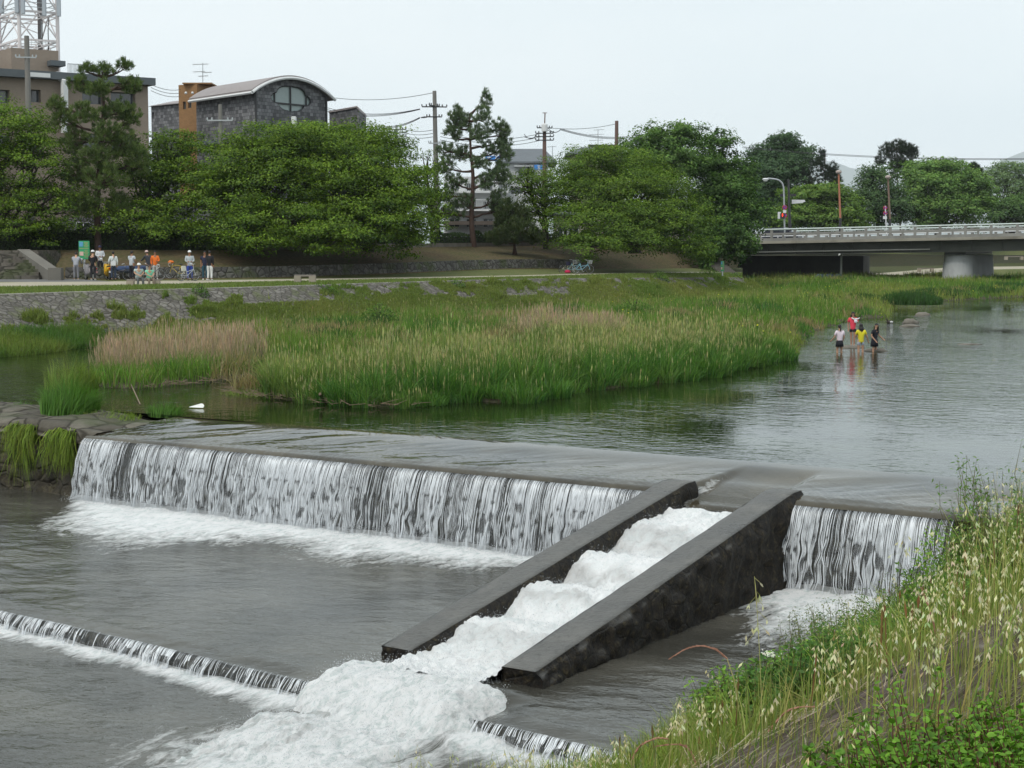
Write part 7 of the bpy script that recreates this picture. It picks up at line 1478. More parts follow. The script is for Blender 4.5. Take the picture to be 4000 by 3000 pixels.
# children wading in the river
gz = lambda px, py: G(px, py, 0)
p = gz(3279, 1378); person(Vector((p.x, p.y, -.32)), CB+.15, 1.42, 'child in pale pink T-shirt and short black skirt wading, ponytail, back turned', cloth('pink_white_tee', (.72, .62, .68)), None, {'ra': ((-.22, .02, 1.13), (-.2, -.10, .95)), 'la': ((.25, -.02, 1.12), (.34, -.16, .98))}, pony=True, sleeves='short', skirt=(.98, .68, cloth('black_skirt', (.012, .012, .018))), group='children in the river')
p = gz(3330, 1357); person(Vector((p.x, p.y, .03)), -.15, 1.44, 'child in red T-shirt standing on a rock, eating, white cloth at the neck', cloth('red_tee', (.72, .06, .10)), cloth('black_shorts', (.015, .015, .02)), {'ra': A_down(-1), 'la': ((.25, -.12, 1.18), (.06, -.17, 1.43)), 'rk': ((-.07, 0, .5), (-.06, .02, .085)), 'lk': ((.09, -.02, .5), (.07, .0, .085))}, SHOED, hairlen=.16, sleeves='short', shorts=True, skinm=M('skin_tanned2', (.38, .20, .13), .6), group='children in the river')
q = Vector((p.x, p.y, .03)); mb = MB(); mb.ball(q+Vector((.09, -.15, 1.08)), (.075, .035, .075), 10, 6, rough=.25, seed=2); mb.tube([q+Vector((-.08, -.09, 1.22)), q+Vector((.02, -.15, 1.16)), q+Vector((.18, -.15, 1.18)), q+Vector((.25, -.15, 1.22))], [.02, .03, .03, .012], 6); tag(mb.build('white_cloth', cloth('white_cloth', (.78, .79, .82))), 'white printed cloth bundled at the neck of the child in red', 'cloth')
p = gz(3362, 1376); person(Vector((p.x, p.y, -.34)), CB+.1, 1.46, 'child in yellow T-shirt and patterned shorts wading, long hair, back turned', cloth('yellow_tee', (.68, .60, .03)), cloth('pattern_shorts', (.38, .40, .46), .5), {'ra': ((-.28, -.0, 1.14), (-.38, -.08, .92)), 'la': A_front(1)}, hairlen=.28, sleeves='short', shorts=True, group='children in the river')
p = gz(3415, 1374); person(Vector((p.x, p.y, -.28)), .75, 1.40, 'child in black dress bending sideways with arms held out, long hair', cloth('black_dress', (.014, .015, .022)), None, {'lean': .12, 'ra': ((-.24, .08, 1.13), (-.15, -.1, .9)), 'la': ((.27, .0, 1.15), (.44, -.12, .98)), 'turn': -.9}, hairlen=.24, sleeves='short', skirt=(1.0, .60, cloth('black_dress')), group='children in the river')
# stones, duck
ROCK = M('river_rock', (.16, .145, .12), .9, .25, 3, .5, dirt=.4)
for (x, y, sx, sy, sz, lab) in [(3326, 1358, .55, .4, .10, 'flat rock carrying the child in red'), (3420, 1372, .45, .35, .13, 'wet rock at the feet of the child in black'), (3556, 1263, .42, .35, .26, 'rounded pale rock in the river, the larger of the pair'), (3553, 1276, .50, .35, .13, 'low flat rock just below the rounded pale rock'), (3605, 1231, .45, .3, .18, 'small rock farther out towards the pier reflection'), (3790, 1345, .55, .3, .04, 'low brown rock breaking the surface towards the bank'), (3590, 1236, .35, .2, .04, 'tiny flat stone beside the small far rock')]:
    p = gz(x, y); mb = MB(); mb.ball(p, (sx, sy, sz), 14, 8, seed=int(x), rough=.35); tag(mb.build('rock', ROCK, smooth=True), lab, 'rock', 'rocks in the river')
p = gz(3476, 1262); r = empty('duck', p, 0, 'small dark and white duck swimming near the rocks', 'duck'); mb = MB(); mb.ball(p+Vector((0, 0, .06)), (.19, .10, .10), 12, 8); mb.tube([p+Vector((-.12, 0, .1)), p+Vector((-.16, 0, .2)), p+Vector((-.17, 0, .24))], [.05, .035, .05], 8); mb.tube([p+Vector((-.2, 0, .24)), p+Vector((-.26, 0, .23))], [.02, .012], 6); P2(mb, 'body', M('duck_brown', (.05, .04, .035), .7), r, smooth=True); mb = MB(); mb.ball(p+Vector((.05, -.06, .06)), (.12, .05, .06), 10, 6); P2(mb, 'wing', M('duck_white', (.6, .6, .58), .7), r, smooth=True)
# white litter and driftwood on the weir
mb = MB(); p = G(770, 1592, .02); mb.add([p+Vector(v) for v in ((-.22, 0, .01), (.17, -.06, .0), (.2, -.05, .05), (.05, .05, .03), (-.2, .04, .02), (.15, .05, .09), (.09, .1, .10))], [(0, 1, 3), (1, 2, 3), (0, 3, 4), (3, 2, 5), (3, 5, 6), (0, 4, 1), (4, 6, 3)]); tag(mb.build('plastic_scrap', cloth('plastic', (.75, .76, .72))), 'crumpled white plastic scrap lying in the shallow water on the weir', 'litter')
DW = M('driftwood', (.20, .15, .10), .9, .3, 4, .4)
for (x0, y0, x1, y1, r_, lab) in [(512, 1527, 548, 1580, .018, 'thin forked stick poking out of the shallow water'), (1290, 1556, 1275, 1500, .03, 'dark broken stump at the island edge')]:
    mb = MB(); a, b = G(x0, y0, .0), G(x1, y1, .0); 
    if r_ > .02: mb.tube([G(1255, 1555, 0), G(1250, 1553, .25)+Vector((0, 0, .1))], [.07, .04], 6)
    else: mb.tube([b, b.lerp(a, .6)+Vector((0, 0, .12)), a+Vector((0, 0, .2))], [r_, r_, .008], 5)
    tag(mb.build('driftwood', DW), lab, 'driftwood')
rs = np.random.default_rng(77); mb = MB()
for i in range(260):
    k = rs.uniform(0, 11); i0_ = int(k); a = ISLN[5+i0_]*(1-(k-i0_))+ISLN[6+i0_]*(k-i0_); a = Vector((a[0]+rs.normal(0, .15), a[1]+rs.normal(0, .2), .06+rs.random()*.08)); th = rs.uniform(0, pi); L_ = rs.uniform(.15, .6); mb.tube([a, a+Vector((cos(th)*L_, sin(th)*L_*.5, rs.uniform(-.05, .15)))], [.010, .005], 3)
tag(mb.build('dead_stalks', DW), 'tangle of dead stalks and twigs along the muddy island edge', 'twigs', kind='stuff')
# bicycles
RUB = M('rubber', (.02, .02, .02), .9); CHR = M('bike_steel', (.55, .56, .57), .3, .05, metal=.6)
def bicycle(loc, rz, label, col, basket=False, drop=False, orange=False, bagc=None, tilt=.06, steer=0):
    r = empty('bicycle', loc, rz, label, 'bicycle', 'parked bicycles'); r.rotation_euler = (tilt, 0, rz); fm_ = M('bikeframe_'+str(col), col, .35, .04)
    for x in (-.52, .52):
        mb = MB(); mb.torus((x, 0, .33), .325, .016, 'Y', 28, 5); wh = mb.build('wheel', RUB, r); mb = MB(); mb.torus((x, 0, .33), .30, .008, 'Y', 28, 4)
        for k in range(14): a = pi*2*k/14; mb.tube([(x, 0, .33), (x+.3*cos(a), 0, .33+.3*sin(a))], .0025, 3)
        mb.tube([(x, -.04, .33), (x, .04, .33)], .02, 6); mb.build('rim', CHR, wh)
    mb = MB(); bb = (-.08, 0, .29); st = (-.20, 0, .78); hd = (.36, 0, .80); hl = (.39, 0, .66)
    for a, b in ((bb, st), (bb, hl), (st, hd) if drop else ((-.14, 0, .52), hl), (hd, hl), (bb, (-.52, 0, .33)), ((-.18, 0, .70), (-.52, 0, .33)), (hl, (.50, 0, .45)), ((.50, 0, .45), (.52, 0, .33))): mb.tube([a, b], .017, 6)
    mb.build('frame', fm_, r); mb = MB(); mb.torus((-.08, -.03, .29), .09, .007, 'Y', 16, 4); mb.tube([(-.08, -.04, .29), (.02, -.06, .16)], .01, 5); mb.tube([(-.08, .04, .29), (-.18, .06, .42)], .01, 5); mb.box((.02, -.1, .15), (.09, .07, .02)); mb.box((-.18, .1, .43), (.09, .07, .02)); mb.build('crank', CHR, r)
    mb = MB(); mb.ball((-.22, 0, .86), (.13, .07, .04), 10, 6); mb.tube([st, (-.21, 0, .85)], .012, 5); mb.build('saddle', DARKM, r)
    mb = MB()
    if drop: mb.tube([(.42, -.20, .72), (.52, -.21, .78), (.50, -.21, .90), (.38, -.18, .92), (.36, 0, .92), (.38, .18, .92), (.50, .21, .90), (.52, .21, .78), (.42, .20, .72)], .013, 6)
    else: mb.tube([(.18, -.27, .98), (.30, -.22, 1.0), (.36, 0, .95), (.30, .22, 1.0), (.18, .27, .98)], .012, 6)
    mb.tube([hd, (.36, 0, .94)], .014, 6); mb.build('handlebar', CHR, r)
    if basket:
        mb = MB(); 
        for z in (.72, .80, .88, .96): k = .8+(z-.72)*.8; mb.torus((0, 0, 0), 1, .01, 'Z', 4, 3, Matrix.Identity(3)) if False else None; x0, x1, y0 = .42, .42+.28*k, .17*k; mb.tube([(x0, -y0, z), (x1, -y0, z), (x1, y0, z), (x0, y0, z), (x0, -y0, z)], .007, 4)
        for k in range(8): y = -.15+.3*k/7; mb.tube([(.43+.20, y*.8, .72), (.43+.27, y, .96)], .004, 3)
        for k in range(5): x = .43+.22*k/4; mb.tube([(x, -.14, .72), (x+.03, -.17, .96)], .004, 3); mb.tube([(x, .14, .72), (x+.03, .17, .96)], .004, 3)
        mb.box((.52, 0, .72), (.22, .28, .01)); mb.build('basket', CHR, r)
    if orange: mb = MB(); mb.ball((.47, 0, .98), (.16, .2, .11), 10, 6, seed=3, rough=.3); tag(mb.build('bag', cloth('orange_bag', (.65, .17, .03)), r))
    if bagc: mb = MB(); mb.box((-.45, -.1, .72), (.30, .12, .30)); mb.build('bag', bagc, r, bevel=.03)
    mb = MB(); mb.tube([(-.45, .03, .33), (-.40, .14, .02)], .008, 4); mb.build('kickstand', CHR, r)
    return r
SV = (.35, .37, .40); bicycle(W(466, 1096, 97.8), .1, 'dark bicycle behind the person in the striped jersey', (.05, .05, .06)); bicycle(W(556, 1094, 99), .25, 'bicycle held by the person in the pale polo shirt', (.06, .07, .1)); 
bicycle(W(590, 1094, 97.2), .15, 'silver bicycle in front of the person in the orange jacket', SV, drop=True); bicycle(W(693, 1088, 98.5), pi-.35, 'dark sports bicycle with yellow fork and orange bag on the drop handlebar', (.45, .33, .04), drop=True, orange=True); bicycle(W(735, 1097, 94.8), .9, 'road bicycle with white panniers in front of the plaid shirt', (.5, .52, .55), bagc=cloth('cream_bag', (.62, .62, .54)))
mb = MB(); c = W(500, 1052, 98.6); mb.ball(c, (.95, .35, .22), 14, 6, seed=9, rough=.2); mb.ball(c+Vector((1.0, .1, .04)), (.5, .3, .2), 12, 6, seed=5, rough=.2); tag(mb.build('bicycle_cover', cloth('navy_cover', (.035, .06, .13))), 'dark blue cloth cover spread over the bicycles', 'cover')
bx_ = W(2248, 1069, 120); bicycle(W(2221, 1068, 121), .5, 'cream and white bicycle at the left end of the trio on the grass', (.6, .6, .42), basket=True); bicycle(W(2244, 1068, 120.5), -.4, 'pale blue bicycle with dark bags in the middle of the trio', (.25, .50, .60), bagc=cloth('navy_bag', (.02, .02, .05))); bicycle(W(2276, 1069, 120), .15, 'light blue city bicycle with front basket at the right end of the trio', (.28, .58, .72), basket=True)
mb = MB(); mb.ball(W(2217, 1067, 120.3)+Vector((0, 0, .1)), (.22, .15, .14), 8, 6); tag(mb.build('red_bag', cloth('red_bag', (.5, .02, .08))), 'small red bag on the ground under the parked bicycles', 'bag')
def scooter(loc, rz, label, c1, c2, basket=False):
    r = empty('scooter', loc, rz, label, 'scooter', 'parked scooters'); 
    for x in (-.58, .62):
        mb = MB(); mb.torus((x, 0, .24), .19, .055, 'Y', 20, 8); wh = mb.build('wheel', RUB, r, smooth=True); mb = MB(); mb.lathe([(.14, -.04), (.14, .04)], (x, 0, .24), 12, Matrix.Rotation(pi/2, 3, 'X')); mb.build('rim', CHR, wh)
    f = lambda u, w, d: (u, d, w)
    mb = MB(); mb.prism([(-.85, .62), (-.80, .78), (-.35, .80), (-.05, .72), (-.02, .45), (.30, .30), (.30, .22), (-.15, .22), (-.45, .42), (-.75, .52)], -.15, .15, f); mb.build('body', c1, r, bevel=.04, smooth=True)
    mb = MB(); mb.prism([(.28, .24), (.36, .24), (.56, .86), (.50, 1.0), (.42, .92), (.38, .5)], -.19, .19, f); mb.build('leg_shield', c1, r, bevel=.04, smooth=True)
    mb = MB(); mb.prism([(-.78, .78), (-.75, .86), (-.40, .86), (-.12, .83), (-.05, .76), (-.35, .78)], -.14, .14, f); mb.build('seat', DARKM, r, bevel=.03, smooth=True)
    mb = MB(); mb.tube([(.62, 0, .24), (.52, 0, .6), (.45, 0, 1.0)], .03, 6); mb.tube([(.36, -.33, 1.04), (.44, -.15, 1.02), (.46, 0, 1.0), (.44, .15, 1.02), (.36, .33, 1.04)], .016, 6); mb.build('handlebar', DARKM, r)
    for s in (-1, 1): mb = MB(); mb.tube([(.42, s*.22, 1.02), (.42, s*.32, 1.2)], .008, 4); mb.ball((.42, s*.34, 1.24), (.03, .09, .06), 10, 6); mb.build('mirror', WHITEM, r, smooth=True)
    mb = MB(); mb.box((-.86, 0, .70), (.06, .22, .09)); mb.build('tail_light', M('tail_red', (.5, .02, .02), .3), r, bevel=.02); mb = MB(); mb.box((-.93, 0, .50), (.02, .2, .11)); mb.build('number_plate', c2, r)
    mb = MB(); mb.ball((.60, 0, .47), (.16, .07, .05), 10, 6); mb.build('fender', c1, r, smooth=True)
    if basket: mb = MB(); [mb.tube([(.55, -.16, z), (.80, -.16, z), (.80, .16, z), (.55, .16, z), (.55, -.16, z)], .01, 4) for z in (.78, .88, .98, 1.06)]; [mb.tube([(.55+.05*k, s*.16, .78), (.55+.05*k, s*.16, 1.06)], .006, 3) for k in range(6) for s in (-1, 1)]; mb.box((.67, 0, .78), (.25, .3, .01)); mb.build('basket', CHR, r)
    return r
scooter(W(352, 1095, 97.2), 2.2, 'silver and black scooter beside the bent person in grey', M('scooter_silver', (.30, .28, .29), .35, .08), M('plate_pink', (.6, .3, .3), .5)); scooter(W(424, 1094, 97.6), 1.95, 'yellow and black scooter with front basket beside the person in black', M('scooter_yellow', (.62, .36, .01), .35, .05), M('plate_white', (.7, .7, .68), .5), basket=True)
# ================================================================== plants on the near bank
def nb_point(T_, S2):
    """bank coordinates: T across (from the water up), S along (0 at the weir, negative towards the camera)"""
    off = .8*5.75-.6*8.0; X = 7.25+.6*S2+.8*(T_-off); Y = 26.8+.8*S2-.6*(T_-off); Z, _, _ = nearbank_z(X, Y); return np.stack([X, Y, Z-.02], 1)
rs = np.random.default_rng(44)
def nb_sample(n, t0, t1, s0, s1, seed, clumpy=.0, csc=1.2, mx=200, thr=.5):
    r = np.random.default_rng(seed); T_ = r.uniform(t0, t1, n); S2 = r.uniform(s0, s1, n); p = nb_point(T_, S2)
    if clumpy: c = fbm(np.stack([p[:, 0]*csc, p[:, 1]*csc, 0*T_+seed], -1), 3, seed); k = c > thr; p, T_, S2 = p[k], T_[k], S2[k]
    k = (p[:, 1] > 3.2); p, T_, S2 = p[k], T_[k], S2[k]; px = 2000+p[:, 0]/p[:, 1]*FPX; k = (px > 1500) & (px < 4700); return p[k], T_[k], S2[k]
YB = ([2300, 2500, 2700, 2900, 3150, 3260, 3400, 3600, 3700, 3790, 3850, 3900, 4000, 4600], [2900, 2840, 2680, 2600, 2520, 2400, 2300, 2230, 2150, 2000, 1850, 1760, 1720, 1500])
def capH(p, H, seed=0, slack=150):
    """keeps the growth on the bank as low as it is: towards the falls it stays under the sight line"""
    px = 2000+p[:, 0]/p[:, 1]*FPX; yb = np.interp(px, *YB)+np.random.default_rng(seed).exponential(slack, len(p)); v = (yb-1500)/FPX; tz = EYE+(-sin(PITCH)-v*cos(PITCH))*p[:, 1]/(cos(PITCH)-v*sin(PITCH)); return np.minimum(H, tz-p[:, 2])
# green undergrowth on the river-side slope
p, T_, S2 = nb_sample(60000, .4, 6.6, -24, 6, 1, 1, .9, thr=.47); n = len(p); k = vnoise(xy0(p[:, 0]*.8, p[:, 1]*.8), 2)[:, None]; H = capH(p, rs.uniform(.15, .55, n)); ok = H > .06; p, H, k = p[ok], H[ok], k[ok]; n = len(p)
tag(blades('bank_grass', p, H, .009+0*H, jitcol(np.array([.10, .20, .025])*(1-k)+np.array([.27, .30, .07])*k, n, rs, .2), .5, 31, 4), 'green grass covering the near bank slope down to the water', 'grass', kind='stuff')
# sparse short grass on the stone
p, T_, S2 = nb_sample(60000, 6.2, 11, -26, -2, 2, 1, 1.3, thr=.45); n = len(p); k = rs.random((n, 1)); H = rs.uniform(.05, .30, n)
tag(blades('stone_grass', p, H, .005+0*H, jitcol(np.array([.11, .19, .035])*(1-k)+np.array([.36, .31, .13])*k, n, rs, .2), .7, 32, 3), 'thin dry and green blades between the stones of the near bank', 'grass', kind='stuff')
# dry straw lying along the stone courses
p, T_, S2 = nb_sample(9000, 6.6, 11, -26, 0, 3); n = len(p); a = np.array([.6, .8, 0]); L_ = rs.uniform(.06, .28, n); th = rs.normal(0, .3, n); dv = np.stack([np.cos(th)*.6-np.sin(th)*.8, np.sin(th)*.6+np.cos(th)*.8, 0*th], 1)*L_[:, None]; w = np.stack([-dv[:, 1], dv[:, 0], 0*th], 1); w = w/np.linalg.norm(w, axis=1, keepdims=True)*.0016; q = p+np.array([0, 0, .04]); V = np.stack([q-w, q+w, q+dv+w+np.array([0, 0, .02]), q+dv-w+np.array([0, 0, .02])], 1); c = jitcol((.40, .34, .24), n, rs, .25)
tag(npmesh('straw', V.reshape(-1, 3), np.arange(n*4).reshape(-1, 4), GRASS, attrs={'tint': ('FLOAT_COLOR', np.repeat(c[:, None], 4, 1).reshape(-1, 3))}), 'dry straw matted over the stones of the near bank', 'straw', kind='stuff')
# tall stems: oats with hanging spikelets
def oats(name, p, H, label, seed, stemcol=(.34, .33, .12), spk=(.74, .68, .50), spn=14, size=.020, lean=.22):
    r = np.random.default_rng(seed); n = len(p); th = r.uniform(0, 2*pi, n); ln = np.abs(r.normal(0, lean, n)); D = np.stack([np.cos(th), np.sin(th)], 1)*ln[:, None]; K = np.linspace(0, 1, 8); V = []; C = []
    cst = jitcol(np.where(r.random((n, 1)) < .45, np.array([.16, .24, .05]), np.array(stemcol)), n, r, .15); ph = r.uniform(0, pi, n); sd_ = np.stack([np.cos(ph), np.sin(ph), 0*ph], 1)
    def pt(t): q = p.copy(); q[:, :2] += D*(H*t**2.2)[:, None]; q[:, 2] += H*t*(1-.18*ln*t); return q
    pts = [pt(0*H+k) for k in K]
    for a, b, k in zip(pts[:-1], pts[1:], K[:-1]):
        w = .0024*(1-.55*k); V.append(np.stack([a-sd_*w, a+sd_*w, b+sd_*w*.85, b-sd_*w*.85], 1)); C.append(np.repeat(cst[:, None], 4, 1))
    for i in range(spn):
        t = r.uniform(.70, 1.0, n); base = pt(t); a = r.uniform(0, 2*pi, n); out = np.stack([np.cos(a), np.sin(a), 0*a], 1); rad = (1.12-t)*.22*H*r.uniform(.4, 1.1, n); c0 = base+out*rad[:, None]; c0[:, 2] -= .01+.02*r.random(n)
        w = .0011; V.append(np.stack([base-sd_*w, base+sd_*w, c0+sd_*w, c0-sd_*w], 1)); C.append(np.repeat(cst[:, None], 4, 1))
        L_ = size*r.uniform(.8, 1.5, n); dn = out*.35+np.array([0, 0, -1]); dn /= np.linalg.norm(dn, axis=1, keepdims=True); cs = jitcol(spk, n, r, .14)
        for q_ in range(2):
            s2 = np.cross(dn, r.normal(size=(n, 3))); s2 /= np.linalg.norm(s2, axis=1, keepdims=True); e = c0+(dn+s2*.35*(1 if q_ else -1))*L_[:, None]; ww = (L_*.17)[:, None]; m_ = (c0+e)/2
            V.append(np.stack([c0, m_+s2*ww, e, m_-s2*ww], 1)); C.append(np.repeat(cs[:, None], 4, 1))
    V = np.concatenate(V).reshape(-1, 3); C = np.concatenate(C).reshape(-1, 3)
    return tag(npmesh(name, V, np.arange(len(V)).reshape(-1, 4), GRASS, attrs={'tint': ('FLOAT_COLOR', C)}), label, 'oat grass', kind='stuff')
p, T_, S2 = nb_sample(2600, 2.5, 8.8, -21, 0, 5, 1, 1.3, thr=.46); H = capH(p, rs.uniform(.5, 1.0, len(p)), 3, 190); ok = H > .28; p, H = p[ok], H[ok]; oats('oat_grass', p, H, 'tall oat grass with pale hanging spikelets along the near bank edge', 6)
p, T_, S2 = nb_sample(240, 7.2, 10, -22, -6, 15, 1, .9, thr=.45); oats('oat_grass', p, rs.uniform(.5, .9, len(p)), 'scattered oat stems rising from the bare stones', 16)
# tall slender bare stems and mixed grass heads on the right edge
p, T_, S2 = nb_sample(16000, 2.5, 8.4, -20, 0, 8, 1, 1.1, thr=.46); n = len(p); H = capH(p, rs.uniform(.35, .95, n), 5); k = rs.random((n, 1)); ok = H > .15; p, H, k = p[ok], H[ok], k[ok]; n = len(p)
tag(blades('tall_grass', p, H, .006+0*H, jitcol(np.array([.15, .24, .045])*(1-k)+np.array([.46, .41, .17])*k, n, rs, .18), .25, 34, 5), 'slender green and straw stems standing on the near bank', 'grass', kind='stuff')
p, T_, S2 = nb_sample(420, 3.0, 8, -20, -2, 9, 1, 1, thr=.48); n = len(p); heads('brown_seed_heads', p, np.maximum(.15, capH(p, rs.uniform(.3, .8, n), 6)), jitcol((.26, .13, .07), n, rs, .2), .007, .07, 'small brown dock-like seed heads among the near bank grass', 35)
# red-brown drooping plumes, each a stem of its own
RP = M('plume_red', (.38, .19, .13), .8, .25, 30, .3); PSTEM = M('plume_stem', (.30, .27, .11), .8)
def plume(pts, label, L_=.35, base=None):
    """pts: photo pixels with distance along the plume from its neck to its tip"""
    P_ = dense([W(*q) for q in pts], 6); r = random.Random(len(label)); mb = MB(); n = len(P_)
    root = empty('grass_plume', P_[0], 0, label, 'grass plume', 'drooping red grass plumes'); mb.tube(P_, [.004*(1-.6*i/n) for i in range(n)], 4)
    for i in range(n*7):
        t = r.random()*(n-1.01); j = int(t); c = P_[j].lerp(P_[j+1], t-j); d = (P_[j+1]-P_[j]).normalized(); o = Vector((r.gauss(0, 1), r.gauss(0, 1), r.gauss(0, 1)-.3)).normalized(); e = c+(d*1.0+o*.30)*.020*(1.15-.6*t/n); mb.tube([c, (c+e)/2, e], [.001, .0018, .0004], 3, cap=False)
    unparent_keep(mb.build('head', RP), root); b = base or Vector((P_[0].x+.25, P_[0].y+.1, nb_point(np.array([7.]), np.array([-15.]))[0][2]))
    mb = MB(); mb.tube([b, b.lerp(P_[0], .6)+Vector((0, 0, .06)), P_[0]], .0026, 4, cap=False); unparent_keep(mb.build('stem', PSTEM), root); return root
def gnd(px, d): p = W(px, 2000, d); z = nearbank_z(np.array([p.x]), np.array([p.y]))[0][0]; return Vector((p.x, p.y, float(z)))
plume([(2840, 2573, 7.5), (2800, 2540, 7.5), (2740, 2523, 7.5), (2680, 2535, 7.5), (2620, 2570, 7.5)], 'reddish drooping plume hanging over the water beside the ladder wall', base=gnd(2920, 7.4))
plume([(2720, 2985, 6.6), (2690, 2925, 6.6), (2640, 2908, 6.6), (2560, 2915, 6.6)], 'reddish plume bent low at the bottom edge above the cascade', base=gnd(2760, 6.5))
plume([(3000, 2860, 6.8), (3060, 2790, 6.8), (3110, 2765, 6.8), (3180, 2760, 6.8)], 'reddish plume rising to the right from the oat grass', base=gnd(3000, 6.8))
plume([(2470, 2965, 7.0), (2500, 2915, 7.0), (2560, 2885, 7.0), (2600, 2885, 7.0)], 'faint reddish plume at the bottom edge nearest the small cascade', base=gnd(2470, 7.0))
plume([(3660, 2500, 7.2), (3640, 2410, 7.2), (3620, 2350, 7.2), (3600, 2300, 7.2)], 'upright reddish plume standing among the oats by the waterfall', base=gnd(3670, 7.2))
# leafy herb clumps: stems with small leaves
def herb(name, px, d, h, rx, ns, label, seed, col1, col2, leaf=.035, lw=.4, nleaf=26, grp=None, stemc=(.10, .09, .03), spread=.5, g=None, out=.05):
    r = np.random.default_rng(seed); rd = random.Random(seed); b = g or gnd(px, d); root = empty(name, b, 0, label, 'leafy plant' if name == 'leafy_weed' else 'shrub', grp); cards = Cards(); mb = MB()
    for i in range(ns):
        a = rd.uniform(0, 2*pi); q = sqrt(rd.random())*rx; s = Vector((b.x+q*cos(a), b.y+q*sin(a), b.z)); s.z = float(nearbank_z(np.array([s.x]), np.array([s.y]))[0][0])-.02; hh = h*rd.uniform(.55, 1.1); tp = s+Vector((cos(a)*spread*hh*rd.random(), sin(a)*spread*hh*rd.random(), hh)); pts = curve_pts(s, tp, .04, 5, .05, rd); mb.tube(pts, [.005, .0045, .004, .003, .002, .001], 4, cap=False)
        t = r.uniform(.12, 1.02, nleaf); j = np.minimum((t*5).astype(int), 4); Pn = np.array([tuple(v) for v in pts]); c = Pn[j]+(Pn[j+1]-Pn[j])*(t*5-j)[:, None]; o = r.normal(size=(nleaf, 3)); o[:, 2] *= .4; o /= np.linalg.norm(o, axis=1, keepdims=True); L_ = leaf*r.uniform(.6, 1.3, nleaf)*(1.15-.5*t); c = c+o*(L_*.5+out*r.random(nleaf))[:, None]
        nr = np.array([0, -.3, 1])+o*.5+r.normal(0, .4, (nleaf, 3)); m_ = r.random((nleaf, 1)); cards.add(c, nr, L_, L_*lw, jitcol(np.array(col1)*(1-m_)+np.array(col2)*m_, nleaf, r, .15), r)
    unparent_keep(mb.build('stem', M('herb_stem_%d' % int(stemc[0]*100), stemc, .7)), root); unparent_keep(cards.build('foliage'), root); return root
HG1, HG2 = (.06, .15, .018), (.19, .32, .04)
herb('leafy_weed', 3330, 14.5, .75, .55, 90, 'feathery green weed on the bank before the narrow waterfall', 61, (.06, .10, .03), (.17, .20, .06), .045, .3, 60, spread=.35)
herb('leafy_weed', 3500, 13, .55, .6, 90, 'dark leafy weed clump between the oats and narrow waterfall', 62, HG1, (.11, .18, .035), .05, .4, 60, spread=.4)
herb('leafy_weed', 2960, 9.2, .42, .34, 90, 'fresh green ragweed-like clump near the water at the bottom', 63, HG1, HG2, .05, .45, 40, spread=.3)
herb('leafy_weed', 3130, 8.8, .40, .3, 80, 'darker green leafy clump beside the fresh green one', 64, (.035, .10, .015), (.09, .19, .03), .05, .45, 40, spread=.3)
herb('leafy_weed', 3960, 12, .7, .7, 140, 'dense green weeds on the bank crest at the right-hand edge', 65, HG1, HG2, .06, .4, 60, spread=.35)
herb('leafy_weed', 4090, 11.5, 1.1, .6, 110, 'tallest green weed stalks rising against the bright water', 66, HG1, (.13, .2, .05), .055, .3, 50, spread=.25)
for j, (px_, d_, h_, lab) in enumerate([(3250, 10.5, .35, 'leafy weeds half way down the bank left of the tall weeds'), (3560, 11, .4, 'leafy weeds behind the stones below the narrow waterfall'), (3760, 13.5, .45, 'weeds hiding the foot of the narrow waterfall')]):
    herb('leafy_weed', px_, d_, h_, .55, 70, lab, 80+j, (.05, .13, .018), (.16, .28, .04), .05, .4, 45, spread=.4)
# broad leaved shrub, bottom right
def shrub(px0, px1, d0, d1, n, h, label, seed):
    r = np.random.default_rng(seed); rd = random.Random(seed); b = gnd((px0+px1)/2, (d0+d1)/2); root = empty('shrub', b, 0, label, 'shrub'); V = []; F = []; C = []; mb = MB(); Vs = []; Cs = []; Fs = []; base = 0
    lv = np.array([[0, 0, 0], [.32, .25, .06], [.40, .55, .08], [.22, .85, .05], [0, 1.02, -.03], [-.22, .85, .05], [-.40, .55, .08], [-.32, .25, .06], [0, .5, -.03]]); lf = np.array([[0, 1, 8], [1, 2, 8], [2, 3, 8], [3, 4, 8], [4, 5, 8], [5, 6, 8], [6, 7, 8], [7, 0, 8]])
    for i in range(n):
        px = rd.uniform(px0, px1); d = rd.uniform(d0, d1); s = gnd(px, d); hh = h*rd.uniform(.4, 1.05)*(.55+.45*(px-px0)/(px1-px0)); tp = s+Vector((rd.uniform(-.35, .12)*hh, rd.uniform(-.2, .1)*hh, hh)); pts = curve_pts(s, tp, .03, 6, .03, rd); mb.tube(pts, [.004, .0036, .0032, .0028, .0022, .0016, .001], 5, cap=False)
        for k in range(16):
            t = (.12+.88*k/15); j = min(int(t*6), 5); c = pts[j].lerp(pts[j+1], t*6-j); a = k*2.4+rd.uniform(-.5, .5); L_ = .031*rd.uniform(.5, 1.35)*(1.15-.45*t); R3 = Matrix.Rotation(a, 3, 'Z')@Matrix.Rotation(rd.uniform(-.1, .9), 3, 'X')@Matrix.Rotation(rd.uniform(-.5, .5), 3, 'Y'); w = lv*L_; w = w@np.array(R3).T+np.array(c)
            Vs.append(w); Fs.append(lf+base); base += 9; m_ = rd.random(); cc = np.array(HG1)*1.0*1.1*(1-m_)+np.array([.19, .37, .04])*m_; Cs.append(np.repeat(cc[None]*(1+rd.gauss(0, .1)), 9, 0))
    o = npmesh('foliage', np.concatenate(Vs), np.concatenate(Fs), LEAF, attrs={'tint': ('FLOAT_COLOR', np.clip(np.concatenate(Cs), .005, 1))}); unparent_keep(o, root); unparent_keep(mb.build('stem', M('shrub_stem', (.14, .06, .04), .7)), root)
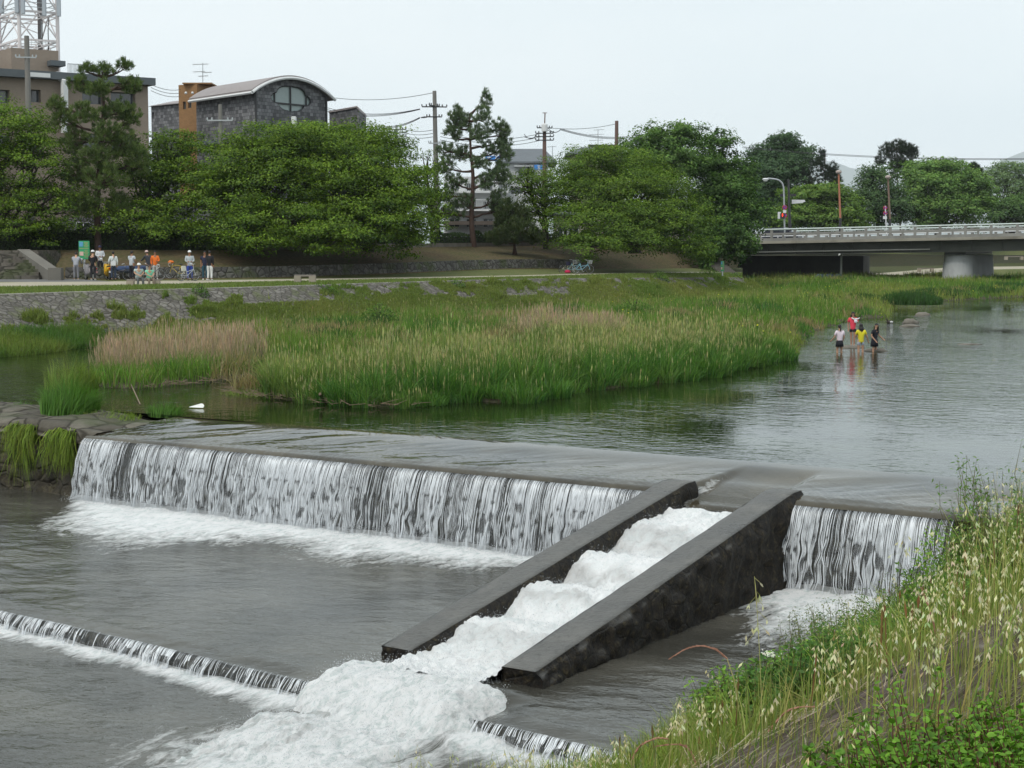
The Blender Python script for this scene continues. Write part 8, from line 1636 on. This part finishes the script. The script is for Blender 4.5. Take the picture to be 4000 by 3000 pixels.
shrub(3400, 4250, 3.7, 5.4, 1000, .40, 'bright green broad-leaved shrub filling the bottom corner of the bank', 71)
shrub(3350, 3700, 4.6, 5.4, 40, .55, 'taller red-stemmed shoots at the edge of the broad-leaved shrub', 72)
shrub(3150, 3450, 5.0, 5.8, 26, .22, 'small leafy seedlings on the stones beside the broad-leaved shrub', 73)
# white umbel flower
b = gnd(3010, 9); tp = W(3005, 2555, 9); root = empty('white_flower', b, 0, 'small white umbel flower above the green clump', 'flower'); mb = MB(); mb.tube([b, tp], .003, 4); unparent_keep(mb.build('stem', PSTEM), root); cards = Cards(); c = np.array(tp)+rs.normal(0, .012, (60, 3))*np.array([2, 2, .5]); cards.add(c, rs.normal(0, .3, (60, 3))+np.array([0, -.4, 1]), .012, .012, jitcol((.8, .8, .74), 60, rs, .05), rs); unparent_keep(cards.build('petals', GRASS), root)
# far hills
for j, (x0, x1, h, d, lab, seed) in enumerate([(2600, 6500, 560, 9400, 0, 3), (-3000, 2600, 300, 9600, 0, 5)]):
    a = np.linspace(x0, x1, 160); X = (a-2000)/FPX*d; nn = fbm(xy0(a*.0022, 0*a), 5, seed); top = 4+h*(.45+.75*nn)
    V = np.concatenate([np.stack([X, 0*X+d-300, 0*X-5], 1), np.stack([X, 0*X+d-120, top*.6], 1), np.stack([X, 0*X+d, top], 1), np.stack([X, 0*X+d+300, 0*X-5], 1)]); tag(npmesh('hills', V, np.concatenate([grid_faces(4, 160)]), M('hill_forest', (.045, .075, .04), .95, .2, .01, .1, src='pos'), smooth=True), kind='structure')
# ------------------------------------------------------------------ air
mb = MB(); mb.box((0, 5000, 400), (24000, 10400, 808)); hz_ = mb.build('haze', bpy.data.materials.new('haze_air')); tag(hz_, kind='stuff', label='thin summer haze in the air'); hm_ = hz_.data.materials[0]; hm_.use_nodes = True; nt_ = hm_.node_tree; nt_.nodes.clear()
vo_ = nt_.nodes.new('ShaderNodeVolumePrincipled'); vo_.inputs['Color'].default_value = (.93, .97, 1, 1); vo_.inputs['Density'].default_value = .00011; vo_.inputs['Anisotropy'].default_value = .2; ou_ = nt_.nodes.new('ShaderNodeOutputMaterial'); nt_.links.new(vo_.outputs[0], ou_.inputs['Volume'])
